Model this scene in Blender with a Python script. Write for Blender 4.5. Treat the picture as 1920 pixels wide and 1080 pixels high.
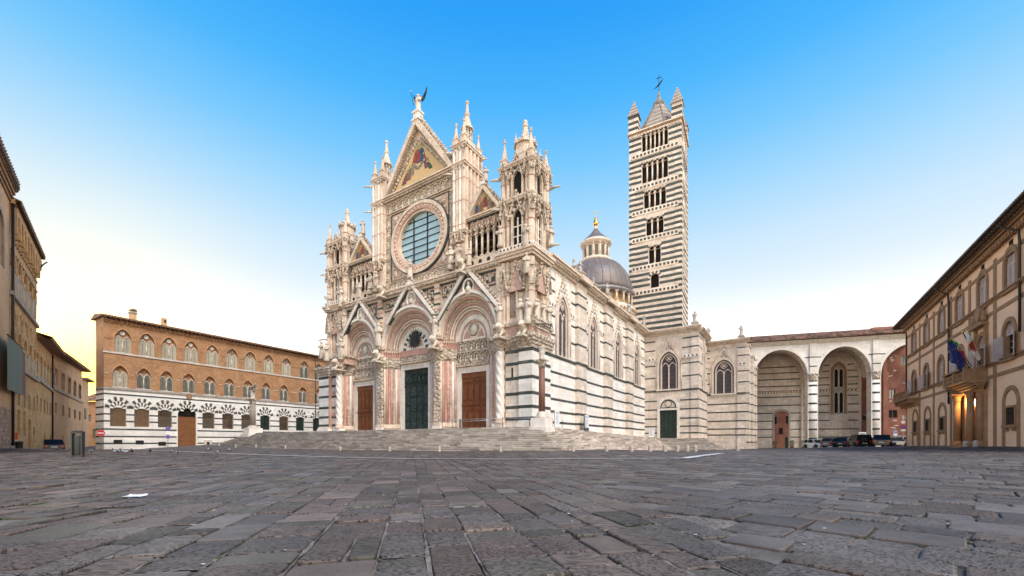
import bpy, math, random
import numpy as np
from mathutils import Matrix, Vector
R=math.radians; PI=math.pi
random.seed(7)
for o in list(bpy.data.objects): bpy.data.objects.remove(o)
SC=bpy.context.scene; COL=SC.collection
# ---------------------------------------------------------------- camera
# pin-hole of the photograph in 1920x1080 pixels: focal length, principal column, horizon row, eye height
F=780.0; CX=960.0; HY=828.0; HC=0.8
cd=bpy.data.cameras.new('camera'); cam=bpy.data.objects.new('camera',cd); COL.objects.link(cam)
cam.location=(0,0,HC); cam.rotation_euler=(R(90),0,0)
cd.sensor_width=36; cd.lens=F/1920*36; cd.shift_y=(HY-540)/1920; cd.clip_start=0.05; cd.clip_end=3000
SC.camera=cam
# ---------------------------------------------------------------- sky
SUN=Vector((0.34,-0.55,0.76)).normalized()
GLOW=Vector((-1.019,1.0,0.16)).normalized()
wd=bpy.data.worlds.new('World'); SC.world=wd; wd.use_nodes=True
nt=wd.node_tree; nt.nodes.clear(); L=nt.links.new
def N(t,**k):
    n=nt.nodes.new(t)
    for a,b in k.items(): setattr(n,a,b)
    return n
wo=N('ShaderNodeOutputWorld'); bg=N('ShaderNodeBackground')
sk=N('ShaderNodeTexSky'); sk.sky_type='NISHITA'; sk.sun_disc=False
sk.sun_elevation=math.asin(SUN.z); sk.sun_rotation=math.atan2(SUN.x,SUN.y)
skm=N('ShaderNodeVectorMath',operation='SCALE'); skm.inputs['Scale'].default_value=0.10; L(sk.outputs[0],skm.inputs[0])
tc=N('ShaderNodeTexCoord'); sp=N('ShaderNodeSeparateXYZ'); L(tc.outputs['Generated'],sp.inputs[0])
rp=N('ShaderNodeValToRGB'); cr=rp.color_ramp
HZW=.15; HZC=(5.2,4.15,2.9)
def s2l(c): return tuple(((x/255)/12.92 if x/255<=.04045 else (((x/255)+.055)/1.055)**2.4) for x in c)
SKY=[(0,(255,253,246)),(.10,(253,251,247)),(.19,(246,250,252)),(.30,(230,243,253)),(.39,(208,235,254)),(.47,(170,221,255)),(.55,(122,203,255)),(.63,(74,183,255)),(.71,(42,163,251)),(.82,(24,144,244)),(1,(18,124,232))]
while len(cr.elements)<len(SKY): cr.elements.new(.5)
for e,(p,c) in zip(cr.elements,SKY): e.position=p; e.color=s2l(c)+(1,)
L(sp.outputs['Z'],rp.inputs[0])
mx=N('ShaderNodeMix',data_type='RGBA'); mx.inputs[0].default_value=.90
L(skm.outputs[0],mx.inputs[6])
# the pale band of the horizon is far brighter than film white, all the way round
hz1=N('ShaderNodeMath',operation='DIVIDE'); L(sp.outputs['Z'],hz1.inputs[0]); hz1.inputs[1].default_value=HZW
hz2=N('ShaderNodeMath',operation='MULTIPLY'); L(hz1.outputs[0],hz2.inputs[0]); L(hz1.outputs[0],hz2.inputs[1])
hz3=N('ShaderNodeMath',operation='MULTIPLY'); L(hz2.outputs[0],hz3.inputs[0]); hz3.inputs[1].default_value=-1
hz4=N('ShaderNodeMath',operation='EXPONENT'); L(hz3.outputs[0],hz4.inputs[0])
hz5=N('ShaderNodeVectorMath',operation='SCALE'); hz5.inputs[0].default_value=HZC; L(hz4.outputs[0],hz5.inputs['Scale'])
hz6=N('ShaderNodeVectorMath',operation='ADD'); L(rp.outputs[0],hz6.inputs[0]); L(hz5.outputs[0],hz6.inputs[1]); L(hz6.outputs[0],mx.inputs[7])
# warm brightness of the sky round the low sun beyond the street
dt=N('ShaderNodeVectorMath',operation='DOT_PRODUCT'); L(tc.outputs['Generated'],dt.inputs[0]); dt.inputs[1].default_value=GLOW
cl=N('ShaderNodeMath',operation='MAXIMUM'); L(dt.outputs['Value'],cl.inputs[0]); cl.inputs[1].default_value=0
p1=N('ShaderNodeMath',operation='POWER'); L(cl.outputs[0],p1.inputs[0]); p1.inputs[1].default_value=34
p1m=N('ShaderNodeMath',operation='MULTIPLY'); L(p1.outputs[0],p1m.inputs[0]); p1m.inputs[1].default_value=.55
m2=N('ShaderNodeMix',data_type='RGBA'); L(p1m.outputs[0],m2.inputs[0]); L(mx.outputs[2],m2.inputs[6]); m2.inputs[7].default_value=(1.5,1.26,.70,1)
p2=N('ShaderNodeMath',operation='POWER'); L(cl.outputs[0],p2.inputs[0]); p2.inputs[1].default_value=300
p2m=N('ShaderNodeMath',operation='MULTIPLY'); L(p2.outputs[0],p2m.inputs[0]); p2m.inputs[1].default_value=.95
ad=N('ShaderNodeMix',data_type='RGBA'); L(p2m.outputs[0],ad.inputs[0]); L(m2.outputs[2],ad.inputs[6]); ad.inputs[7].default_value=(9.0,5.8,.45,1)
L(ad.outputs[2],bg.inputs[0]); bg.inputs[1].default_value=0.59; L(bg.outputs[0],wo.inputs[0])
# ---------------------------------------------------------------- sun (soft: no hard shadow in the photograph)
sd=bpy.data.lights.new('sun','SUN'); sd.energy=2.3; sd.angle=R(24); sd.color=(1,.92,.82)
so=bpy.data.objects.new('sun',sd); COL.objects.link(so); so.rotation_euler=(-SUN).to_track_quat('-Z','Y').to_euler()
# ---------------------------------------------------------------- exposure
SC.render.engine='CYCLES'
vs=SC.view_settings; vs.view_transform='Standard'; vs.look='None'; vs.exposure=0.86; vs.gamma=1
SC.cycles.max_bounces=6; SC.cycles.diffuse_bounces=4; SC.cycles.glossy_bounces=2; SC.cycles.transmission_bounces=2
# ================================================================ helpers
class Fr:
    """a vertical plane frame: X to the right along a wall, Y (b) into the building, Z up"""
    def __init__(s,ox,oy,deg):
        a=R(deg); s.o=(ox,oy); s.a=a; s.ex=(math.cos(a),math.sin(a)); s.ey=(-math.sin(a),math.cos(a))
        s.M=Matrix.Translation((ox,oy,0))@Matrix.Rotation(a,4,'Z')
    def X(s,px,b=0):
        k=(px-CX)/F
        return (k*(s.o[1]+b*s.ey[1])-s.o[0]-b*s.ey[0])/(s.ex[0]-k*s.ex[1])
    def dep(s,X,b=0): return s.o[1]+X*s.ex[1]+b*s.ey[1]
    def p(s,px,py,b=0):
        X=s.X(px,b); return (X,HC+(HY-py)/F*s.dep(X,b))
    def w(s,X,b=0,z=0): return Vector((s.o[0]+X*s.ex[0]+b*s.ey[0],s.o[1]+X*s.ex[1]+b*s.ey[1],z))
def W(px,py,d): return Vector(((px-CX)/F*d,d,HC+(HY-py)/F*d))
MATS={}
class MB:
    """collects faces; build() links them as one mesh object"""
    def __init__(s): s.v=[]; s.f=[]; s.m=[]; s.t=[]; s.s=[]; s.mats=[]; s.tf=None
    def add(s,vs,fs,mat,tint=.5,smooth=False):
        if mat not in s.mats: s.mats.append(mat)
        i=s.mats.index(mat); n=len(s.v)
        if s.tf is not None: vs=[tuple(s.tf@Vector(v)) for v in vs]
        s.v+=vs
        for f in fs: s.f.append(tuple(n+a for a in f)); s.m.append(i); s.t.append(tint); s.s.append(smooth)
        return s
    def box(s,x0,x1,y0,y1,z0,z1,mat,tint=.5,bev=0):
        if bev:
            b=bev; vs=[]
            return s.prism([(x0+b,z0),(x1-b,z0),(x1,z0+b),(x1,z1-b),(x1-b,z1),(x0+b,z1),(x0,z1-b),(x0,z0+b)],y0,y1,mat,tint)
        vs=[(x0,y0,z0),(x1,y0,z0),(x1,y1,z0),(x0,y1,z0),(x0,y0,z1),(x1,y0,z1),(x1,y1,z1),(x0,y1,z1)]
        return s.add(vs,[(0,3,2,1),(4,5,6,7),(0,1,5,4),(1,2,6,5),(2,3,7,6),(3,0,4,7)],mat,tint)
    def prism(s,poly,y0,y1,mat,tint=.5):
        """polygon in XZ (counter-clockwise seen from the front) extruded y0..y1"""
        n=len(poly); vs=[(x,y0,z) for x,z in poly]+[(x,y1,z) for x,z in poly]
        fs=[tuple(range(n)),tuple(range(2*n-1,n-1,-1))]+[(i,n+i,n+(i+1)%n,(i+1)%n) for i in range(n)]
        return s.add(vs,fs,mat,tint)
    def vprism(s,poly,z0,z1,mat,tint=.5,top=None):
        """polygon in XY extruded z0..z1; top = scale of the upper end about its centre"""
        n=len(poly); cx=sum(p[0] for p in poly)/n; cy=sum(p[1] for p in poly)/n; k=1 if top is None else top
        vs=[(x,y,z0) for x,y in poly]+[(cx+(x-cx)*k,cy+(y-cy)*k,z1) for x,y in poly]
        fs=[tuple(range(n-1,-1,-1)),tuple(range(n,2*n))]+[(i,(i+1)%n,n+(i+1)%n,n+i) for i in range(n)]
        return s.add(vs,fs,mat,tint)
    def lathe(s,prof,c,mat,n=12,tint=.5,smooth=True,sx=1,sy=1,ph=0):
        """profile [(r,z)] about the vertical at c=(x,y,z)"""
        vs=[]; fs=[]
        for r,z in prof:
            for i in range(n):
                a=2*PI*i/n+ph; vs.append((c[0]+r*sx*math.cos(a),c[1]+r*sy*math.sin(a),c[2]+z))
        for k in range(len(prof)-1):
            for i in range(n):
                j=(i+1)%n; fs.append((k*n+i,k*n+j,(k+1)*n+j,(k+1)*n+i))
        fs.append(tuple(range(n-1,-1,-1))); fs.append(tuple(range((len(prof)-1)*n,len(prof)*n)))
        return s.add(vs,fs,mat,tint,smooth)
    def tube(s,path,r,mat,n=8,tint=.5,smooth=True,close=False):
        P=[Vector(p) for p in path]; m=len(P); rr=r if isinstance(r,(list,tuple)) else [r]*m; vs=[]; fs=[]
        for k in range(m):
            if close: d=P[(k+1)%m]-P[k-1]
            else: d=P[min(k+1,m-1)]-P[max(k-1,0)]
            d.normalize(); u=d.cross(Vector((0,0,1)))
            if u.length<1e-3: u=d.cross(Vector((0,1,0)))
            u.normalize(); w=d.cross(u)
            for i in range(n):
                a=2*PI*i/n; q=P[k]+rr[k]*(math.cos(a)*u+math.sin(a)*w); vs.append(tuple(q))
        for k in range(m if close else m-1):
            k2=(k+1)%m
            for i in range(n):
                j=(i+1)%n; fs.append((k*n+i,k2*n+i,k2*n+j,k*n+j))
        if not close: fs.append(tuple(range(n))); fs.append(tuple(range(m*n-1,(m-1)*n-1,-1)))
        return s.add(vs,fs,mat,tint,smooth)
    def strip(s,inner,outer,y0,y1,mat,tint=.5,back=False):
        """band between two XZ curves of the same length, front at y0, its edges running back to y1"""
        n=len(inner); vs=[(x,y0,z) for x,z in inner]+[(x,y0,z) for x,z in outer]+[(x,y1,z) for x,z in inner]+[(x,y1,z) for x,z in outer]
        fs=[]
        for i in range(n-1):
            fs+=[(i,i+1,n+i+1,n+i),(n+i,n+i+1,3*n+i+1,3*n+i),(i+1,i,2*n+i,2*n+i+1)]
        fs+=[(0,n,3*n,2*n),(n-1,2*n+n-1,3*n+n-1,n+n-1)]
        return s.add(vs,fs,mat,tint)
    def ball(s,c,r,mat,n=8,m=5,sx=1,sy=1,sz=1,tint=.5):
        pr=[(r*math.sin(PI*k/m)+1e-4,-r*sz*math.cos(PI*k/m)) for k in range(m+1)]
        return s.lathe(pr,c,mat,n,tint,True,sx,sy)
    def mesh(s,name):
        me=bpy.data.meshes.new(name); me.from_pydata(s.v,[],s.f)
        for m in s.mats: me.materials.append(MATS[m])
        me.polygons.foreach_set('material_index',s.m); me.polygons.foreach_set('use_smooth',s.s)
        a=me.attributes.new('tint','FLOAT','FACE'); a.data.foreach_set('value',s.t)
        me.update(); return me
    def build(s,name,parent=None,fr=None,kind=None):
        return link(name,s.mesh(name),parent,fr,kind)
def rootM(o):
    return o.get('_M') and None
MW={}
def link(name,data,parent=None,fr=None,kind=None,M=None):
    """an object whose vertices are in the coordinates of fr (default: of its parent)"""
    o=bpy.data.objects.new(name,data); COL.objects.link(o)
    if M is None: M=fr.M if fr is not None else (MW[parent.name] if parent is not None else Matrix())
    MW[o.name]=M.copy()
    if parent is not None:
        o.parent=parent; o.matrix_basis=MW[parent.name].inverted()@M
    else: o.matrix_basis=M
    if kind: o['kind']=kind
    return o
def tag(o,label,cat,group=None):
    o['label']=label; o['category']=cat; o['kind']='thing'
    if group: o['group']=group
    return o
def thing(name,label,cat,fr=None,group=None,M=None):
    return tag(link(name,None,None,fr,None,M),label,cat,group)
def part(name,parent,fr=None): return link(name,None,parent,fr)
def at(x,y,z,rz=0,s=1,sx=None):
    M=Matrix.Translation((x,y,z))@Matrix.Rotation(rz,4,'Z')
    S=Matrix.Diagonal((s if sx is None else sx,s if sx is None else sx,s,1)); return M@S
def copy_tree(o,M,parent=None):
    c=o.copy(); COL.objects.link(c); c.parent=parent
    if parent is None: c.matrix_basis=M
    for ch in o.children: copy_tree(ch,None,c)
    return c
# ---------------------------------------------------------------- curves
def arch(cx,hw,zs,zt,kind='round',n=12):
    """points from the left springing over the crown to the right springing"""
    h=zt-zs
    if kind=='rect': return [(cx-hw,zt),(cx+hw,zt)] 
    if kind=='round': return [(cx-hw*math.cos(PI*i/n),zs+h*math.sin(PI*i/n)) for i in range(n+1)]
    rad=(h*h+hw*hw)/(2*hw); c=cx-hw+rad; a1=math.acos((rad-hw)/rad); m=n//2
    left=[(c-rad*math.cos(a1*i/m),zs+rad*math.sin(a1*i/m)) for i in range(m+1)]
    return left+[(2*cx-x,z) for x,z in left[-2::-1]]
def jamb(cx,hw,z0,zs,zt,kind='round',n=12):
    return [(cx-hw,z0)]+arch(cx,hw,zs,zt,kind,n)+[(cx+hw,z0)]
def wall(mb,x0,x1,z0,z1,y,ops,mat,rev=.3,revmat=None,tint=.5):
    """a wall sheet with openings (cx,hw,z0,zs,zt,kind); each opening gets its reveal"""
    ops=[o for o in ops]
    xs=sorted(set([x0,x1]+[min(max(o[0]+d*o[1],x0),x1) for o in ops for d in (-1,1)]))
    zz=sorted(set([z0,z1]+[min(max(q,z0),z1) for o in ops for q in (o[2],o[4])]))
    for i in range(len(xs)-1):
        k=0
        while k<len(zz)-1:
            def hole(k):
                xm=(xs[i]+xs[i+1])/2; zm=(zz[k]+zz[k+1])/2
                return any(abs(xm-o[0])<o[1] and o[2]<zm<o[4] for o in ops)
            if hole(k): k+=1; continue
            k2=k
            while k2<len(zz)-1 and not hole(k2): k2+=1
            mb.add([(xs[i],y,zz[k]),(xs[i+1],y,zz[k]),(xs[i+1],y,zz[k2]),(xs[i],y,zz[k2])],[(0,1,2,3)],mat,tint); k=k2
    for cx,hw,a0,zs,zt,kd in ops:
        if kd!='rect':
            pts=arch(cx,hw,zs,zt,kd); m=len(pts)//2
            for i in range(len(pts)-1):
                if i<m: c=(cx-hw,y,zt)
                else: c=(cx+hw,y,zt)
                mb.add([c,(pts[i][0],y,pts[i][1]),(pts[i+1][0],y,pts[i+1][1])],[(0,1,2)],mat,tint)
        cv=jamb(cx,hw,a0,zs,zt,kd); n=len(cv)
        vs=[(x,y,z) for x,z in cv]+[(x,y+rev,z) for x,z in cv]
        mb.add(vs,[(i,i+1,n+i+1,n+i) for i in range(n-1)]+[(n-1,0,n,2*n-1)],revmat or mat,tint)
    return mb
def fill(mb,cv,y,mat,tint=.5):
    """flat pane closing a curve"""
    cx=sum(p[0] for p in cv)/len(cv); cz=sum(p[1] for p in cv)/len(cv); n=len(cv)
    mb.add([(x,y,z) for x,z in cv]+[(cx,y,cz)],[(i,(i+1)%n,n) for i in range(n)],mat,tint)
    return mb
def slab(mb,cv,y0,y1,mat,tint=.5):
    """closed XZ curve given left-bottom, over the top, right-bottom, as a plate with thickness"""
    return mb.prism(cv[::-1],y0,y1,mat,tint)
def twisted(mb,c,r,z0,z1,mat,turns=6,n=10,lob=4):
    vs=[]; fs=[]; m=max(24,int(turns*10))
    for k in range(m+1):
        for i in range(n*2):
            a=2*PI*i/(n*2); rr=r*(1+.13*math.cos(lob*(a+2*PI*turns/lob*k/m*1.0)))
            vs.append((c[0]+rr*math.cos(a),c[1]+rr*math.sin(a),z0+(z1-z0)*k/m))
    q=n*2
    for k in range(m):
        for i in range(q):
            j=(i+1)%q; fs.append((k*q+i,k*q+j,(k+1)*q+j,(k+1)*q+i))
    return mb.add(vs,fs,mat,.5,True)
# ================================================================ materials
def mat(name,col,col2=None,rough=.75,nsc=1.5,bump=.15,bsc=14,tamp=.35,grime=.25,gcol=None,metal=0,kind=None,kw=None,spec=.3,streak=0):
    """procedural stone / plaster / metal: two tones on noise, weathering, per-piece tint, fine relief"""
    m=bpy.data.materials.new(name); m.use_nodes=True; t=m.node_tree; t.nodes.clear(); K=t.links.new; kw=kw or {}
    def n(ty,**k):
        q=t.nodes.new(ty)
        for a,b in k.items(): setattr(q,a,b)
        return q
    out=n('ShaderNodeOutputMaterial'); bs=n('ShaderNodeBsdfPrincipled'); K(bs.outputs[0],out.inputs[0])
    bs.inputs['Roughness'].default_value=rough; bs.inputs['Metallic'].default_value=metal; bs.inputs['Specular IOR Level'].default_value=spec
    co=n('ShaderNodeTexCoord'); sep=n('ShaderNodeSeparateXYZ'); K(co.outputs['Object'],sep.inputs[0])
    oi=n('ShaderNodeObjectInfo')
    of=n('ShaderNodeVectorMath',operation='ADD'); K(co.outputs['Object'],of.inputs[0])
    sc=n('ShaderNodeVectorMath',operation='SCALE'); K(oi.outputs['Location'],sc.inputs[0]); sc.inputs['Scale'].default_value=.37; K(sc.outputs[0],of.inputs[1])
    P=of.outputs[0]
    def noise(s,d=4,v=None,ro=.55):
        q=n('ShaderNodeTexNoise'); q.inputs['Scale'].default_value=s; q.inputs['Detail'].default_value=d; q.inputs['Roughness'].default_value=ro; K(v or P,q.inputs['Vector']); return q.outputs['Fac']
    def ramp(v,a,b,c0=0.,c1=1.):
        q=n('ShaderNodeMapRange'); K(v,q.inputs[0]); q.inputs[1].default_value=a; q.inputs[2].default_value=b; q.inputs[3].default_value=c0; q.inputs[4].default_value=c1; return q.outputs[0]
    def mix(f,a,b,mode='MIX'):
        q=n('ShaderNodeMix',data_type='RGBA',blend_type=mode)
        if isinstance(f,(int,float)): q.inputs[0].default_value=f
        else: K(f,q.inputs[0])
        for i,c in ((6,a),(7,b)):
            if isinstance(c,tuple): q.inputs[i].default_value=c[:3]+(1,)
            else: K(c,q.inputs[i])
        return q.outputs[2]
    col2=col2 or tuple(c*.75 for c in col)
    c=mix(ramp(noise(nsc),.35,.68),col,col2)
    h=None
    if kind in('brick','ashlar'):
        u=n('ShaderNodeMath',operation='ADD'); K(sep.outputs[0],u.inputs[0]); K(sep.outputs[1],u.inputs[1])
        cb=n('ShaderNodeCombineXYZ'); K(u.outputs[0],cb.inputs[0]); K(sep.outputs[2],cb.inputs[1])
        br=n('ShaderNodeTexBrick'); K(cb.outputs[0],br.inputs['Vector']); br.inputs['Scale'].default_value=1
        br.inputs['Brick Width'].default_value=kw.get('w',.9); br.inputs['Row Height'].default_value=kw.get('h',.42)
        br.inputs['Mortar Size'].default_value=kw.get('ms',.012); br.inputs['Mortar Smooth'].default_value=.3; br.inputs['Bias'].default_value=0
        v=kw.get('var',.12)
        br.inputs['Color1'].default_value=(1-v,1-v,1-v*1.1,1); br.inputs['Color2'].default_value=(1+v,1+v*.95,1+v*.9,1)
        mo=kw.get('mortar',(.7,.66,.62)); br.inputs['Mortar'].default_value=mo+(1,)
        c=mix(1.0,c,br.outputs['Color'],'MULTIPLY'); h=br.outputs['Fac']
    if kind=='wave':
        wv=n('ShaderNodeTexWave'); wv.inputs['Scale'].default_value=kw.get('s',3); wv.bands_direction=kw.get('d','X'); wv.inputs['Distortion'].default_value=kw.get('dist',2); wv.inputs['Detail'].default_value=3
        K(P,wv.inputs['Vector']); c=mix(ramp(wv.outputs['Fac'],.2,.9,0,kw.get('amt',.6)),c,col2)
    # weathering: large soft patches and vertical run-off streaks
    if grime:
        g=ramp(noise(.45,5,None,.62),.48,.75,0,grime); c=mix(g,c,gcol or tuple(x*.55 for x in col))
    if streak:
        g=ramp(noise(2.6,6,None,.68),.50,.70,0,min(.5,streak*1.15)); c=mix(g,c,gcol or tuple(x*.5 for x in col))
        mp=n('ShaderNodeMapping'); mp.inputs['Scale'].default_value=(2.2,2.2,.16); K(P,mp.inputs[0])
        g=ramp(noise(1.0,4,mp.outputs[0],.6),.52,.74,0,streak); c=mix(g,c,gcol or tuple(x*.5 for x in col))
    at_=n('ShaderNodeAttribute',attribute_name='tint')
    c=mix(1.0,c,(lambda q:q)(ramp_rgb(n,K,at_.outputs['Fac'],tamp)),'MULTIPLY')
    K(c,bs.inputs['Base Color'])
    if bump:
        f1=noise(bsc,5,None,.65); q=n('ShaderNodeMath',operation='ADD'); K(f1,q.inputs[0])
        if kw.get('carve'):
            vo=n('ShaderNodeTexVoronoi'); vo.inputs['Scale'].default_value=kw['carve']; K(P,vo.inputs['Vector'])
            k2=n('ShaderNodeMath',operation='MULTIPLY'); K(vo.outputs['Distance'],k2.inputs[0]); k2.inputs[1].default_value=-2.2; K(k2.outputs[0],q.inputs[1])
            dk=ramp(vo.outputs['Distance'],.35,.85,0,kw.get('cd',.0))
        elif h is not None:
            k2=n('ShaderNodeMath',operation='MULTIPLY'); K(h,k2.inputs[0]); k2.inputs[1].default_value=-1.2; K(k2.outputs[0],q.inputs[1])
        else: q.inputs[1].default_value=0
        b=n('ShaderNodeBump'); b.inputs['Strength'].default_value=min(1,bump*2); b.inputs['Distance'].default_value=kw.get('bd',.05); K(q.outputs[0],b.inputs['Height']); K(b.outputs[0],bs.inputs['Normal'])
    MATS[name]=m; return m
def ramp_rgb(n,K,v,amp):
    q=n('ShaderNodeMapRange'); K(v,q.inputs[0]); q.inputs[3].default_value=1-amp; q.inputs[4].default_value=1+amp
    return q.outputs[0]
def plain(name,col,rough=.5,metal=0,spec=.4,emit=0,ecol=None):
    m=bpy.data.materials.new(name); m.use_nodes=True; b=m.node_tree.nodes['Principled BSDF']
    b.inputs['Base Color'].default_value=col+(1,); b.inputs['Roughness'].default_value=rough; b.inputs['Metallic'].default_value=metal; b.inputs['Specular IOR Level'].default_value=spec
    if emit: b.inputs['Emission Color'].default_value=(ecol or col)+(1,); b.inputs['Emission Strength'].default_value=emit
    MATS[name]=m; return m
# marbles of the cathedral
mat('cream',(.71,.59,.475),(.59,.465,.36),nsc=1.2,bump=.25,bsc=9,grime=.40,gcol=(.27,.20,.145),streak=.5)
mat('carved',(.71,.605,.49),(.50,.395,.30),nsc=2.5,bump=.6,bsc=6,grime=.45,gcol=(.26,.20,.15),kw=dict(carve=3.2,bd=.14),streak=.5)
mat('white',(.80,.75,.68),(.72,.65,.57),nsc=.9,bump=.18,bsc=9,grime=.32,gcol=(.42,.34,.27),streak=.3)
mat('ashlar',(.82,.79,.74),(.76,.71,.65),nsc=.55,bump=.2,bsc=10,grime=.30,gcol=(.56,.46,.37),kind='ashlar',kw=dict(w=1.3,h=.46,ms=.010,var=.10,mortar=(.80,.77,.73)),streak=.34)
mat('ashlar_warm',(.74,.65,.56),(.63,.53,.44),nsc=.6,bump=.2,bsc=10,grime=.38,gcol=(.38,.28,.21),kind='ashlar',kw=dict(w=1.1,h=.46,ms=.010,var=.13,mortar=(.8,.77,.73)),streak=.4)
mat('pink',(.56,.34,.27),(.45,.25,.195),nsc=1.6,bump=.2,bsc=9,grime=.4,gcol=(.30,.18,.14),streak=.25)
mat('rose',(.62,.43,.35),(.49,.31,.245),nsc=1.4,bump=.3,bsc=7,grime=.45,gcol=(.30,.20,.15),kw=dict(carve=2.4,bd=.08),streak=.3)
mat('green',(.040,.048,.044),(.075,.085,.078),nsc=3,bump=.15,bsc=12,grime=.35,gcol=(.16,.15,.13),rough=.6,tamp=.5)
mat('black',(.018,.018,.018),(.03,.03,.03),bump=.1,grime=0)
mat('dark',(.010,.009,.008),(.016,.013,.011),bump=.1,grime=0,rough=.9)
mat('gold',(.62,.44,.22),(.50,.33,.14),nsc=7,bump=.2,bsc=30,grime=.1,rough=.4,metal=.0)
mat('gilt',(.85,.55,.16),(.7,.42,.10),rough=.25,metal=1,grime=0,bump=.05)
for nm,c in (('robe_blue',(.05,.09,.17)),('robe_red',(.28,.07,.05)),('robe_green',(.05,.10,.06)),('robe_plum',(.19,.08,.11)),('robe_brown',(.22,.13,.07)),('robe_grey',(.26,.22,.18)),('skin',(.50,.33,.22))):
    mat(nm,c,tuple(x*.6 for x in c),nsc=3,bump=.2,bsc=20,grime=0)
mat('door_wood',(.21,.072,.026),(.13,.042,.016),nsc=2,bump=.2,bsc=20,grime=.3,rough=.5,kind='wave',kw=dict(s=2.5,d='X',dist=4,amt=.7))
mat('bronze',(.030,.042,.040),(.05,.085,.078),nsc=2.2,bump=.8,bsc=5,grime=.3,gcol=(.015,.015,.014),rough=.45,metal=.5,kw=dict(carve=2.6,bd=.10))
mat('bronze_dark',(.022,.026,.024),(.035,.05,.045),nsc=1.2,bump=.3,bsc=8,grime=.3,rough=.5,metal=.4)
mat('door_green',(.012,.022,.017),(.022,.034,.027),nsc=2,bump=.2,bsc=12,grime=.3,rough=.5)
mat('rose_glass',(.36,.50,.55),(.28,.43,.50),nsc=.5,bump=.05,bsc=1.2,grime=0,rough=.10,spec=.8,tamp=.25)  # pale cyan of the reflected sky is put into the base colour
mat('lead_glass',(.075,.062,.075),(.05,.04,.052),nsc=1.5,bump=.35,bsc=5,grime=.2,rough=.35,tamp=.5)
mat('tracery',(.70,.60,.50),(.58,.47,.38),nsc=2,bump=.3,bsc=8,grime=.35,gcol=(.3,.23,.18))
mat('statue',(.70,.62,.52),(.52,.43,.34),nsc=2.2,bump=.5,bsc=7,grime=.5,gcol=(.25,.20,.155),streak=.5)
mat('statue_roof',(.58,.53,.46),(.40,.36,.31),nsc=2.5,bump=.5,bsc=7,grime=.5,gcol=(.2,.18,.15),streak=.4)
mat('tower_white',(.71,.63,.54),(.60,.50,.41),nsc=.8,bump=.25,bsc=8,grime=.40,gcol=(.40,.28,.20),kind='ashlar',kw=dict(w=1.2,h=.57,ms=.012,var=.12,mortar=(.72,.68,.64)),streak=.35)
mat('lead',(.17,.165,.17),(.20,.15,.13),nsc=.45,bump=.3,bsc=3,grime=.5,gcol=(.10,.07,.065),rough=.5,metal=.25,streak=.75)
mat('lead_rib',(.26,.26,.27),(.18,.17,.17),bump=.2,rough=.5,metal=.3)
# other buildings
mat('step_stone',(.68,.60,.53),(.54,.46,.40),nsc=1.8,bump=.3,bsc=7,grime=.45,gcol=(.36,.28,.22),tamp=.38)
mat('brick_orange',(.48,.255,.125),(.38,.19,.085),nsc=1.0,bump=.3,bsc=10,grime=.35,gcol=(.22,.13,.08),kind='brick',kw=dict(w=.34,h=.11,ms=.012,var=.20,mortar=(.95,1.05,1.2)),streak=.25)
mat('brick_red',(.30,.115,.075),(.23,.085,.058),nsc=.8,bump=.4,bsc=6,grime=.5,gcol=(.42,.25,.18),kind='brick',kw=dict(w=.34,h=.12,ms=.014,var=.25,mortar=(1.1,1.3,1.5)),streak=.2)
mat('brick_tan',(.68,.425,.20),(.56,.335,.145),nsc=.7,bump=.35,bsc=7,grime=.45,gcol=(.23,.145,.085),kind='brick',kw=dict(w=.36,h=.12,ms=.014,var=.18,mortar=(1.0,1.08,1.15)),streak=.35)
mat('plaster_pink',(.68,.435,.25),(.58,.355,.195),nsc=.5,bump=.2,bsc=6,grime=.4,gcol=(.33,.20,.13),streak=.35)
mat('plaster_peach',(.86,.59,.40),(.80,.535,.355),nsc=.45,bump=.12,bsc=8,grime=.30,gcol=(.66,.43,.28),streak=.22)
mat('trim_brown',(.34,.205,.11),(.27,.155,.082),nsc=2,bump=.3,bsc=8,grime=.35,streak=.3)
mat('stone_grey',(.42,.37,.32),(.30,.26,.22),nsc=1.5,bump=.3,bsc=7,grime=.4,streak=.3)
mat('stone_pale',(.62,.56,.48),(.52,.45,.38),nsc=1.5,bump=.25,bsc=7,grime=.35,streak=.3)
mat('rubble',(.46,.33,.24),(.30,.19,.13),nsc=3.2,bump=.5,bsc=5,grime=.4,kind='ashlar',kw=dict(w=.7,h=.3,ms=.02,var=.35,mortar=(.7,.66,.6)))
mat('tile',(.27,.145,.09),(.19,.095,.06),nsc=3,bump=.3,bsc=9,grime=.45,gcol=(.15,.115,.085),tamp=.5)
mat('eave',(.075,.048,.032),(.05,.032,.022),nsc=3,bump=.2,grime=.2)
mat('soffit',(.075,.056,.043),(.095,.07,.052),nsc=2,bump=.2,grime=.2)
mat('shutter_lilac',(.46,.36,.34),(.38,.295,.28),nsc=2,bump=.1,grime=.2)
mat('shutter_green',(.16,.155,.125),(.115,.11,.09),nsc=2,bump=.15,grime=.3)
mat('shutter_pale',(.42,.37,.28),(.34,.30,.22),nsc=2,bump=.15,grime=.3)
mat('win_white',(.60,.55,.53),(.5,.46,.44),bump=.05,grime=.15)
mat('pane',(.028,.032,.036),(.05,.055,.06),nsc=.6,bump=.05,bsc=2,grime=0,rough=.08,spec=.9)
mat('iron',(.022,.020,.019),(.035,.03,.027),bump=.1,grime=.2,rough=.55,metal=.4)
mat('grille',(.20,.135,.085),(.14,.09,.06),bump=.1,grime=.2,rough=.6)
mat('oak',(.28,.115,.042),(.19,.075,.028),nsc=2,bump=.2,bsc=18,grime=.3,rough=.55,kind='wave',kw=dict(s=3,d='X',dist=3,amt=.6))
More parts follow.
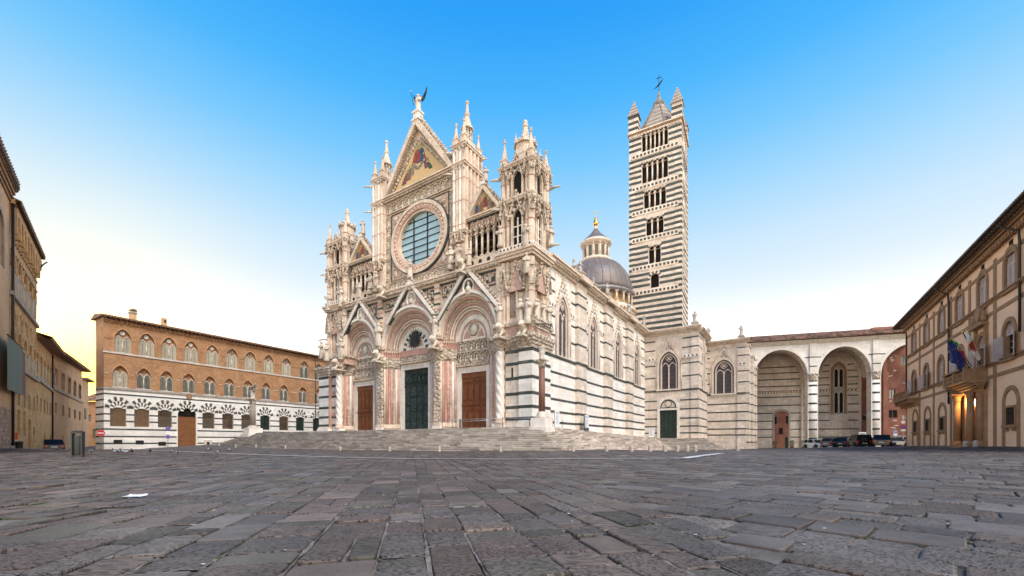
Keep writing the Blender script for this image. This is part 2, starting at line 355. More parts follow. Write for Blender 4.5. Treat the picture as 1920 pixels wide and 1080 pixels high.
mat('copper',(.055,.042,.036),(.04,.03,.026),bump=.1,grime=.3,rough=.5,metal=.3)
mat('porphyry',(.16,.075,.05),(.24,.13,.09),nsc=9,bump=.1,grime=.2,rough=.5)
mat('granite',(.33,.27,.22),(.22,.18,.15),nsc=8,bump=.2,grime=.3)
mat('paint_white',(.62,.60,.56),(.40,.38,.36),nsc=5,bump=.15,bsc=12,grime=.5,gcol=(.24,.225,.215))
# paving
mat('ground_base',(.19,.162,.135),(.085,.073,.06),nsc=2.5,bump=.4,bsc=20,grime=.4,gcol=(.06,.062,.035))
mat('far_paving',(.118,.103,.091),(.09,.078,.068),nsc=1.2,bump=.3,bsc=7,grime=.4,gcol=(.07,.06,.054))
def slab_mat(name,chisel,col):
    m=mat(name,col,tuple(c*.66 for c in col),nsc=2.6,bump=.0,grime=.5,gcol=tuple(c*.42 for c in col),rough=.6,tamp=.40,spec=.35)
    t=m.node_tree; K=t.links.new; bs=[q for q in t.nodes if q.type=='BSDF_PRINCIPLED'][0]
    co=t.nodes.new('ShaderNodeNewGeometry')
    def nz(s,d,v): 
        q=t.nodes.new('ShaderNodeTexNoise'); q.inputs['Scale'].default_value=s; q.inputs['Detail'].default_value=d; q.inputs['Roughness'].default_value=.7; K(v,q.inputs['Vector']); return q.outputs['Fac']
    def rng_(v,a,b,c,d):
        q=t.nodes.new('ShaderNodeMapRange'); K(v,q.inputs[0]); q.inputs[1].default_value=a; q.inputs[2].default_value=b; q.inputs[3].default_value=c; q.inputs[4].default_value=d; return q.outputs[0]
    def mixc(f,dark,old):
        x=t.nodes.new('ShaderNodeMix'); x.data_type='RGBA'; x.inputs[6].default_value=dark+(1,); K(old,x.inputs[7]); K(f,x.inputs[0]); return x.outputs[2]
    P=co.outputs['Position']; f=nz(34,6,P); old=bs.inputs['Base Color'].links[0].from_socket
    # stains and fine dark specks in the stone
    old=mixc(rng_(nz(42,4,P),.36,.52,.55,1),tuple(c*.30 for c in col),old)
    K(rng_(nz(1.1,4,P),.35,.7,.42,.78),bs.inputs['Roughness'])
    bm=t.nodes.new('ShaderNodeBump'); bm.inputs['Strength'].default_value=.7; bm.inputs['Distance'].default_value=.010; K(f,bm.inputs['Height']); nrm=bm.outputs[0]
    if chisel:
        wob=t.nodes.new('ShaderNodeTexNoise'); wob.inputs['Scale'].default_value=3.5; K(P,wob.inputs['Vector'])
        ad_=t.nodes.new('ShaderNodeVectorMath'); ad_.operation='MULTIPLY_ADD'; K(wob.outputs['Color'],ad_.inputs[0]); ad_.inputs[1].default_value=(.10,.10,0); K(P,ad_.inputs[2])
        mp=t.nodes.new('ShaderNodeMapping'); mp.inputs['Rotation'].default_value=(0,0,chisel[0]); mp.inputs['Scale'].default_value=(chisel[1],chisel[2],1); K(ad_.outputs[0],mp.inputs[0])
        vo=t.nodes.new('ShaderNodeTexVoronoi'); vo.inputs['Scale'].default_value=1; K(mp.outputs[0],vo.inputs['Vector'])
        mr=rng_(vo.outputs['Distance'],.20,.46,0,1)
        # worn away in places
        wn_=rng_(nz(2.0,3,P),.38,.62,0,1); mx2=t.nodes.new('ShaderNodeMath'); mx2.operation='MAXIMUM'; K(mr,mx2.inputs[0])
        iv=t.nodes.new('ShaderNodeMath'); iv.operation='MULTIPLY'; K(wn_,iv.inputs[0]); iv.inputs[1].default_value=.5; K(iv.outputs[0],mx2.inputs[1]); mr=mx2.outputs[0]
        b2=t.nodes.new('ShaderNodeBump'); b2.inputs['Strength'].default_value=1.0; b2.inputs['Distance'].default_value=.018; K(mr,b2.inputs['Height']); K(nrm,b2.inputs['Normal']); nrm=b2.outputs[0]
        old=mixc(mr,tuple(c*.18 for c in col),old)
    K(old,bs.inputs['Base Color']); K(nrm,bs.inputs['Normal'])
SLABS=[]
for hn,hc in (('warm',(.154,.114,.090)),('grey',(.138,.112,.097)),('rust',(.150,.106,.089)),('olive',(.124,.105,.080)),('pale',(.168,.138,.117))):
    for cn_,cz in (('plain',None),('chisel',(.35,26,60)),('groove',(-.5,9,46)),('dash',(1.2,22,58)),('pits',(.9,34,40))):
        slab_mat('slab_%s_%s'%(hn,cn_),cz,hc)
mat('mortar',(.27,.225,.188),(.12,.10,.083),nsc=6,bump=.4,bsc=25,grime=.35,gcol=(.10,.085,.07))
# small things
for nm,c,ro,me in (('car_white',(.70,.70,.69),.25,0),('car_grey',(.16,.16,.165),.28,.4),('car_dark',(.018,.020,.026),.22,.2),('car_black',(.010,.010,.011),.2,.1),('car_silver',(.30,.31,.33),.28,.5),('glass_dark',(.010,.011,.012),.22,0),('tyre',(.016,.016,.016),.8,0),('rim',(.32,.32,.33),.35,.7),('lamp_red',(.35,.015,.012),.2,0),('lamp_clear',(.62,.62,.60),.15,0),('plate',(.62,.62,.58),.4,0),
    ('sign_red',(.62,.03,.02),.45,0),('sign_white',(.78,.78,.77),.5,0),('sign_blue',(.03,.12,.42),.45,0),('sign_grey',(.30,.30,.30),.5,.3),('poster',(.66,.68,.72),.5,0),('poster_dark',(.06,.06,.07),.5,0),('flag_blue',(.012,.035,.22),.7,0),('flag_yellow',(.72,.50,.03),.7,0),('flag_green',(.01,.20,.05),.7,0),('flag_white',(.62,.60,.58),.7,0),('flag_red',(.42,.02,.02),.7,0),('steel',(.42,.42,.43),.35,.8),('bin_grey',(.045,.045,.04),.7,0),('orange_paint',(.62,.10,.012),.4,0),('banner_green',(.15,.19,.155),.8,0),('banner_rust',(.22,.10,.075),.8,0),('leaf',(.045,.075,.025),.7,0),('terracotta',(.33,.13,.07),.8,0),('pigeon',(.075,.078,.085),.7,0),('pigeon_light',(.30,.30,.31),.7,0),('paper',(.72,.73,.76),.7,0),('moss',(.060,.075,.022),.9,0),('lantern_iron',(.02,.02,.02),.5,.5)):
    plain(nm,c,ro,me,.15 if nm=='glass_dark' else .4)
plain('lamp_glow',(1,.62,.22),.5,0,.3,16,(1,.55,.16))
# ================================================================ ground
HCP=[]
for px,py,d in ((0,838,28),(35,841,34),(70,843,40),(110,846,50),(99,850,28),(99,849.5,36),(150,848,53),(185,850,56),(300,838,62),(400,832,68),(430,835,63),(530,840,54),(640,843,47.7),(740,844,43),(830,845,39.1),(960,845,35),(1065,845,32),(1230,846,53),(1262,846,61.5),(1302,846,64),(1392,843,68),(1450,843,78),(1530,840,72),(1590,839.5,60),(1650,839,57),(1600,845,37),(1640,845,36),(1660,850,28),(1700,841,45),(1720,834.5,55),(1740,836,46),(1765,834.5,46),(1800,834.5,40),(1900,836,32),(1990,840,26),(1780,846,28)):
    HCP.append(tuple(W(px,py,d)))
HCP=np.array(HCP)
def Hv(x,y):
    x=np.asarray(x,float); y=np.asarray(y,float)
    d2=(x[...,None]-HCP[:,0])**2+(y[...,None]-HCP[:,1])**2
    w=1/(d2+9)**1.5; z=(w*HCP[:,2]).sum(-1)/w.sum(-1)
    r=np.hypot(x,y); k=np.clip((r-8)/18,0,1); k=k*k*(3-2*k)
    z=z*k; f=np.clip((r-95)/60,0,1)
    return z*(1-f)-.2*f
def H(x,y): return float(Hv(np.array([x]),np.array([y]))[0])
def grid_xy(xs,ys):
    X,Y=np.meshgrid(xs,ys); return X,Y
xs=np.concatenate([np.array([-900,-500,-300,-200,-140]),np.arange(-110,111,2.0),np.array([140,200,300,500,900])])
ys=np.concatenate([np.array([-300,-100,-40,-20]),np.arange(-10,130,2.0),np.array([150,200,300,500,900])])
X,Y=np.meshgrid(xs,ys); Z=Hv(X,Y)-.028
nx=len(xs); me=bpy.data.meshes.new('piazza'); 
me.from_pydata(np.stack([X.ravel(),Y.ravel(),Z.ravel()],1).tolist(),[],[(j*nx+i,j*nx+i+1,(j+1)*nx+i+1,(j+1)*nx+i) for j in range(len(ys)-1) for i in range(nx-1)])
me.materials.append(MATS['ground_base']); a=me.attributes.new('tint','FLOAT','FACE'); a.data.foreach_set('value',[.5]*len(me.polygons))
piazza=link('piazza',me,None,None,'structure')
# ---- paving: strips running away from the viewer, cut into slabs of uneven length
rng=random.Random(11)
def axes(vpx):
    d=Vector(((vpx-CX)/F,1)).normalized(); return d,Vector((d.y,-d.x))
PD,PN=axes(772)
def slab_verts(u0,u1,v0,v1,gap,jit,lift,PD,PN):
    g=gap/2; c=[(u0+g,v0+g),(u1-g,v0+g),(u1-g,v1-g),(u0+g,v1-g)]
    c=[(a+rng.uniform(-jit,jit),b+rng.uniform(-jit,jit)) for a,b in c]
    # broken corners and mid-edge wobble
    ring=[]
    for i in range(4):
        p,q=c[i],c[(i+1)%4]
        k0=rng.uniform(.03,.13); k1=rng.uniform(.03,.13); ring.append((p[0]*(1-k0)+q[0]*k0,p[1]*(1-k0)+q[1]*k0)); 
        m=.5+rng.uniform(-.2,.2); ring.append((p[0]*(1-m)+q[0]*m+rng.uniform(-jit,jit)*.6,p[1]*(1-m)+q[1]*m+rng.uniform(-jit,jit)*.6))
        ring.append((p[0]*k1+q[0]*(1-k1),p[1]*k1+q[1]*(1-k1)))
    cu=(u0+u1)/2; cv=(v0+v1)/2; n=len(ring); tx=rng.gauss(0,.008); ty=rng.gauss(0,.008)
    top=[]
    for k,(s,dz) in enumerate(((1,-.045),(1,-.010),(.955,0))):
        for a,b in ring:
            aa=cu+(a-cu)*s; bb=cv+(b-cv)*s
            x=PN.x*aa+PD.x*bb; y=PN.y*aa+PD.y*bb
            top.append((x,y,lift+dz+tx*(a-cu)+ty*(b-cv)))
    fs=[(k*n+i,k*n+(i+1)%n,(k+1)*n+(i+1)%n,(k+1)*n+i) for k in range(2) for i in range(n)]+[tuple(range(2*n,3*n))]
    return top,fs
cells=[]
# three patches of paving laid at different times: small stones left, long strips in the middle, big slabs right
def zone(x,y):
    u=PN.x*x+PN.y*y; v=PD.x*x+PD.y*y
    if u<-2.1-.25*v: return 0
    if u>1.9+.22*v and v<30: return 2
    return 1
for zi,(vp,ws,ls) in enumerate(((905,(.22,.26,.30,.36,.40),(.24,.30,.36,.44,.52)),(772,(.28,.34,.40,.48,.54),(.28,.36,.44,.52,.66,.8)),(250,(.34,.40,.48,.58,.66),(.36,.46,.58,.70,.9)))):
    pd,pn=axes(vp); u=-75.0
    while u<75:
        wdt=rng.choice(ws)
        if abs(u)>16: wdt*=1.25
        v=-45+rng.uniform(0,.7)
        while v<75:
            ln=rng.choice(ls)*(1 if abs(v)<10 else 1.2)
            cu=u+wdt/2; cv=v+ln/2; x=pn.x*cu+pd.x*cv; y=pn.y*cu+pd.y*cv
            if 1.9<y<46 and abs(x)<y*1.30+1.2 and zone(x,y)==zi:
                if ln>.6 and wdt>.5 and rng.random()<.25: m_=wdt*rng.uniform(.4,.6); cells.append((math.hypot(x,y),x,y,u,u+m_,v,v+ln,zi)); cells.append((math.hypot(x,y)+.01,x,y,u+m_,u+wdt,v,v+ln,zi))
                else: cells.append((math.hypot(x,y),x,y,u,u+wdt,v,v+ln,zi))
            v+=ln
        u+=wdt
ZAX=[axes(905),axes(772),axes(250)]
cells.sort()
far=MB(); nfar=0
hz=Hv(np.array([c[1] for c in cells]),np.array([c[2] for c in cells]))
for i,(r,x,y,u0,u1,v0,v1,zi) in enumerate(cells):
    z=hz[i]; q=rng.random()
    k=(.62,.22,.42)[zi]; fin='plain' if q>1-k else rng.choice(('chisel','dash','chisel','pits','groove'))
    mt='slab_%s_%s'%(rng.choice(('warm','grey','grey','rust','olive','warm','pale') if zi!=2 else ('grey','warm','pale','grey')),fin)
    gap=rng.choice((.014,.020,.028,.040) if zi else (.02,.03,.045,.055)); tint=min(1,max(0,rng.gauss(.48,.24)))
    vs,fs=slab_verts(u0,u1,v0,v1,gap,(.026,.012,.016)[zi] if r<14 else .025,z+rng.gauss(0,(.010,.005,.006)[zi]),*ZAX[zi])
    if i<300:
        b=MB(); cx_=(x,y,z); b.add([(a-x,bb-y,c-z) for a,bb,c in vs],fs,mt,tint)
        link('paving_slab',b.mesh('paving_slab'),piazza,None,None,Matrix.Translation((x,y,z)))
    else:
        if r>26: n=12; vs=vs[n:]; fs=[(k,(k+1)%n,n+(k+1)%n,n+k) for k in range(n)]+[tuple(range(n,2*n))]
        far.add(vs,fs,mt,tint); nfar+=1
far.build('paving',piazza,kind='stuff')
# beyond the modelled slabs the paving goes on as a worn sheet
m=MATS['ground_base']
ys2=np.concatenate([np.arange(40,110,2.0)]); xs2=np.arange(-100,101,2.0); X,Y=np.meshgrid(xs2,ys2); Z=Hv(X,Y)-.008; nx=len(xs2)
me=bpy.data.meshes.new('far_paving'); me.from_pydata(np.stack([X.ravel(),Y.ravel(),Z.ravel()],1).tolist(),[],[(j*nx+i,j*nx+i+1,(j+1)*nx+i+1,(j+1)*nx+i) for j in range(len(ys2)-1) for i in range(nx-1)])
me.materials.append(MATS['far_paving']); a=me.attributes.new('tint','FLOAT','FACE'); a.data.foreach_set('value',[.5]*len(me.polygons)); link('far_paving',me,piazza)
# ---- painted line across the square
def ground_at(px,py):
    d=20.0
    for _ in range(40):
        x=(px-CX)/F*d; z=H(x,d); d=.5*d+.5*(HC-z)*F/max(1,(py-HY))
    return (px-CX)/F*d,d
def ribbon(pts,w,name):
    mb=MB(); P=[]
    for a,b in zip(pts,pts[1:]):
        for k in range(12): P.append((a[0]+(b[0]-a[0])*k/12,a[1]+(b[1]-a[1])*k/12))
    P.append(pts[-1]); V=[]
    for i,(x,y) in enumerate(P):
        p0=P[max(0,i-1)]; p1=P[min(len(P)-1,i+1)]; d=Vector((p1[0]-p0[0],p1[1]-p0[1])).normalized(); n=Vector((-d.y,d.x))
        ww=w*(.8+.4*rng.random())
        for s in (-1,1): V.append((x+n.x*ww*s,y+n.y*ww*s,H(x,y)+.034))
    mb.add(V,[(2*i,2*i+1,2*i+3,2*i+2) for i in range(len(P)-1)],'paint_white')
    return mb.build(name,piazza)
ln=[ground_at(*p) for p in ((267,844),(400,850),(640,858.5),(760,861),(940,862),(1120,861),(1285,860))]
ribbon(ln,.12,'painted_line'); ribbon([ground_at(*p) for p in ((1283,860.5),(1308,856.5),(1352,851))],.24,'painted_line')
PD0,PN0=PD,PN
# tufts of moss in the joints of the nearest slabs, lower left
mo=MB()
for c in cells[:620]:
    r,x,y,u0,u1,v0,v1,zi=c; PD,PN=ZAX[zi]
    if zi==0 and rng.random()<.55 or rng.random()<.06:
        for k in range(rng.randint(2,7)):
            cu=u0+rng.gauss(0,.006); cv=rng.uniform(v0,v1)
            if rng.random()<.5: cu=rng.uniform(u0,u1); cv=v0+rng.gauss(0,.006)
            xx=PN.x*cu+PD.x*cv; yy=PN.y*cu+PD.y*cv; zz=H(xx,yy)
            s=rng.uniform(.010,.024); mo.ball((xx,yy,zz-.018),s,'moss',5,3,1.6,1.6,.7)
mo.build('moss',piazza,kind='stuff')

# pale mortar pressed into the long joints of the middle strips
mj=MB(); seen=set(); pd,pn=axes(772)
for r,x,y,u0,u1,v0,v1,zi in cells:
    if zi!=1 or r>13: continue
    for (ua,ub,va,vb),p in (((u0,u0,v0,v1),.85),((u0,u1,v0,v0),.40)):
        if rng.random()>p: continue
        n=4; V=[]
        for k in range(n+1):
            a=ua+(ub-ua)*k/n; b=va+(vb-va)*k/n; w=rng.uniform(.004,.020)
            for sgn in (-1,1):
                aa,bb=(a+sgn*w,b) if ua==ub else (a,b+sgn*w)
                xx=pn.x*aa+pd.x*bb; yy=pn.y*aa+pd.y*bb; V.append((xx,yy,H(xx,yy)+rng.uniform(-.020,-.004)))
        mj.add(V,[(2*k,2*k+1,2*k+3,2*k+2) for k in range(n)],'mortar',rng.random())
mj.build('mortar_joints',piazza,kind='stuff')
# flattened specks of chewing gum and bird droppings
sp_=MB()
for k in range(22):
    yy=rng.uniform(2.6,12); xx=rng.uniform(-1.2,1.25)*yy; rr=rng.uniform(.005,.014)
    sp_.lathe([(rr,0),(rr*.8,.002)],(xx,yy,H(xx,yy)+.008),'stone_pale',7,.6,False,1.6,.8)
sp_.build('specks',piazza,kind='stuff')
# ================================================================ building kit
def moulding(mb,x0,x1,b,z0,z1,proj,mat,steps=3,ends=True):
    """horizontal cornice: steps growing outward to proj in front of plane b"""
    for k in range(steps):
        a0=z0+(z1-z0)*k/steps; a1=z0+(z1-z0)*(k+1)/steps; p=proj*(k+1)/steps; e=p if ends else 0
        mb.box(x0-e,x1+e,b-p,b+.05,a0+.001*k,a1,mat)
    return mb
def dentils(mb,x0,x1,b,z0,z1,proj,mat,step=.42,duty=.5):
    n=max(1,int((x1-x0)/step)); st=(x1-x0)/n
    for i in range(n): mb.box(x0+st*(i+.5-duty/2),x0+st*(i+.5+duty/2),b-proj,b,z0,z1,mat)
    return mb
def crockets(mb,p0,p1,y,n,s,mat,side=1):
    dx=p1[0]-p0[0]; dz=p1[1]-p0[1]; l=math.hypot(dx,dz); nx_,nz_=-dz/l*side,dx/l*side
    for i in range(n):
        t=(i+.6)/(n+.2); x=p0[0]+dx*t+nx_*s*.55; z=p0[1]+dz*t+nz_*s*.55
        mb.ball((x,y,z),s*.62,mat,6,4,.8,1.1,1.0)
        mb.ball((x+dx/l*s*.35+nx_*s*.35,y,z+dz/l*s*.35+nz_*s*.35),s*.36,mat,5,3)
def spire(mb,x,y,z,h,w,mat,ball=True,n=8):
    """pinnacle: square shaft with gablets, ribbed spire and finial"""
    a=h*.26
    mb.box(x-w/2,x+w/2,y-w/2,y+w/2,z,z+a,mat); mb.box(x-w*.6,x+w*.6,y-w*.6,y+w*.6,z+a,z+a+h*.03,mat)
    pr=[]
    z0=z+a+h*.03
    for k in range(7):
        t=k/7; r=w*.50*(1-t*.86); pr+= [(r,h*.56*t),(r*1.12,h*.56*t+h*.02)]
    pr.append((w*.07,h*.57))
    mb.lathe(pr,(x,y,z0),mat,n,.5,False)
    z1=z0+h*.57
    mb.lathe([(w*.08,0),(w*.22,h*.02),(w*.24,h*.045),(w*.10,h*.06),(w*.10,h*.075),(w*.20,h*.095),(w*.19,h*.12),(w*.05,h*.14)],(x,y,z1),mat,8)
def gablet(mb,cx,hw,z0,z1,y,th,mat,inmat=None,bar=.12):
    mb.prism([(cx-hw,z0),(cx-hw+bar*1.4,z0),(cx,z1-bar*1.6),(cx+hw-bar*1.4,z0),(cx+hw,z0),(cx,z1)][0:3]+[(cx,z1)],y-th,y,mat)
    mb.prism([(cx+hw,z0),(cx,z1),(cx,z1-bar*1.6),(cx+hw-bar*1.4,z0)],y-th,y,mat)
    if inmat: mb.prism([(cx-hw+bar,z0),(cx+hw-bar,z0),(cx,z1-bar*1.3)],y-th*.4,y-.003,inmat)
def column(mb,x,y,z0,z1,r,mat,capmat=None,n=10,cap=.35,base=.25):
    capmat=capmat or mat
    mb.box(x-r*1.5,x+r*1.5,y-r*1.5,y+r*1.5,z0,z0+base*.4,mat)
    mb.lathe([(r*1.45,base*.4),(r*1.45,base*.6),(r*1.15,base*.75),(r*1.25,base*.9),(r,base)],(x,y,z0),mat,n)
    mb.lathe([(r,0),(r*.93,z1-z0-base-cap)],(x,y,z0+base),mat,n)
    mb.lathe([(r*.95,0),(r*1.15,cap*.1),(r*1.0,cap*.2),(r*1.2,cap*.5),(r*1.7,cap*.78)],(x,y,z1-cap),capmat,n)
    mb.box(x-r*1.7,x+r*1.7,y-r*1.7,y+r*1.7,z1-cap*.22,z1,capmat)
def robed(seed,mat='statue'):
    """standing robed figure of height 1, facing -Y"""
    q=random.Random(seed); mb=MB(); n=18; vs=[]; fs=[]
    prof=[(0,.150,.125),(.04,.165,.14),(.20,.145,.12),(.40,.135,.112),(.52,.140,.112),(.60,.128,.098),(.70,.150,.105),(.79,.160,.100),(.815,.125,.080),(.835,.058,.054),(.85,.050,.050),(.865,.070,.074),(.905,.090,.094),(.95,.084,.088),(.985,.052,.056),(1.0,.008,.008)]
    ph=q.uniform(0,6); lean=q.uniform(-.03,.03); nf=q.choice((5,6,7))
    for z,a,b in prof:
        fold=.10 if z<.5 else(.06 if z<.75 else 0)
        for i in range(n):
            t=2*PI*i/n; f=1+fold*math.sin(nf*t+ph+z*3)+fold*.5*math.sin((nf*2+1)*t-ph*2)
            vs.append((a*f*math.cos(t)+lean*math.sin(z*PI),b*f*math.sin(t)-(.012 if z>.86 else 0),z))
    for k in range(len(prof)-1):
        for i in range(n):
            j=(i+1)%n; fs.append((k*n+i,k*n+j,(k+1)*n+j,(k+1)*n+i))
    fs.append(tuple(range(n-1,-1,-1))); mb.add(vs,fs,mat,.5,True)
    for s in (-1,1):
        up=q.random()
        sh=(s*.145,0,.775); el=(s*(.165+.03*up),-.03-.05*up,.60+.04*up); ha=(s*(.06 if up<.7 else .16),-.15,.60+.16*up)
        mb.tube([sh,el,((el[0]+ha[0])/2,(el[1]+ha[1])/2-.01,(el[2]+ha[2])/2),ha],[.055,.050,.040,.028],mat,7)
        mb.ball(ha,.030,mat,6,4)
    k=q.random()
    if k<.4: mb.box(-.07,.03,-.20,-.165,.56,.70,mat)           # a book held to the chest
    elif k<.75: mb.tube([(.14,-.15,.03),(.155,-.16,.9)],.012,mat,5)  # a staff
    mb.lathe([(.155,-.035),(.17,-.02),(.16,.003)],(0,0,0),mat,10)
    return mb.mesh('statue')
STAT={}
def statue(M,label,h,mat='statue',seed=0,group=None,wide=1.0):
    k=(seed%6,mat)
    if k not in STAT: STAT[k]=robed(k[0]+3,mat)
    o=link('statue',STAT[k],None,None,None,M@Matrix.Diagonal((h*.98*wide,h*1.05*wide,h,1)))
    return tag(o,label,'statue',group)
def lion_mesh():
    """couchant beast on a bracket, head towards -Y, about 1 m long"""
    mb=MB(); m='statue'
    mb.tube([(0,.55,.32),(0,.35,.36),(0,.05,.38),(0,-.2,.46),(0,-.36,.62)],[.10,.21,.22,.25,.17],m,10)
    mb.ball((0,-.46,.66),.20,m,10,6,.95,1.05,1); mb.ball((0,-.64,.60),.10,m,8,5,1,1.1,.8); mb.ball((0,-.34,.64),.27,m,10,6,1,.6,1.1)
    for s in (-1,1):
        mb.tube([(s*.16,-.22,.40),(s*.18,-.32,.18),(s*.17,-.48,.06),(s*.17,-.60,.05)],[.11,.09,.07,.06],m,7)
        mb.tube([(s*.17,.40,.30),(s*.22,.30,.16),(s*.20,.15,.06)],[.14,.12,.07],m,7)
        mb.ball((s*.13,-.40,.84),.06,m,6,4)
    mb.box(-.26,.26,-.62,.6,-.10,.02,m)
    return mb.mesh('lion')
LION=lion_mesh()
def lion(M,label,s=1.0):
    return tag(link('lion_statue',LION,None,None,None,M@Matrix.Scale(s,4)),label,'lion statue','carved lions on the facade')
# a niche with a bust, 1 wide x 1.25 high, front at y=0
def niche_mesh():
    mb=MB()
    inn=jamb(0,.33,.14,.72,1.02,'round',8); out=[(-.47,.02),(-.47,.72),(-.47,.9)]
    out=[(-.47,.02)]+[(max(-.47,min(.47,x*1.42)),min(1.2,.72+(z-.72)*1.6)) for x,z in arch(0,.33,.72,1.02,'round',8)]+[(.47,.02)]
    mb.strip(inn,out,-.06,.22,'carved')
    fill(mb,inn,.2,'rose',.2); mb.box(-.5,.5,-.14,.1,-.04,.06,'cream'); mb.box(-.5,.5,-.10,.1,1.18,1.25,'cream')
    mb.lathe([(.25,.10),(.24,.28),(.20,.42),(.09,.50),(.09,.55),(.14,.62),(.15,.72),(.10,.84),(.01,.88)],(0,.03,0),'statue',9,.5,True,1,.75)
    return mb.mesh('niche')
NICHE=niche_mesh()
def niche(parent,x,b,z,w,h,fr): 
    M=fr.M@Matrix.Translation((x,b,z))@Matrix.Diagonal((w,w,h/1.25,1)); return link('niche',NICHE,parent,None,None,M)
def figure_relief(mb,x,z,h,y,robe,lean=0,face='skin',halo=True,sit=False):
    """a generic robed figure in flat relief for the mosaics"""
    w=h*.26 if not sit else h*.38
    mb.prism([(x-w,z),(x+w,z),(x+w*.75+lean*.5,z+h*.45),(x+w*.55+lean,z+h*.72),(x+lean,z+h*.80),(x-w*.55+lean,z+h*.72),(x-w*.75+lean*.5,z+h*.42)],y-.03,y,robe)
    hx,hz,r=x+lean*1.15,z+h*.88,h*.10
    if halo: mb.prism([(hx+r*1.7*math.cos(2*PI*i/10),hz+r*1.7*math.sin(2*PI*i/10)) for i in range(10)],y-.035,y,'gilt')
    mb.prism([(hx+r*math.cos(2*PI*i/8),hz+r*1.15*math.sin(2*PI*i/8)) for i in range(8)],y-.055,y,face)
def panel_door(parent,name,x0,x1,z0,z1,b,mat_,cols,rows,fr,leaves=2):
    """door leaves with raised panels; each panel its own piece"""
    d=part(name,parent,fr); w=(x1-x0)/leaves
    for k in range(leaves):
        a0=x0+w*k+.015; a1=x0+w*(k+1)-.015
        mb=MB(); mb.box(a0,a1,b,b+.12,z0,z1,mat_); mb.build('door_leaf',d)
        cw=(a1-a0)/cols
        for i in range(cols):
            zc=z0
            for r in rows:
                hh=(z1-z0)*r; g=.07
                m2=MB(); xa,xb,za,zb=a0+cw*i+g,a0+cw*(i+1)-g,zc+g,zc+hh-g
                m2.prism([(xa,za),(xb,za),(xb,zb),(xa,zb)],b-.035,b,mat_,.32)
                m2.prism([(xa+.08,za+.08),(xb-.08,za+.08),(xb-.08,zb-.08),(xa+.08,zb-.08)],b-.075,b-.03,mat_,.62)
                m2.build('panel',d); zc+=hh
    return d
def stripes(parent,fr,x0,x1,zl,th,b,pil,gaps,name='dark_stripe',mat_='green',proud=.012,tilt=0):
    """courses of dark marble following the wall and its pilasters; gaps = [(xa,xb,za,zb)]"""
    rq=random.Random(int(x0*10)+5)
    for z in zl:
        cuts=sorted((a,c) for a,c,za,zb in gaps if za<z+th and zb>z)
        segs=[]; a=x0
        for g0,g1 in cuts:
            if g0>a+.05: segs.append((a,g0))
            a=max(a,g1)
        if a<x1-.05: segs.append((a,x1))
        for s0,s1 in segs:
            pts=[]; ev=[(s0,b)]
            for pa,pb,pd in sorted(pil):
                if pb<=s0 or pa>=s1: continue
                if pa<=s0: ev=[(s0,b-pd)]
                else: ev+=[(pa-proud,b),(pa-proud,b-pd)]
                if pb<s1: ev+=[(pb+proud,b-pd),(pb+proud,b)]
                else: ev+=[(s1,b-pd)]; break
            if abs(ev[-1][0]-s1)>1e-4: ev.append((s1,ev[-1][1]))
            mb=MB()
            for (xa,ya),(xb,yb) in zip(ev,ev[1:]):
                nseg=max(1,int((xb-xa)/1.1)) if xb>xa else 1
                for i in range(nseg):
                    u0=xa+(xb-xa)*i/nseg; u1=xa+(xb-xa)*(i+1)/nseg; v0=ya+(yb-ya)*i/nseg; v1=ya+(yb-ya)*(i+1)/nseg
                    tn=rq.uniform(.2,.85)
                    A=(u0,v0-proud,z); B=(u1,v1-proud,z); 
                    mb.add([A,B,(u1,v1-proud,z+th),(u0,v0-proud,z+th),(u0,v0,z+th+proud),(u1,v1,z+th+proud),(u0,v0,z-proud),(u1,v1,z-proud)],[(0,1,2,3),(3,2,5,4),(6,7,1,0)],mat_,tn)
            mb.build(name,parent,fr)
# ================================================================ cathedral
C=Fr(1.949,40,-33.35)              # facade plane; X=0 at the right-hand corner, facade runs to X=-35
S=Fr(1.949,40,56.65)               # the flank, at right angles to it
cath=thing('cathedral','white and dark green striped marble cathedral with carved Gothic facade and stairs','cathedral',C)
Z0=2.2
# ---- hidden bodies that close the volumes behind the facade
mb=MB(); mb.box(-33,-.6,3.8,60,0,19.3,'ashlar_warm'); mb.build('aisle_body',cath)
mb=MB(); mb.prism([(-22,19.3),(-9.6,19.3),(-9.6,27.5),(-15.8,30.2),(-22,27.5)],2.2,62,'ashlar_warm'); mb.build('nave_body',cath)
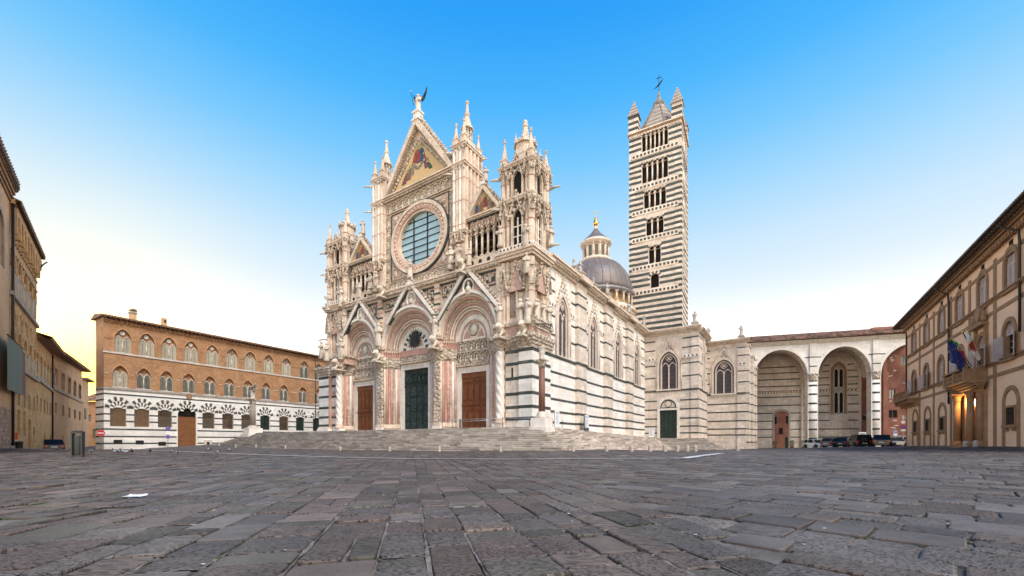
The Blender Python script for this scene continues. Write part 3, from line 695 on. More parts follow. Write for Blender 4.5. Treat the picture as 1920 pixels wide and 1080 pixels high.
# ---- facade wall of the portal storey
PORT=[dict(cx=-26.9,hw=3.85,dx=-27.35,dw=1.72,dt=8.35,n='left'),dict(cx=-17.3,hw=4.55,dx=-17.6,dw=2.12,dt=9.75,n='centre'),dict(cx=-8.35,hw=3.95,dx=-8.55,dw=1.78,dt=8.5,n='right')]
ZS,ZT=12.15,16.75
mb=MB(); wall(mb,-33,-1.4,Z0,19.2,.5,[(p['cx'],p['hw'],Z0,ZS,ZT,'round') for p in PORT],'ashlar_warm',1.4,'cream'); mb.build('portal_wall',cath)
mb=MB(); mb.box(-33,-1.4,1.95,2.4,Z0,19.2,'cream'); mb.build('portal_back_wall',cath)
for P in PORT:
    pt=part('portal',cath,C); cx,hw=P['cx'],P['hw']; dx,dw,dt=P['dx'],P['dw'],P['dt']
    cn=P['n']=='centre'
    n=7; hi=dw+.62; col=['white','rose','cream','pink','carved','rose','white']
    # archivolts and stepped jambs
    for k in range(n):
        t0=k/n; t1=(k+1)/n
        c0=cx+(dx-cx)*t0; c1=cx+(dx-cx)*t1; w0=hw+(hi-hw)*t0; w1=hw+(hi-hw)*t1; b0=.42+1.3*t0; 
        zt0=ZS+(ZT-ZS)*w0/hw; zt1=ZS+(ZT-ZS)*w1/hw
        m=MB(); m.strip(arch(c1,w1,ZS,zt1,'round',28),arch(c0,w0,ZS,zt0,'round',28),b0,b0+.34,col[k])
        # round moulding on the edge of each order
        rr=.085; pts=[(x,b0-.01,z) for x,z in arch((c0+c1)/2,(w0+w1)/2,ZS,(zt0+zt1)/2,'round',28)]
        m.tube(pts,rr,col[(k+2)%n],6)
        m.build('archivolt',pt)
        for sg in (-1,1):
            xa,xb=sorted((c0+sg*w0,c1+sg*w1)); m=MB(); m.box(xa,xb,b0,b0+.34,Z0,10.0,col[k]); m.build('jamb',pt)
            xm=(xa+xb)/2; m=MB()
            if k in (2,4): twisted(m,(xm,b0-.02),.13,Z0+.75,9.9,col[(k+1)%n],14,6,3)
            else: m.lathe([(.15,0),(.145,9.9-Z0-.7)],(xm,b0-.02,Z0+.7),col[(k+2)%n],10)
            m.lathe([(.24,0),(.24,.18),(.19,.3),(.2,.42),(.15,.55)],(xm,b0-.02,Z0+.2),'cream',10); m.build('colonnette',pt)
            m=MB(); m.box(xa-.02,xb+.02,b0-.14,b0+.3,Z0,Z0+.32,'white'); m.build('plinth',pt)
            m=MB(); m.lathe([(.15,0),(.17,.25),(.22,.6),(.33,1.05)],(xm,b0-.02,9.9),'carved',9); m.box(xa-.03,xb+.03,b0-.2,b0+.3,10.95,11.3,'carved'); m.build('capital',pt)
            m=MB(); m.box(xa,xb,b0-.06,b0+.3,11.3,11.95,'pink'); m.box(xa-.03,xb+.03,b0-.16,b0+.3,11.95,ZS,'cream'); m.build('impost',pt)
    bd=1.78
    # door frame, lintel, frieze, tympanum
    m=MB(); m.strip([(dx-dw,Z0),(dx-dw,dt),(dx+dw,dt),(dx+dw,Z0)],[(dx-dw-.55,Z0),(dx-dw-.55,dt+.62),(dx+dw+.55,dt+.62),(dx+dw+.55,Z0)],bd-.12,bd+.2,'white'); m.build('door_frame',pt)
    zf=dt+.62; hi2=hi-.04
    m=MB(); moulding(m,dx-hi2+.1,dx+hi2-.1,bd-.05,zf,zf+.5,.3,'carved',3,False); m.build('lintel',pt)
    m=MB(); dentils(m,dx-hi2+.1,dx+hi2-.1,bd-.22,zf+.08,zf+.28,.2,'cream',.34); m.build('dentils',pt,kind='stuff')
    z1=zf+.5
    if not cn:
        rows=2; hh=(ZS-z1)/rows
        for r in range(rows):
            nn=6
            for i in range(nn):
                w_=2*hi2/nn; niche(pt,dx-hi2+w_*(i+.5),bd-.02,z1+hh*r,w_*.98,hh*.98,C)
    else:
        m=MB(); m.box(dx-hi2,dx+hi2,bd-.10,bd+.1,z1,ZS-.75,'carved'); m.build('frieze',pt)
        m=MB(); m.box(dx-hi2,dx+hi2,bd-.16,bd+.1,ZS-.75,ZS,'pink'); m.build('band',pt)
    tz=ZS+(ZT-ZS)*hi2/hw; 
    def ringz(f): return ZS+(tz-ZS)*f
    m=MB(); m.strip(arch(dx,hi2*.80,ZS,ringz(.80),'round',24),arch(dx,hi2,ZS,ringz(1),'round',24),bd-.1,bd+.1,'white'); m.build('tympanum_ring',pt)
    if cn:
        for i in range(19):      # black and white voussoirs
            a0=PI*i/19; a1=PI*(i+1)/19
            f=lambda q,a:(dx-hi2*q*math.cos(a),ZS+(tz-ZS)*q*math.sin(a))
            m=MB(); m.prism([f(.62,a0),f(.62,a1),f(.80,a1),f(.80,a0)][::-1],bd-.14,bd,'green' if i%2==0 else 'white'); m.build('voussoir',pt)
        m=MB(); m.strip(arch(dx,hi2*.50,ZS,ringz(.5),'round',20),arch(dx,hi2*.62,ZS,ringz(.62),'round',20),bd-.1,bd,'white'); m.box(dx-hi2*.62,dx+hi2*.62,bd-.12,bd,ZS,ZS+.28,'white'); m.build('tympanum_ring',pt)
        m=MB(); slab(m,arch(dx,hi2*.5,ZS,ringz(.5),'round',20),bd-.03,bd,'rose'); m.build('tympanum',pt)
        # sunburst
        sb=part('sunburst',pt); zc=ZS+1.25; m=MB()
        for i in range(36):
            a=2*PI*i/36; r1=1.35 if i%2==0 else 1.05; c,s_=math.cos(a),math.sin(a); d=.075
            m.prism([(dx+.45*c-d*s_,zc+.45*s_+d*c),(dx+.45*c+d*s_,zc+.45*s_-d*c),(dx+r1*c,zc+r1*s_)],bd-.30,bd-.24,'bronze_dark')
        m.build('ray',sb,kind='stuff')
        m=MB(); m.prism([(dx+.5*math.cos(2*PI*i/20),zc+.5*math.sin(2*PI*i/20)) for i in range(20)],bd-.36,bd-.1,'bronze_dark'); m.prism([(dx+.34*math.cos(2*PI*i/20),zc+.34*math.sin(2*PI*i/20)) for i in range(20)],bd-.39,bd-.34,'iron'); m.build('disc',sb)
    else:
        m=MB(); m.strip(arch(dx,hi2*.70,ZS,ringz(.70),'round',24),arch(dx,hi2*.78,ZS,ringz(.78),'round',24),bd-.08,bd+.05,'pink'); m.build('tympanum_ring',pt)
        m=MB(); slab(m,arch(dx,hi2*.80,ZS,ringz(.8),'round',24),bd-.02,bd+.05,'white'); m.build('tympanum',pt)
        for sg in (-1,1):
            m=MB(); m.prism([(dx+sg*hi2*.62,ZS+.22),(dx+sg*hi2*.20,ZS+.22),(dx+sg*hi2*.45,ZS+1.15)][::sg*-1 or 1],bd-.05,bd,'pink'); m.build('inlay',pt)
        zc=ZS+1.15
        m=MB(); m.tube([(dx+.62*math.cos(2*PI*i/20),bd-.08,zc+.68*math.sin(2*PI*i/20)) for i in range(20)],.13,'carved',7,close=True); m.build('wreath',pt)
        m=MB(); m.ball((dx,bd-.03,zc),.42,'white',12,6,.85,.3,1.0); m.build('medallion',pt)
    # doors
    if cn:
        d=part('bronze_door',pt)
        m=MB(); m.box(dx-dw,dx+dw,bd+.12,bd+.3,Z0,dt,'bronze_dark'); m.build('door_leaf',d)
        for i in range(6):
            w_=2*dw/6; m=MB(); inn=jamb(dx-dw+w_*(i+.5),w_*.33,dt-1.9,dt-1.0,dt-.55,'round',8); m.strip(inn,[(x+(x-(dx-dw+w_*(i+.5)))*.28,z+.06) for x,z in inn],bd+.02,bd+.12,'bronze'); m.ball((dx-dw+w_*(i+.5),bd+.10,dt-1.25),.2,'bronze',8,5,.8,.5,2); m.build('panel',d)
        for i in range(2):
            for xa,xb,za,zb in ((.06,.46,.02,.14),(.52,.96,.02,.30),(.52,.96,.32,.54),(.52,.96,.56,.74),(.06,.46,.16,.40),(.06,.46,.42,.74)):
                s0=dx-dw+dw*i; f=(lambda q:s0+dw*q) if i==0 else (lambda q:s0+dw*(1-q)); x0_,x1_=sorted((f(xa),f(xb)))
                m=MB(); m.box(x0_,x1_,bd+.05,bd+.12,Z0+(dt-Z0)*za,Z0+(dt-Z0)*zb,'bronze'); m.build('panel',d)
        m=MB(); m.box(dx-.04,dx+.04,bd+.03,bd+.12,Z0,dt-2.0,'bronze_dark'); m.box(dx-dw,dx+dw,bd+.03,bd+.12,dt-2.15,dt-1.98,'bronze_dark'); m.build('astragal',d)
    else:
        d=panel_door(pt,'wooden_door',dx-dw,dx+dw,Z0,dt-.55,bd+.06,'door_wood',2,(.10,.25,.10,.10,.34,.10),C)
        m=MB(); m.box(dx-dw,dx+dw,bd+.0,bd+.15,dt-.55,dt,'door_wood',.62); m.build('transom',d)
        m=MB(); m.box(dx-dw,dx+dw,bd-.05,bd+.06,Z0+(dt-Z0)*.42,Z0+(dt-Z0)*.42+.14,'door_wood',.4); m.build('rail',d)
    # gable over the portal
    gb=part('portal_gable',cath,C)
    gcx,ghw,gz,ga={'left':(-26.2,3.55,15.4,19.6),'centre':(-16.85,3.9,15.55,20.05),'right':(-8.1,4.1,14.8,19.65)}[P['n']]
    y=.28; k=.42; sl=(ga-gz)/ghw
    for sg in (-1,1):
        lo=(gcx+sg*ghw*1.08,gz-sl*ghw*.08)
        m=MB(); poly=[lo,(gcx,ga+.0),(gcx,ga-k*1.55),(lo[0]-sg*k*1.0,lo[1]-.0)]
        m.prism(poly if sg>0 else poly[::-1],y-.42,y+.2,'white'); m.build('raking_bar',gb)
        m=MB(); p0=(lo[0]-sg*k*1.05,lo[1]+.02); p1=(gcx,ga-k*1.62); th=.10
        poly=[p0,p1,(p1[0],p1[1]-th*1.6),(p0[0]-sg*th,p0[1])]; m.prism(poly if sg>0 else poly[::-1],y-.30,y+.2,'green'); m.build('dark_stripe',gb)
        m=MB(); crockets(m,(lo[0],lo[1]),(gcx,ga),y-.2,13,.34,'carved',1 if sg<0 else -1)if sg<0 else crockets(m,(lo[0],lo[1]),(gcx,ga),y-.2,13,.34,'carved',-1)
        m.build('crockets',gb,kind='stuff')
    m=MB(); zlow=lambda x:ZS+(ZT+.25-ZS)*math.sqrt(max(0,1-((x-cx)/(hw+.2))**2))+.0
    ztop=lambda x:ga-k*1.5-abs(x-gcx)*(ga-k*1.5-gz)/(ghw-k*.9)
    xs0=[gcx-ghw+k*.9+(2*ghw-k*1.8)*i/40 for i in range(41)]
    for xa,xb in zip(xs0,xs0[1:]):
        la,lb_=max(zlow(xa),gz-.4),max(zlow(xb),gz-.4); ta,tb=ztop(xa),ztop(xb)
        if ta>la and tb>lb_: m.add([(xa,y+.02,la),(xb,y+.02,lb_),(xb,y+.02,tb),(xa,y+.02,ta)],[(0,1,2,3)],'rose')
    m.build('gable_field',gb)
    m=MB(); m.strip(arch(cx,hw-.02,ZS,ZT,'round',32),arch(cx,hw+.26,ZS,ZT+.3,'round',32),y-.20,y+.25,'white'); m.build('arch_rim',gb)
    zc=gz+(ga-gz)*(.50 if P['n']!='right' else .55)
    m=MB(); m.tube([(gcx+.72*math.cos(2*PI*i/22),y-.02,zc+.8*math.sin(2*PI*i/22)) for i in range(22)],.14,'white',7,close=True); m.build('roundel',gb)
    m=MB(); m.prism([(gcx+.68*math.cos(2*PI*i/20),zc+.76*math.sin(2*PI*i/20)) for i in range(20)],y-.02,y+.1,'carved' if not P['n']=='right' else 'green'); m.build('roundel_field',gb)
    m=MB(); m.lathe([(.40,-.62),(.38,-.3),(.28,-.05),(.12,.06),(.12,.12),(.2,.22),(.21,.36),(.14,.5),(.01,.56)],(gcx,y-.02,zc),'statue',10,.5,True,1,.7); m.build('bust',gb)
    for sg in (-1,1):
        m=MB(); m.ball((gcx+sg*1.45,y,gz+1.75),.36,'carved',8,5,1.1,.35,.8); m.build('relief',gb)
# ---- field between the gables: pink framed panels with foliage
for x0,x1 in ((-30.6,-29.2),(-24.4,-22.9),(-21.7,-19.3),(-14.4,-12.9),(-12.0,-10.2),(-6.2,-4.3)):
    pn=part('panel',cath,C); z0,z1=17.0,18.5
    if x1-x0<1.6: z0=16.6
    m=MB(); m.box(x0,x1,.40,.55,z0,z1,'green'); m.build('border',pn)
    m=MB(); m.box(x0+.12,x1-.12,.37,.5,z0+.12,z1-.12,'rose'); m.build('field',pn)
    m=MB(); m.box(x0+.34,x1-.34,.34,.5,z0+.34,z1-.3,'green'); m.build('inner_border',pn)
    m=MB(); q=random.Random(int(x0*7))
    for i in range(9): m.ball((x0+.4+(x1-x0-.8)*q.random(),.33,z0+.42+(z1-z0-.8)*q.random()),.19,'carved',6,4,1,.5,1)
    m.build('foliage',pn,kind='stuff')
# ---- shafts between the portals, carved, with capitals; statue brackets above
for i,x in enumerate((-22.35,-12.6)):
    sh=part('shaft',cath,C)
    m=MB(); m.box(x-.62,x+.62,-.05,.5,Z0,Z0+.35,'white'); m.box(x-.52,x+.52,.02,.5,Z0+.35,Z0+.75,'cream'); m.build('base',sh)
    m=MB(); m.box(x-.42,x+.42,.06,.5,Z0+.75,10,'carved'); m.build('carved_shaft',sh)
    m=MB(); m.lathe([(.42,0),(.46,.3),(.6,.75),(.78,1.05)],(x,.3,9.95),'carved',8,.5,True,1,.75); m.box(x-.8,x+.8,-.32,.5,10.95,11.35,'carved'); m.build('capital',sh)
    m=MB(); m.box(x-.55,x+.55,-.05,.5,11.35,12.3,'rose'); m.box(x-.7,x+.7,-.3,.5,12.3,12.75,'carved'); m.box(x-.36,x+.36,.1,.5,12.75,18.6,'cream'); m.build('pier',sh)
    for k in range(9):
        m=MB(); m.box(x-.40,x+.40,.07,.3,13.2+k*.6,13.42+k*.6,'green' if k%2 else 'pink'); m.build('inlay',sh)
for x in (-30.75,-3.85):
    sh=part('twisted_shaft',cath,C)
    m=MB(); m.box(x-.75,x+.75,-.25,.55,Z0,Z0+.4,'white'); m.lathe([(.62,0),(.6,.2),(.5,.35),(.54,.5),(.45,.62)],(x,.15,Z0+.4),'cream',12); m.build('base',sh)
    m=MB(); twisted(m,(x,.15),.43,Z0+1.0,9.95,'white',7,10,4); m.build('column',sh)
    m=MB(); m.lathe([(.42,0),(.5,.4),(.7,.85),(.95,1.2)],(x,.15,9.9),'carved',10); m.box(x-.95,x+.95,-.75,.5,10.95,11.35,'carved'); m.build('capital',sh)
    m=MB(); m.box(x-.62,x+.62,-.2,.5,11.35,12.2,'rose'); m.box(x-.75,x+.75,-.45,.5,12.2,12.6,'carved'); m.box(x-.45,x+.45,.05,.5,12.6,18.5,'cream'); m.build('pier',sh)
# ---- striped corner piers and panels
ST=[2.9,4.05,5.38,6.92,8.38,9.6]
for x0,x1,d0,nm in ((-1.55,0,0,'r'),(-35.35,-32.9,0,'l')):
    m=MB(); m.box(x0,x1,d0,3.7,Z0,9.86,'ashlar'); m.build('corner_pier',cath)
    for z in ST:
        m=MB(); m.box(x0-.012,x1+.012,d0-.012,3.71,z,z+.32,'green',random.uniform(.3,.8)); m.build('dark_stripe',cath)
    m=MB(); m.box(x0-.2,x1+.2,d0-.2,3.9,Z0-.6,Z0+.35,'white'); m.box(x0-.1,x1+.1,d0-.1,3.8,Z0+.35,Z0+.6,'white'); m.build('pier_base',cath)
    m=MB(); moulding(m,x0,x1,d0,9.92,11.3,.42,'carved',4); m.box(x0-.4,x1+.4,0,4.0,10.9,11.3,'carved'); m.build('pier_capital',cath)
    if nm=='r':
        m=MB(); 
        for k in range(4): m.box(-.1,.42*(k+1)/4,0,4.0,9.92+.345*k,9.92+.345*(k+1),'carved')
        m.build('pier_capital_return',cath)
for x0,x1 in ((-3.3,-1.55),(-32.9,-31.35)):
    m=MB(); m.box(x0,x1,.3,.6,Z0,9.9,'ashlar_warm'); m.build('side_panel',cath)
    for z in ST:
        m=MB(); m.box(x0,x1,.285,.6,z,z+.32,'green',random.uniform(.3,.8)); m.build('dark_stripe',cath)
    m=MB(); moulding(m,x0,x1,.3,9.92,11.3,.4,'carved',4,False); m.build('panel_capital',cath)
    m=MB(); m.box(x0,x1,.2,.6,11.3,12.2,'rose'); m.box(x0,x1,.12,.6,12.2,12.5,'green'); m.box(x0,x1,.2,.6,12.5,13.1,'cream'); m.build('panel_band',cath)
    if x0<-20:
        for zz in (4.6,7.5):
            m=MB(); m.prism([(x0+.2,zz),(x0+.75,zz-.4),(x1-.2,zz),(x0+.75,zz+.4)],.27,.31,'pink'); m.build('inlay',cath)
m=MB(); m.box(-2.6,-2.4,.292,.33,7.0,8.2,'dark'); m.build('slit_window',cath)
m=MB(); m.box(-32.98,-32.75,-.02,.4,Z0+.5,9.9,'pink'); m.build('pink_shaft',cath)
# ---- main cornice
m=MB(); moulding(m,-33.2,-3.9,.32,18.55,19.35,.55,'cream',4,False); m.build('main_cornice',cath)
m=MB(); dentils(m,-33,-4,-.02,18.75,18.95,.16,'carved',.36); m.build('cornice_dentils',cath,kind='stuff')
m=MB(); m.box(-33,-4,.28,.5,18.35,18.55,'green'); m.build('cornice_stripe',cath)
# ---- upper centre with the rose window
UX0,UX1,XC,RX,RZ,ZC=-21.7,-10.1,-15.85,3.42,3.08,24.9
UB=.6
m=MB(); wall(m,UX0,UX1,19.3,31.0,UB,[(XC,RX*1.02,ZC-RZ*1.02,ZC,ZC+RZ*1.02,'round')],'cream',.5)
low=[(XC-RX*1.02*math.cos(PI*i/12),ZC-RZ*1.02*math.sin(PI*i/12)) for i in range(13)]
for i in range(12):
    c=(XC-RX*1.02,UB,ZC-RZ*1.02) if i<6 else (XC+RX*1.02,UB,ZC-RZ*1.02)
    m.add([c,(low[i+1][0],UB,low[i+1][1]),(low[i][0],UB,low[i][1])],[(0,1,2)],'cream')
m.build('upper_wall',cath)
rw=part('rose_window',cath,C)
def ell(f,n=48): return [(XC+RX*f*math.cos(2*PI*i/n),ZC+RZ*f*math.sin(2*PI*i/n)) for i in range(n)]
def ering(mb_,f0,f1,y0,y1,mt): a=ell(f0); b=ell(f1); mb_.strip(a+[a[0]],b+[b[0]],y0,y1,mt)
m=MB(); ering(m,.985,1.08,UB-.05,UB+.5,'cream'); m.build('inner_ring',rw)
m=MB(); ering(m,1.08,1.24,UB-.20,UB,'rose'); m.build('moulded_ring',rw)
m=MB(); ering(m,1.24,1.36,UB-.32,UB,'cream'); m.build('outer_ring',rw)
m=MB(); ering(m,1.36,1.40,UB-.26,UB,'green'); m.build('dark_ring',rw)
m=MB()
for i in range(44):
    a=2*PI*i/44; m.ball((XC+RX*1.16*math.cos(a),UB-.22,ZC+RZ*1.16*math.sin(a)),.13,'cream',6,4)
m.build('beads',rw,kind='stuff')
xs_=[-1.05,-.30,.30,1.05]; xb=[XC+RX*q for q in (-1.02,-.36,.30,1.02)]; nz_=8; zb=[ZC-RZ*1.02+2.04*RZ*k/nz_ for k in range(nz_+1)]
for i in range(3):
    for k in range(nz_):
        pts=[]
        def inside(x,z): return ((x-XC)/(RX*1.0))**2+((z-ZC)/(RZ*1.0))**2<1
        x0,x1,z0,z1=xb[i],xb[i+1],zb[k],zb[k+1]
        # clip the rectangle with the ellipse by sampling its outline
        P=[]
        for (xa,za),(xc,zc_) in (((x0,z0),(x1,z0)),((x1,z0),(x1,z1)),((x1,z1),(x0,z1)),((x0,z1),(x0,z0))):
            for s_ in range(6): P.append((xa+(xc-xa)*s_/6,za+(zc_-za)*s_/6))
        Q=[]
        for x,z in P:
            u_=(x-XC)/RX; v_=(z-ZC)/RZ; r_=math.hypot(u_,v_)
            if r_>1: u_/=r_; v_/=r_
            Q.append((XC+u_*RX,ZC+v_*RZ))
        w_=max(q[0] for q in Q)-min(q[0] for q in Q); h_=max(q[1] for q in Q)-min(q[1] for q in Q)
        if w_>.15 and h_>.15 and any(inside(x,z) for x,z in P):
            m=MB(); cxq=sum(q[0] for q in Q)/len(Q); czq=sum(q[1] for q in Q)/len(Q)
            m.add([(x,UB+.36,z) for x,z in Q]+[(cxq,UB+.36,czq)],[(j,(j+1)%len(Q),len(Q)) for j in range(len(Q))],'rose_glass',random.uniform(.2,.8)); m.build('pane',rw)
for x in xb[1:3]:
    hz_=RZ*math.sqrt(1-((x-XC)/RX)**2); m=MB(); m.box(x-.05,x+.05,UB+.25,UB+.38,ZC-hz_,ZC+hz_,'iron'); m.build('mullion',rw)
for z in zb[1:-1]:
    hx_=RX*math.sqrt(max(0,1-((z-ZC)/RZ)**2)); m=MB(); m.box(XC-hx_,XC+hx_,UB+.27,UB+.37,z-.035,z+.035,'iron'); m.build('glazing_bar',rw)
# square of dark lines round the rose, spandrel foliage
SQ=(XC-4.85,XC+4.75,ZC-4.3,ZC+4.0)
fq=part('rose_square',cath,C)
for x0,x1,z0,z1 in ((SQ[0],SQ[1],SQ[3]-.1,SQ[3]+.02),(SQ[0],SQ[1],SQ[2]-.02,SQ[2]+.1),(SQ[0],SQ[0]+.12,SQ[2]+.1,SQ[3]-.1),(SQ[1]-.12,SQ[1],SQ[2]+.1,SQ[3]-.1)):
    m=MB(); m.box(x0,x1,UB-.08,UB,z0,z1,'green'); m.build('dark_line',fq)
for sx in (-1,1):
    for sz in (-1,1):
        m=MB(); xc_=(SQ[1]-.2 if sx>0 else SQ[0]+.2); zc_=(SQ[3]-.2 if sz>0 else SQ[2]+.2)
        pp=[(xc_,zc_),(xc_-sx*2.4,zc_),(xc_-sx*1.2,zc_-sz*.75),(xc_-sx*.45,zc_-sz*1.6),(xc_,zc_-sz*2.4)]
        ar=sum(pp[i][0]*pp[(i+1)%5][1]-pp[(i+1)%5][0]*pp[i][1] for i in range(5)); pp=pp if ar>0 else pp[::-1]
        m.prism(pp,UB-.05,UB,'rose'); m.build('spandrel',fq)
        m=MB(); m.ball((xc_-sx*.62,UB-.06,zc_-sz*.62),.42,'carved',8,5,1,.45,1.2); m.ball((xc_-sx*1.4,UB-.06,zc_-sz*.36),.26,'carved',7,4,1.3,.45,.8); m.ball((xc_-sx*.34,UB-.06,zc_-sz*1.4),.26,'carved',7,4,.8,.45,1.3); m.build('angel_head',fq)
for i in range(11): niche(cath,UX0+.6+(UX1-UX0-1.2)*(i+.5)/11,UB-.08,19.4,.98,1.15,C)
for i in range(10): niche(cath,UX0+.3+(UX1-UX0-.6)*(i+.5)/10,UB-.08,29.15,1.05,1.3,C)
for k in range(6):
    for x in (UX0+.52,UX1-.48): niche(cath,x,UB-.05,20.9+k*1.34,.82,1.25,C)
# cornice and great gable
m=MB(); moulding(m,UX0-.3,UX1+.3,UB,30.45,31.15,.7,'cream',4,False); m.build('gable_cornice',cath)
m=MB(); dentils(m,UX0-.2,UX1+.2,UB-.30,30.5,30.68,.2,'carved',.36); m.build('gable_dentils',cath,kind='stuff')
gg=part('great_gable',cath,C); GC=XC-.05; GH=5.9; GA=39.0; GZ=31.15; gy=UB-.1
m=MB(); m.prism([(GC-GH+.3,GZ),(GC+GH-.3,GZ),(GC,GA-.3)],gy+.12,gy+1.2,'cream'); m.build('gable_wall',gg)
for sg in (-1,1):
    k=.62; m=MB(); po=[(GC+sg*GH,GZ-.1),(GC,GA),(GC,GA-k*1.65),(GC+sg*(GH-k*1.0),GZ-.1)]; m.prism(po if sg>0 else po[::-1],gy-.55,gy+1.2,'cream'); m.build('raking_cornice',gg)
    m=MB(); 
    for i in range(26):
        t=(i+.5)/26; x=GC+sg*(GH-k*1.15)*(1-t); z=GZ+(GA-k*1.9-GZ)*t
        m.ball((x,gy-.3,z-.05),.11,'carved',5,3)
    m.build('beading',gg,kind='stuff')
    m=MB(); crockets(m,(GC+sg*GH,GZ-.1),(GC,GA),gy-.1,16,.42,'carved',-sg); m.build('crockets',gg,kind='stuff')
    m=MB()
    q=random.Random(4)
    for i in range(15):
        t=(i+.5)/15.5; x=GC+sg*(GH-1.35)*(1-t); z=GZ+.55+(GA-2.3-GZ-.55)*t; m.ball((x,gy+.02,z),.27,'carved',7,4,1,.5,1)
    m.build('foliage_border',gg,kind='stuff')
mo_=part('mosaic',gg) if False else gg
m=MB(); m.prism([(GC-4.1,GZ+.55),(GC+4.1,GZ+.55),(GC,GA-2.6)],gy+.03,gy+.14,'gold'); m.build('mosaic_ground',gg)
m=MB()
for i in range(22): m.ball((GC-4.3+8.6*i/21,gy+.02,GZ+.3),.2,'carved',6,4,1.2,.6,1)
m.build('foliage_border',gg,kind='stuff')
for x,z,h,rb,le,st in ((GC-.35,GZ+2.75,1.9,'robe_red',.15,True),(GC+.45,GZ+2.6,2.0,'robe_blue',-.1,True),(GC-2.5,GZ+.85,1.5,'robe_plum',.5,False),(GC-1.75,GZ+1.1,1.6,'robe_brown',.45,False),(GC-1.1,GZ+1.5,1.3,'robe_grey',.3,False),(GC+1.35,GZ+1.55,1.2,'robe_plum',-.35,False),(GC+2.0,GZ+1.25,1.1,'robe_green',-.4,False),(GC+1.1,GZ+2.6,.9,'robe_red',-.2,False)):
    m=MB(); figure_relief(m,x,z,h,gy+.03-random.random()*.01,rb,le,sit=st); m.build('mosaic_figure',gg)
m=MB(); q=random.Random(2)
for i in range(12): t=i/11; m.ball((GC-1.6+3.0*t,gy+.03,GZ+2.35+.35*math.sin(t*9)),.2,'robe_grey',7,4,1.6,.2,.8)
m.build('mosaic_cloud',gg,kind='stuff')
m=MB(); m.box(GC-.6,GC+.6,gy-.6,gy+.45,GA-.5,GA-.3,'white'); m.box(GC-.42,GC+.42,gy-.45,gy+.3,GA-.3,GA+.45,'white'); m.box(GC-.55,GC+.55,gy-.55,gy+.4,GA+.45,GA+.65,'white'); m.build('apex_pedestal',gg)
# ---- buttress towers beside the rose
for x0,x1,zt,nm in ((-10.15,-8.45,33.3,'r'),(-23.7,-21.7,34.2,'l')):
    bt=part('buttress_tower',cath,C); w=x1-x0
    m=MB(); m.box(x0+.18,x1-.12,.2,3.1,19.3,zt,'cream'); m.build('core',bt)
    for i in range(4):
        x=x0+w*(i+.5)/4; m=MB(); m.lathe([(.23,0),(.23,zt-.6-23.5)],(x,.14,23.5),'cream' if i%2 else 'white',8,.5,False); 
        for zr in (24.2,26.8,29.2,30.6): m.lathe([(.25,0),(.25,.12)],(x,.14,zr),'pink',8,.5,False)
        m.build('shaft',bt)
    for i in range(5):
        yb=.5+2.5*i/4; m=MB(); m.lathe([(.2,0),(.2,zt-.6-20)],(x1-.08,yb,20),'cream',8,.5,False)
        for zr in (24.2,26.8,29.2,30.6): m.lathe([(.22,0),(.22,.12)],(x1-.08,yb,zr),'pink',8,.5,False)
        m.build('shaft',bt)
    for zr in (23.3,30.7,zt-.55):
        m=MB(); m.box(x0-.1,x1+.16,-.12,3.25,zr,zr+.22,'cream'); m.box(x0-.18,x1+.24,-.2,3.33,zr+.22,zr+.36,'cream'); m.build('string_course',bt)
    for zr in (30.2,22.7,zt-1.1):
        for i in range(3): 
            m=MB(); inn=arch(x0+w*(i+.5)/3,w/6*.75,zr,zr+.42,'point',6); m.strip(inn,arch(x0+w*(i+.5)/3,w/6*1.1,zr,zr+.6,'point',6),-.13,.1,'carved'); m.build('blind_arch',bt)
    # niche stage with figures below the shafts
    m=MB(); m.box(x0-.05,x1+.05,.0,3.2,19.3,20.1,'cream'); m.box(x0-.15,x1+.15,-.55,3.2,20.1,20.35,'carved'); m.build('niche_base',bt)
    for i in range(2):
        xn=x0+w*(i+.5)/2; m=MB(); gablet(m,xn,w*.26,22.3,23.6,-.02,.35,'carved','rose',.1); m.build('canopy',bt)
    zz=zt-.2
    for xx,yy,hh,ww in ((x0+.3,.3,2.6,.62),(x1-.3,.3,2.8,.62),(x1-.3,2.8,2.4,.55),(x0+.3,2.8,2.4,.55)):
        m=MB(); spire(m,xx,yy,zz,hh,ww,'cream'); m.build('pinnacle',bt)
    m=MB(); xm=(x0+x1)/2; m.box(xm-.62,xm+.62,.9,2.15,zz,zz+.9,'cream'); 
    for k in range(8):
        a=2*PI*k/8; m.box(xm+.48*math.cos(a)-.07,xm+.48*math.cos(a)+.07,1.5+.48*math.sin(a)-.07,1.5+.48*math.sin(a)+.07,zz+.9,zz+2.4,'carved')
    m.lathe([(.34,0),(.34,1.5)],(xm,1.5,zz+.9),'cream',8); m.lathe([(.72,0),(.74,.15),(.55,.3),(.38,.9),(.22,1.5),(.3,1.6),(.34,1.75),(.2,1.85),(.2,2.0),(.12,2.9),(.2,3.0),(.2,3.15),(.06,3.3)],(xm,1.5,zz+2.4),'cream',8,.5,False); m.build('central_spire',bt)
    for sx,sy,zz2 in ((x0,-.1,zt-1.0),(x1,-.1,zt-1.0),(x1+.15,2.6,zt-1.0),(x1+.15,2.6,27.5),(x0,-.1,30)):
        m=MB(); dxg=-.9 if sx==x0 else .95; dyg=-.45 if sy<0 else .1
        m.tube([(sx,sy,zz2),(sx+dxg*.5,sy+dyg*.5,zz2+.08),(sx+dxg,sy+dyg,zz2+.02)],[.13,.10,.05],'statue',6); m.build('gargoyle',bt)
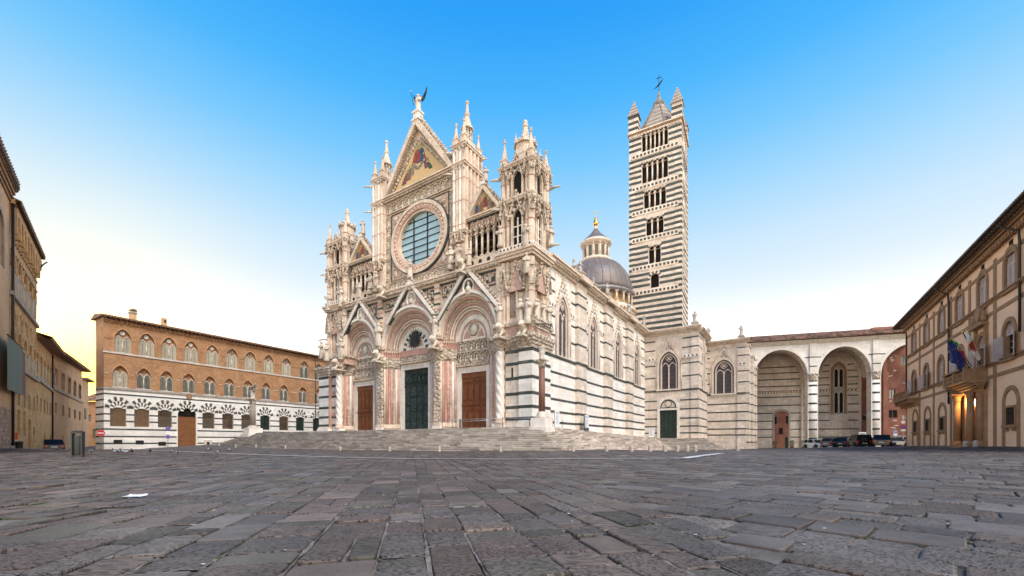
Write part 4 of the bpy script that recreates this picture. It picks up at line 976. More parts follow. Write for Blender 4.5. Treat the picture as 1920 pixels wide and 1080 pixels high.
# ---- side loggias with mosaic gables
for x0,x1,nm in ((-8.35,-3.95,'r'),(-28.7,-23.9,'l')):
    lg=part('loggia',cath,C); w=x1-x0; b=.55
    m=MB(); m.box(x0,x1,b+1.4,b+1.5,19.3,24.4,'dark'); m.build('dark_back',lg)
    m=MB(); m.box(x0,x1,b-.05,b+.3,19.35,20.5,'cream'); m.build('parapet',lg)
    for i in range(4):
        xq=x0+w*(i+.5)/4; m=MB(); m.prism([(xq+.24*math.cos(2*PI*j/10),19.9+.28*math.sin(2*PI*j/10)) for j in range(10)],b-.065,b-.04,'black'); m.build('quatrefoil',lg)
    nn=6
    for i in range(nn):
        x=x0+.25+(w-.5)*i/(nn-1); m=MB(); column(m,x,b+.1,20.5,23.0,.13,'cream','carved',8,.5,.2); m.build('column',lg)
    for i in range(nn-1):
        st=(w-.5)/(nn-1); xm=x0+.25+st*(i+.5); m=MB(); cv=jamb(xm,st*.34,22.9,23.05,23.75,'point',8)
        wall(m,xm-st/2,xm+st/2,22.9,24.5,b,[(xm,st*.34,22.9,23.0,23.7,'point')],'rose',.3,'cream'); gablet(m,xm,st*.5,23.3,24.45,b-.02,.14,'carved',None,.09); m.build('arch',lg)
    for i in range(3):
        m=MB(); m.box(x0,x1,b+.7,b+.8,20.7+i*.75,20.85+i*.75,'eave'); m.build('louvre',lg)
    m=MB(); moulding(m,x0-.1,x1+.1,b,24.4,24.85,.4,'cream',3,False); m.box(x0,x1,b-.3,b,24.32,24.4,'green'); m.build('cornice',lg)
    sg_=part('side_gable',cath,C); gx=(x0+x1)/2; gh=w/2+.1; ga=27.9; gz=24.85; yy=b-.1
    m=MB(); m.prism([(gx-gh+.2,gz),(gx+gh-.2,gz),(gx,ga-.2)],yy+.1,yy+.8,'cream'); m.build('gable_wall',sg_)
    m=MB(); m.prism([(gx-gh+.75,gz+.3),(gx+gh-.75,gz+.3),(gx,ga-1.0)],yy+.02,yy+.12,'gold'); m.build('mosaic_ground',sg_)
    for sg in (-1,1):
        k=.36; m=MB(); po=[(gx+sg*gh,gz),(gx,ga),(gx,ga-k*1.7),(gx+sg*(gh-k*1.1),gz)]; m.prism(po if sg>0 else po[::-1],yy-.3,yy+.8,'cream'); m.build('raking_cornice',sg_)
        m=MB(); crockets(m,(gx+sg*gh,gz),(gx,ga),yy,9,.30,'carved',-sg); m.build('crockets',sg_,kind='stuff')
    for x,z,h,rb,le in ((gx-1.0,gz+.3,1.1,'robe_blue',.1),(gx-.45,gz+.32,1.3,'robe_brown',.1),(gx+.15,gz+.6,1.4,'robe_red',0),(gx+.7,gz+.32,1.2,'robe_grey',-.1),(gx+1.15,gz+.3,.8,'robe_brown',-.1)):
        m=MB(); figure_relief(m,x,z,h,yy+.02-random.random()*.01,rb,le); m.build('mosaic_figure',sg_)
    m=MB(); m.box(gx-.3,gx+.3,yy-.35,yy+.3,ga-.2,ga+.15,'white'); m.lathe([(.3,.15),(.4,.3),(.25,.5)],(gx,yy,ga),'carved',8); m.build('apex_block',sg_)
# ---- corner turrets
def turret(x0,x1,tag_,faces):
    tu=part('corner_turret',cath,C); h=(x1-x0)/2; hb=1.85; cx=(x0+x1)/2; cy=1.85
    m=MB(); m.box(x0+.55,x1-.55,.55,3.15,11.3,28.2,'cream'); m.build('core',tu)
    m=MB(); m.box(x0-.05,x1+.05,-.05,3.75,11.3,12.2,'rose'); m.box(x0-.25,x1+.25,-.25,3.95,12.2,12.5,'carved'); m.build('band',tu)
    for z0,z1,pr in ((18.9,19.7,.42),(24.6,25.0,.15),(28.0,28.4,.18)):
        m=MB(); 
        for k in range(3):
            p=pr*(k+1)/3; m.box(x0-p,x1+p,-p,3.7+p,z0+(z1-z0)*k/3,z0+(z1-z0)*(k+1)/3,'cream')
        m.build('cornice',tu)
    for fi in faces:
        Rm=Matrix.Translation((cx,cy,0))@Matrix.Rotation(fi*PI/2,4,'Z')
        hw=h if fi%2==0 else hb; hd=hb if fi%2==0 else h
        def M_(): q=MB(); q.tf=Rm; return q
        # dotted frieze below the cornice
        m=M_(); m.box(-hw-.1,hw+.1,-hd-.16,-hd+.1,19.72,20.15,'white'); m.build('frieze',tu)
        for i in range(9): m=M_(); xq=-hw+2*hw*(i+.5)/9; m.prism([(xq-.12,19.93),(xq,19.78),(xq+.12,19.93),(xq,20.08)],-hd-.175,-hd-.15,'black'); m.build('lozenge',tu)
        # corner shafts
        for sg in (-1,1):
            for off,rr in ((.0,.30),(.52,.20)):
                m=M_(); xq=sg*(hw-.25-off); m.lathe([(rr,0),(rr,6.3)],(xq,-hd+.32,12.5),'cream',8,.5,False); m.lathe([(rr*.9,0),(rr*.9,8.0)],(xq,-hd+.32,20.1),'cream',8,.5,False)
                for zr in (15.4,22.4,26.6): m.lathe([(rr*1.1,0),(rr*1.1,.1)],(xq,-hd+.32,zr),'pink',8,.5,False)
                for zr in (24.3,17.6): m.lathe([(rr,0),(rr*1.5,.3),(rr*1.5,.42)],(xq,-hd+.32,zr),'carved',8,.5,False)
                m.build('shaft',tu)
        # tall two-light openings, dark inside, on two stages
        for z0,zs,zt in ((20.3,22.9,23.9),(25.05,26.9,27.7),(13.2,15.2,16.4)):
            if z0<14 and fi==0 and tag_=='r': xo=-.75
            else: xo=0
            ww=.52 if z0>14 else .62
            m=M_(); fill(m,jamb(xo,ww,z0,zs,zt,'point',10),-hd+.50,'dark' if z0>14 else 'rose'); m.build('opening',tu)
            m=M_(); cvi=jamb(xo,ww,z0,zs,zt,'point',10); cvo=jamb(xo,ww+.2,z0,zs,zt+.25,'point',10); m.strip(cvi,cvo,-hd+.22,-hd+.55,'cream'); m.build('opening_frame',tu)
            for j in range(6):
                if z0>14:
                    a=cvo[2+j]; b_=cvo[3+j]; m=M_(); m.box(min(a[0],b_[0])-.06,max(a[0],b_[0])+.06,-hd+.19,-hd+.23,min(a[1],b_[1]),max(a[1],b_[1])+.05,'green' if j%2 else 'white'); m.build('voussoir',tu)
            if 14<z0<24:
                m=M_(); twisted(m,(xo,-hd+.42),.09,z0,zs+.2,'white',5,6,3); m.build('mullion',tu)
                for q in (.9,1.9): m=M_(); m.box(xo-ww,xo+ww,-hd+.40,-hd+.48,z0+q,z0+q+.1,'white'); m.build('tie',tu)
        for z0,z1,g in ((22.9,25.4,.95),(26.9,29.1,.95),(15.7,18.4,1.05)):
            m=M_(); gablet(m,0,g,z0,z1,-hd+.16,.28,'carved','rose' if z0<20 else None,.14); m.build('gablet',tu)
            m=M_(); crockets(m,(-g,z0),(0,z1),-hd+.02,5,.22,'carved',1); crockets(m,(g,z0),(0,z1),-hd+.02,5,.22,'carved',-1); m.ball((0,-hd+.02,z1+.15),.17,'carved',6,4); m.build('crockets',tu,kind='stuff')
            for sg in (-1,1):
                m=M_(); gablet(m,sg*(hw-.5),.5,z0+.3,z1-.1,-hd+.05,.3,'carved',None,.1); m.build('canopy',tu)
    for sx in (x0+.35,x1-.35):
        for sy in (.35,3.35):
            m=MB(); spire(m,sx,sy,28.3,3.1 if sy<1 else 2.6,.62,'cream'); m.build('pinnacle',tu)
    for sx,sy in ((cx,.2),(x1-.2,1.85)):
        m=MB(); spire(m,sx,sy,28.4,1.7,.36,'cream'); m.build('pinnacle',tu)
    m=MB(); oc=lambda r:[(cx+r*math.cos(2*PI*i/8+PI/8),cy+r*math.sin(2*PI*i/8+PI/8)) for i in range(8)]
    m.vprism(oc(1.55),28.2,29.5,'cream',.5,.78); m.vprism(oc(1.15),29.5,29.75,'carved'); m.vprism(oc(1.0),29.75,30.9,'cream'); m.vprism(oc(1.22),30.9,31.25,'carved'); m.build('drum',tu)
    m=MB(); m.lathe([(.55,0),(.52,.3),(.30,1.3),(.22,1.7),(.30,1.78),(.30,1.9),(.2,2.0),(.24,2.2),(.16,2.4),(.04,2.5)],(cx,cy,31.25),'cream',8,.5,False); m.build('spire',tu)
    for i in range(4):
        a=PI/4+i*PI/2; m=MB(); spire(m,cx+1.0*math.cos(a),cy+1.0*math.sin(a),31.2,1.0,.22,'cream'); m.build('pinnacle',tu)
    for sx,sy,zz,dx_,dy_ in ((x0,0,27.2,-.9,-.4),(x1,0,24.0,.7,-.6),(x1,3.5,26.8,1.2,.1),(x1,3.5,20.9,1.1,.1),(x0,0,24.2,-.8,-.4),(x0-.2,.2,15.2,-1.5,-.3)):
        m=MB(); m.tube([(sx,sy,zz),(sx+dx_*.5,sy+dy_*.5,zz+.1),(sx+dx_,sy+dy_,zz)],[.15,.12,.07],'statue',6); m.build('gargoyle',tu)
turret(-3.8,0,'r',(0,1)); turret(-33.6,-29.3,'l',(0,1,3))
# bracket at the right-hand corner that carries the prophets
m=MB()
for k in range(4): m.box(-1.4,.15+.5*k/4,-.15-.5*k/4,3.2,11.95+.22*k,12.18+.22*k,'carved' if k%2 else 'white')
m.build('corner_bracket',cath)
for i in range(9):
    m=MB(); m.box(.664,.67,-.3+.38*i,-.12+.38*i,12.3,12.5,'black'); m.build('lozenge',cath)
# ================================================================ statues on the facade
def on_fac(px,py_base,py_top,b): 
    X,z0=C.p(px,py_base,b); _,z1=C.p(px,py_top,b); return X,z0,z1-z0
FS=[(640,673,636,-.15,'robed marble statue on bracket at far left, beside the left portal arch'),
 (710,648,606,-.1,'robed marble statue between the left and central portal arches'),
 (815,632,592,-.1,'robed marble statue between the central and right portal arches'),
 (936,606,568,-.25,'robed marble statue at the right foot of the right portal gable'),
 (769,521,487,.0,'small marble statue on the tip of the central portal gable'),
 (879,498,465,.0,'small marble statue on the tip of the right portal gable'),
 (674,558,530,.0,'small marble statue on the tip of the left portal gable'),
 (911,340,313,.4,'marble statue on the tip of the right mosaic side gable'),
 (681,438,413,.4,'marble statue on the tip of the left mosaic side gable'),
 (845,505,462,-.2,'marble evangelist statue right of the rose window, the left one of two'),
 (860,500,458,-.2,'marble evangelist statue right of the rose window, the right one of two'),
 (694,551,513,-.2,'marble evangelist statue left of the rose window, the left one of two'),
 (705,547,508,-.2,'marble evangelist statue left of the rose window, the right one of two'),
 (976,606,560,-.42,'marble prophet at the left end of the right corner bracket'),
 (989,606,558,-.50,'second marble prophet from the left on the right corner bracket'),
 (938,462,424,-.15,'marble statue at front left corner of the right turret, below its upper lancet'),
 (986,462,420,-.15,'marble statue at front right corner of the right turret, below its gablets'),
 (987,512,474,-.25,'marble statue in the middle of the right turret front, above the prophets'),
 (603,672,640,-.2,'marble prophet at the left edge of the left corner turret'),
 (613,676,642,-.35,'second marble prophet from the left on the left corner turret'),
 (640,575,538,-.15,'marble statue high on the front of the left corner turret'),
 (617,582,548,-.15,'weathered marble statue on the outer front corner of the left turret')]
for i,(px,pb,pt_,b,lb) in enumerate(FS):
    X,z,h=on_fac(px,pb,pt_,b); statue(C.M@Matrix.Translation((X,b,z))@Matrix.Rotation(random.uniform(-.3,.3),4,'Z'),lb,h,'statue',i,'statues on the facade')
# prophets round the corner, on the flank side of the bracket
for i,(px,pb,pt_,lb) in enumerate(((1007,606,560,'middle marble prophet standing at the very corner of the bracket'),(1019,606,566,'fourth marble prophet from the left on the right corner bracket'),(1030,607,572,'marble prophet at the right end of the corner bracket beside the first nave window'),(1033,460,424,'marble statue on the right side of the right turret, against the sky'))):
    X,z=S.p(px,pb,-.35); _,z1=S.p(px,pt_,-.35); statue(S.M@Matrix.Translation((X,-.35,z)),lb,z1-z,'statue',i+2,'statues on the facade')
for px,pyb,b,lb in ((629,692,-.75,'carved lion jutting out beside the left edge of the left portal'),(706,677,-.7,'carved lion jutting out between the left and central portals'),(812,652,-.7,'carved lion jutting out between the central and right portals'),(936,632,-.9,'carved lion jutting out right of the right portal arch'),(979,628,-.65,'carved beast crouching below the right corner bracket'),(864,510,-.6,'carved lion at the right foot of the rose window buttress'),(714,556,-.6,'carved ox at the left foot of the rose window buttress')):
    X,z=C.p(px,pyb,b); lion(C.M@Matrix.Translation((X,b+.5,z)),lb,1.55)
# angel on the great gable
ag=thing('angel_statue','marble angel with dark bronze wings on the tip of the great gable','angel statue',None,None,C.M@Matrix.Translation((GC,gy,GA+.65)))
bm_=robed(31,'statue'); o=link('body',bm_,ag,None,None,C.M@Matrix.Translation((GC,gy,GA+.65))@Matrix.Diagonal((2.3,2.3,2.15,1)))
for sg in (-1,1):
    m=MB(); P=[(sg*.18,.18,1.7),(sg*.5,.25,1.9),(sg*.85,.3,2.4),(sg*1.1,.3,2.85),(sg*1.05,.3,2.3),(sg*.9,.28,1.85),(sg*.7,.26,1.5),(sg*.35,.22,1.3)]
    n=len(P); vs=[(x,y-.04,z) for x,y,z in P]+[(x,y+.05,z) for x,y,z in P]; f=[tuple(range(n)),tuple(range(2*n-1,n-1,-1))]+[(i,n+i,n+(i+1)%n,(i+1)%n) for i in range(n)]
    m.add(vs,f,'bronze'); m.build('wing',ag)
m=MB(); m.tube([(-.5,-.3,.9),(-.7,-.3,1.8),(-1.0,-.3,2.8)],.03,'bronze_dark',6); m.ball((-1.0,-.3,2.8),.08,'gilt'); m.build('staff',ag)
# ================================================================ flank, transept, stairs (still the cathedral)
SB=.3                                     # wall plane of the flank behind its pilasters
XE=39.2                                   # where the flank meets the transept
SX=lambda px,b=SB:S.X(px,b)
ZL=[2.72,3.87,5.2,6.66,8.08]; ZU=[12.05,14.05,16.7,18.0]; SILL=9.85
def gothic_window(parent,fr,cx,hw,z0,zs,zt,b,dp=1.0):
    wn=part('window',parent,fr)
    g=hw*.80
    m=MB(); m.strip(jamb(cx,hw,z0,zs,zt,'point',16),jamb(cx,hw+.34,z0-.1,zs,zt+.42,'point',16),b-.16*dp,b+.1*dp,'tracery'); m.build('outer_frame',wn)
    m=MB(); m.strip(jamb(cx,g+.10,z0,zs,zt-.24,'point',16),jamb(cx,hw,z0,zs,zt,'point',16),b+.12*dp,b+.5*dp,'green'); m.build('dark_reveal',wn)
    m=MB(); m.strip(jamb(cx,g-.06,z0,zs,zt-.40,'point',16),jamb(cx,g+.10,z0,zs,zt-.24,'point',16),b+.06*dp,b+.5*dp,'tracery'); m.build('inner_frame',wn)
    lw=(g-.06)/2
    for s in (-1,1):
        xm=cx+s*lw; m=MB(); cv=jamb(xm,lw-.05,z0,zs-.55,zs+.25,'point',10)
        n=len(cv); fill(m,cv,b+.38*dp,'lead_glass',random.uniform(.3,.7)); m.build('pane',wn)
        m=MB(); m.strip(cv,jamb(xm,lw+.02,z0,zs-.55,zs+.40,'point',10),b+.24*dp,b+.42*dp,'tracery'); m.build('light_frame',wn)
        k=int((zs-z0)/.7)
        for i in range(1,k): m=MB(); m.box(xm-lw+.05,xm+lw-.05,b+.345*dp,b+.375*dp,z0+(zs-.4-z0)*i/k-.025,z0+(zs-.4-z0)*i/k+.025,'iron'); m.build('saddle_bar',wn)
    m=MB(); m.box(cx-.09,cx+.09,b+.16*dp,b+.42*dp,z0,zs-.3,'tracery'); m.lathe([(.1,0),(.18,.3),(.18,.4)],(cx,b+.26*dp,zs-.6),'tracery',8); m.build('mullion',wn)
    zc=zs+(zt-zs)*.48; r=hw*.33
    m=MB(); slab(m,arch(cx,g,zs+.05,zt-.32,'point',12),b+.40*dp,b+.46*dp,'lead_glass'); m.build('pane',wn)
    m=MB()
    for i in range(4):
        a=PI/2*i; m.tube([(cx+r*.5*math.cos(a)+r*.48*math.cos(2*PI*j/12),b+.28*dp,zc+r*.5*math.sin(a)+r*.48*math.sin(2*PI*j/12)) for j in range(12)],.06,'tracery',6,close=True)
    m.build('quatrefoil',wn)
    m=MB(); m.box(cx-hw-.45,cx+hw+.45,b-.22*dp,b+.45*dp,z0-.28,z0-.02,'tracery'); m.build('sill',wn)
    # gable over the window
    gz=zs+.5; ga=zt+2.1
    for s in (-1,1):
        m=MB(); po=[(cx+s*(hw+.62),gz),(cx,ga),(cx,ga-.42),(cx+s*(hw+.42),gz)]; m.prism(po if s>0 else po[::-1],b-.2*dp,b+.05*dp,'tracery'); m.build('raking_bar',wn)
        m=MB(); crockets(m,(cx+s*(hw+.62),gz),(cx,ga),b-.12,8,.18,'tracery',-s); m.build('crockets',wn,kind='stuff')
    m=MB()
    for x,z in ((0,ga-1.25),(-.32,ga-1.62),(.32,ga-1.62),(0,ga-1.7)): m.prism([(cx+x+.15*math.cos(2*PI*i/3+PI/2),z+.17*math.sin(2*PI*i/3+PI/2)) for i in range(3)],b-.04,b+.02,'green')
    m.build('inlay',wn,kind='stuff')
    m=MB(); m.ball((cx,b-.1,ga+.1),.16,'tracery',6,4); m.box(cx-.06,cx+.06,b-.16,b-.04,ga+.1,ga+.5,'tracery'); m.build('finial',wn)
    for s in (-1,1):
        m=MB(); x=cx+s*(hw+.52); column(m,x,b-.06*dp,z0,zs,.085*(.6+.4*dp),'tracery',None,8,.3,.2); m.build('colonnette',wn)
    return wn
FW=[]
for px,pxw in ((1055.5,11),(1113,8.2),(1159,6.6),(1194,5.2)):
    x=SX(px); x1=SX(px+pxw); x0=SX(px-pxw); FW.append(((x0+x1)/2,1.25))
ZT_W,ZS_W,Z0_W=16.9,14.7,10.25
PIL=[(SX(1078),SX(1094),.42),(SX(1131),SX(1144),.42),(SX(1172.5),SX(1183),.42)]
m=MB(); wall(m,3.65,XE+.3,-1.2,19.6,SB,[(x,hw,Z0_W,ZS_W,ZT_W,'point') for x,hw in FW],'ashlar',.5); m.build('nave_wall',cath,S)
for a,c,d in PIL:
    m=MB(); m.box(a,c,SB-d,SB+.05,-1.2,19.4,'ashlar_warm'); m.build('pilaster',cath,S)
stripes(cath,S,3.7,XE,ZL,.25,SB,PIL,[])
stripes(cath,S,3.7,XE,ZU,.23,SB,PIL,[(x-1.75,x+1.75,9,19) if True else 0 for x,hw in FW])
stripes(cath,S,3.7,XE,[SILL],.22,SB-.06,PIL,[],'sill_course','green',.05)
# pierced frieze at window-spring height
for a,c in zip([3.75]+[x+1.75 for x,_ in FW],[x-1.75 for x,_ in FW]+[XE]):
    m=MB(); m.box(a,c,SB-.07,SB+.02,15.0,15.55,'white')
    m.build('frieze',cath,S)
    n=int((c-a)/.55)
    m=MB()
    for i in range(n): m.box(a+(c-a)*(i+.3)/n,a+(c-a)*(i+.7)/n,SB-.08,SB-.06,15.12,15.42,'green')
    m.build('frieze_lozenges',cath,S,'stuff')
for x,_ in FW: gothic_window(cath,S,x,1.25,Z0_W,ZS_W,ZT_W,SB,.42)
# thin colonnettes rising between windows and eaves
for x,_ in FW:
    for s in (-1,1):
        m=MB(); m.lathe([(.09,0),(.09,8.6)],(x+s*1.85,SB-.03,10.3),'tracery',8); m.build('colonnette',cath,S)
m=MB(); moulding(m,3.4,XE+.2,SB-.1,19.25,20.15,.75,'cream',4,False); 
for a,c,d in PIL: m.box(a-.2,c+.2,SB-1.12,SB-.8,19.55,20.15,'cream')
m.build('eaves_cornice',cath,S)
m=MB(); dentils(m,3.6,XE,SB-.42,19.5,19.72,.18,'carved',.4); m.build('eaves_dentils',cath,S,'stuff')
m=MB(); m.box(3.6,XE+1,SB+.1,SB+4,19.9,20.3,'tile'); m.build('aisle_roof',cath,S)
# ---- transept front, parallel to the facade
TB=XE
TX0,TX1=-SB,C.X(1311,TB); 
ZL2=[1.85,2.9,4.3,5.85,7.3]; ZU2=[11.0,12.9,15.6,16.95]
ZLT=[2.15,3.27,4.6,6.15,7.65]; ZUT=[11.65,13.75,16.4,17.95]
tw=C.X(1253.5,TB); td=C.X(1253,TB)
T2=TB+8.2; T2X0=TX1; T2X1=C.X(1399,T2); tw2=C.X(1357,T2)
m=MB(); wall(m,TX0-3,TX1,-1.2,19.3,TB,[(tw,1.55,9.75,14.0,16.1,'point'),(td,1.42,1.3,6.15,6.15,'rect')],'ashlar_warm',.5); m.build('transept_wall',cath)
pilT=[(C.X(1296,TB),TX1,.22)]; 
for a,c,d in pilT: m=MB(); m.box(a,c,TB-d,TB+.05,-1.2,19.2,'ashlar_warm'); m.build('pilaster',cath)
stripes(cath,C,TX0,TX1,ZLT,.22,TB,pilT,[(td-1.85,td+1.85,0,8.6)])
stripes(cath,C,TX0,TX1,ZUT,.2,TB,pilT,[(tw-2.2,tw+2.2,9,19)])
stripes(cath,C,TX0,TX1,[9.35],.22,TB-.05,pilT,[],'sill_course','green',.05)
gothic_window(cath,C,tw,1.55,9.75,13.9,16.1,TB)
for a,c in ((TX0,tw-2.3),(tw+2.3,TX1)):
    m=MB(); m.box(a,c,TB-.30 if c==TX1 else TB-.06,TB+.02,14.75,15.25,'white'); m.build('frieze',cath)
    m=MB(); n=int((c-a)/.55); f=TB-.31 if c==TX1 else TB-.07
    for i in range(n): m.box(a+(c-a)*(i+.3)/n,a+(c-a)*(i+.7)/n,f,f+.02,14.85,15.15,'green')
    m.build('frieze_lozenges',cath,None,'stuff')
m=MB(); moulding(m,TX0,TX1+.4,TB-.1,19.0,19.85,.7,'cream',4,False); m.build('eaves_cornice',cath)
m=MB(); dentils(m,TX0,TX1,TB-.42,19.2,19.42,.18,'carved',.4); m.build('eaves_dentils',cath,None,'stuff')
# side door of the transept
dp=part('side_door',cath,C)
m=MB(); m.strip([(td-1.42,1.25),(td-1.42,6.15),(td+1.42,6.15),(td+1.42,1.25)],[(td-1.8,1.25),(td-1.8,6.45),(td+1.8,6.45),(td+1.8,1.25)],TB-.12,TB+.2,'white'); m.build('door_frame',dp)
for s in (0,1):
    a0=td-1.42+1.42*s; m=MB(); m.box(a0+.01,a0+1.41,TB+.25,TB+.4,1.25,6.15,'door_green'); m.build('door_leaf',dp)
    for i in range(2):
        for z0,z1 in ((1.5,2.6),(2.8,4.3),(4.5,5.9)):
            m=MB(); m.box(a0+.12+.65*i,a0+.62+.65*i,TB+.2,TB+.25,z0,z1,'door_green',.8); m.build('panel',dp)
m=MB(); cvA=arch(td,1.35,6.55,8.0,'round',16); m.strip(cvA,arch(td,1.75,6.5,8.4,'round',16),TB-.14,TB+.1,'white'); m.build('lunette_frame',dp)
m=MB(); m.strip(arch(td,1.12,6.62,7.75,'round',16),arch(td,1.3,6.55,7.95,'round',16),TB-.05,TB+.1,'green'); m.box(td-1.3,td+1.3,TB-.05,TB+.1,6.5,6.62,'green'); m.build('lunette_inlay',dp)
m=MB(); m.prism([(td+.58*math.cos(2*PI*i/20),7.2+.58*math.sin(2*PI*i/20)) for i in range(20)],TB-.06,TB+.1,'green'); m.prism([(td+.48*math.cos(2*PI*i/20),7.2+.48*math.sin(2*PI*i/20)) for i in range(20)],TB-.09,TB,'tracery'); m.build('roundel',dp)
# return wall and second bay
RT=Fr(*C.w(TX1,TB)[:2],56.65)
m=MB(); wall(m,0,8.4,-1.2,19.2,0,[(4.2,.9,9.75,14.0,16.1,'point')],'ashlar_warm',.4); m.build('return_wall',cath,RT)
stripes(cath,RT,0,8.2,ZLT,.22,0,[],[]); stripes(cath,RT,0,8.2,ZUT,.2,0,[],[(2.9,5.5,9,19)]); stripes(cath,RT,0,8.2,[9.35],.22,-.05,[],[],'sill_course','green',.05)
gothic_window(cath,RT,4.2,.9,9.75,14.0,16.1,0)
m=MB(); moulding(m,-.3,8.2,-.1,18.7,19.4,.7,'cream',4,False); m.build('eaves_cornice',cath,RT)
m=MB(); wall(m,T2X0-.2,T2X1,-1.5,18.2,T2,[(tw2,1.6,9.3,13.2,15.3,'point')],'ashlar_warm',.5); m.build('transept_wall',cath)
pil2=[(C.X(1383,T2),T2X1,.2)]
for a,c,d in pil2: m=MB(); m.box(a,c,T2-d,T2+.05,-1.5,18.1,'ashlar_warm'); m.build('pilaster',cath)
stripes(cath,C,T2X0,T2X1,ZL2,.22,T2,pil2,[]); stripes(cath,C,T2X0,T2X1,ZU2,.2,T2,pil2,[(tw2-2.2,tw2+2.2,9,19)]); stripes(cath,C,T2X0,T2X1,[9.05],.22,T2-.05,pil2,[],'sill_course','green',.05)
gothic_window(cath,C,tw2,1.6,9.3,13.2,15.3,T2)
for a,c in ((T2X0,tw2-2.3),(tw2+2.3,T2X1)):
    f=T2-.26 if c==T2X1 else T2-.06
    m=MB(); m.box(a,c,f,T2+.02,14.0,14.5,'white'); m.build('frieze',cath)
    m=MB(); n=int((c-a)/.55)
    for i in range(n): m.box(a+(c-a)*(i+.3)/n,a+(c-a)*(i+.7)/n,f-.01,f+.02,14.1,14.4,'green')
    m.build('frieze_lozenges',cath,None,'stuff')
m=MB(); moulding(m,T2X0,T2X1+.5,T2-.1,17.9,18.6,.7,'cream',4,False); m.build('eaves_cornice',cath)
m=MB(); dentils(m,T2X0,T2X1,T2-.42,18.05,18.25,.18,'carved',.4); m.build('eaves_dentils',cath,None,'stuff')
m=MB(); m.box(TX0-3,TX1-.05,TB+.6,T2+12,-1,19.2,'ashlar_warm'); m.box(T2X0-.3,T2X1-.05,T2+.6,T2+12,-1.5,18.1,'ashlar_warm'); m.box(TX0-3,TX1,TB-.1,T2+12,19.2,19.7,'tile'); m.box(TX1,T2X1,T2-.1,T2+12,18.1,18.5,'tile'); m.build('transept_body',cath)
# stepped end buttress, striped
R2=Fr(*C.w(T2X1,T2)[:2],56.65)
for x0,x1,out,zt in ((0,3.2,.45,17.2),(3.2,6.2,.9,15.8),(6.2,9,1.2,14.2)):
    m=MB(); m.box(x0,x1,-out,.1,-1.5,zt,'ashlar_warm'); m.box(x0-.1,x1+.1,-out-.15,.1,zt,zt+.35,'cream'); m.build('buttress',cath,R2)
    for z in [.6]+ZL2+[9.05]+ZU2:
        if z<zt-.5: m=MB(); m.box(x0-.012,x1+.012,-out-.012,.1,z,z+.19,'green',random.uniform(.3,.8)); m.build('dark_stripe',cath,R2)
# ---- stairs: steps wrap facade, flank and transept
def offs(d,dz=0):
    """corner points of one step edge in facade coordinates; d = distance from the topmost edge"""
    a=2.0+d; fl=1.9+d; tr=.9+d*.92
    return [(-51.5-d*.6,12),(-51.5-d*.6,-a),(fl,-a),(fl,TB-tr),(TX1+tr*1.0,TB-tr),(TX1+tr*1.0,TB+7)]
def stz(X,b): return -.021*max(0,b) if X>-10 else 0
st=part('stairs',cath,C); rs=random.Random(3); nst=17; RISE=.166; TREAD=.345
for k in range(nst):
    zt=Z0-.02-RISE*k; zb=zt-RISE-.02
    P0=offs(TREAD*k); P1=offs(TREAD*(k+1)+.03)
    mb=MB()
    for (ax,ay),(bx,by),(cx_,cy_),(dx_,dy_) in zip(P0,P0[1:],P1,P1[1:]):
        ln=math.hypot(bx-ax,by-ay); t=0; cuts=[0]
        while t<ln-.7: t+=rs.uniform(.55,1.5); cuts.append(min(t/ln,1))
        if cuts[-1]<1: cuts.append(1)
        for u0,u1 in zip(cuts,cuts[1:]):
            if u1-u0<1e-4: continue
            q=lambda A,B,u:(A[0]+(B[0]-A[0])*u,A[1]+(B[1]-A[1])*u)
            p0=q((ax,ay),(bx,by),u0); p1=q((ax,ay),(bx,by),u1); j=rs.uniform(-.02,.02); jz=rs.uniform(-.012,.012)
            s0=stz(*p0); s1=stz(*p1); tn=min(1,max(0,rs.gauss(.5,.25)))
            # front riser at this edge, tread behind it reaches the step above
            i0=q(P1[0] if False else (cx_,cy_),(dx_,dy_),u0); i1=q((cx_,cy_),(dx_,dy_),u1)
            ox=(p1[1]-p0[1]); oy=-(p1[0]-p0[0]); ol=math.hypot(ox,oy); ox,oy=ox/ol*.05,oy/ol*.05
            mb.add([(p0[0]+ox,p0[1]+oy,zt+s0+jz),(p1[0]+ox,p1[1]+oy,zt+s1+jz),(p1[0]+ox,p1[1]+oy,zt+s1-.055),(p0[0]+ox,p0[1]+oy,zt+s0-.055),(p1[0],p1[1],zt+s1-.06),(p0[0],p0[1],zt+s0-.06),(p1[0],p1[1],zt+s1+jz),(p0[0],p0[1],zt+s0+jz)],[(0,3,2,1),(3,5,4,2),(0,1,6,7)],'step_stone',min(1,tn+.12))
            mb.add([(p0[0],p0[1],zt+s0+jz),(p1[0],p1[1],zt+s1+jz),(p1[0],p1[1],zb+s1),(p0[0],p0[1],zb+s0)],[(0,3,2,1)],'step_stone',tn)
            mb.add([(p0[0],p0[1],zt-RISE+s0),(p1[0],p1[1],zt-RISE+s1),(i1[0],i1[1],zt-RISE+s1),(i0[0],i0[1],zt-RISE+s0)],[(0,3,2,1),(0,1,2,3)],'step_stone',min(1,tn+.08))
    mb.build('step',st)
P=offs(0); m=MB()
m.add([(-51.5,-2.0,Z0-.02),(1.9,-2.0,Z0-.02),(1.9,3,Z0-.02-.06),(-51.5,3,Z0-.02)],[(0,1,2,3)],'step_stone')
m.add([(-51.5,3,Z0-.02),(-35,3,Z0-.02),(-35,14,Z0-.02),(-51.5,14,Z0-.02)],[(0,1,2,3)],'step_stone')
nn=10
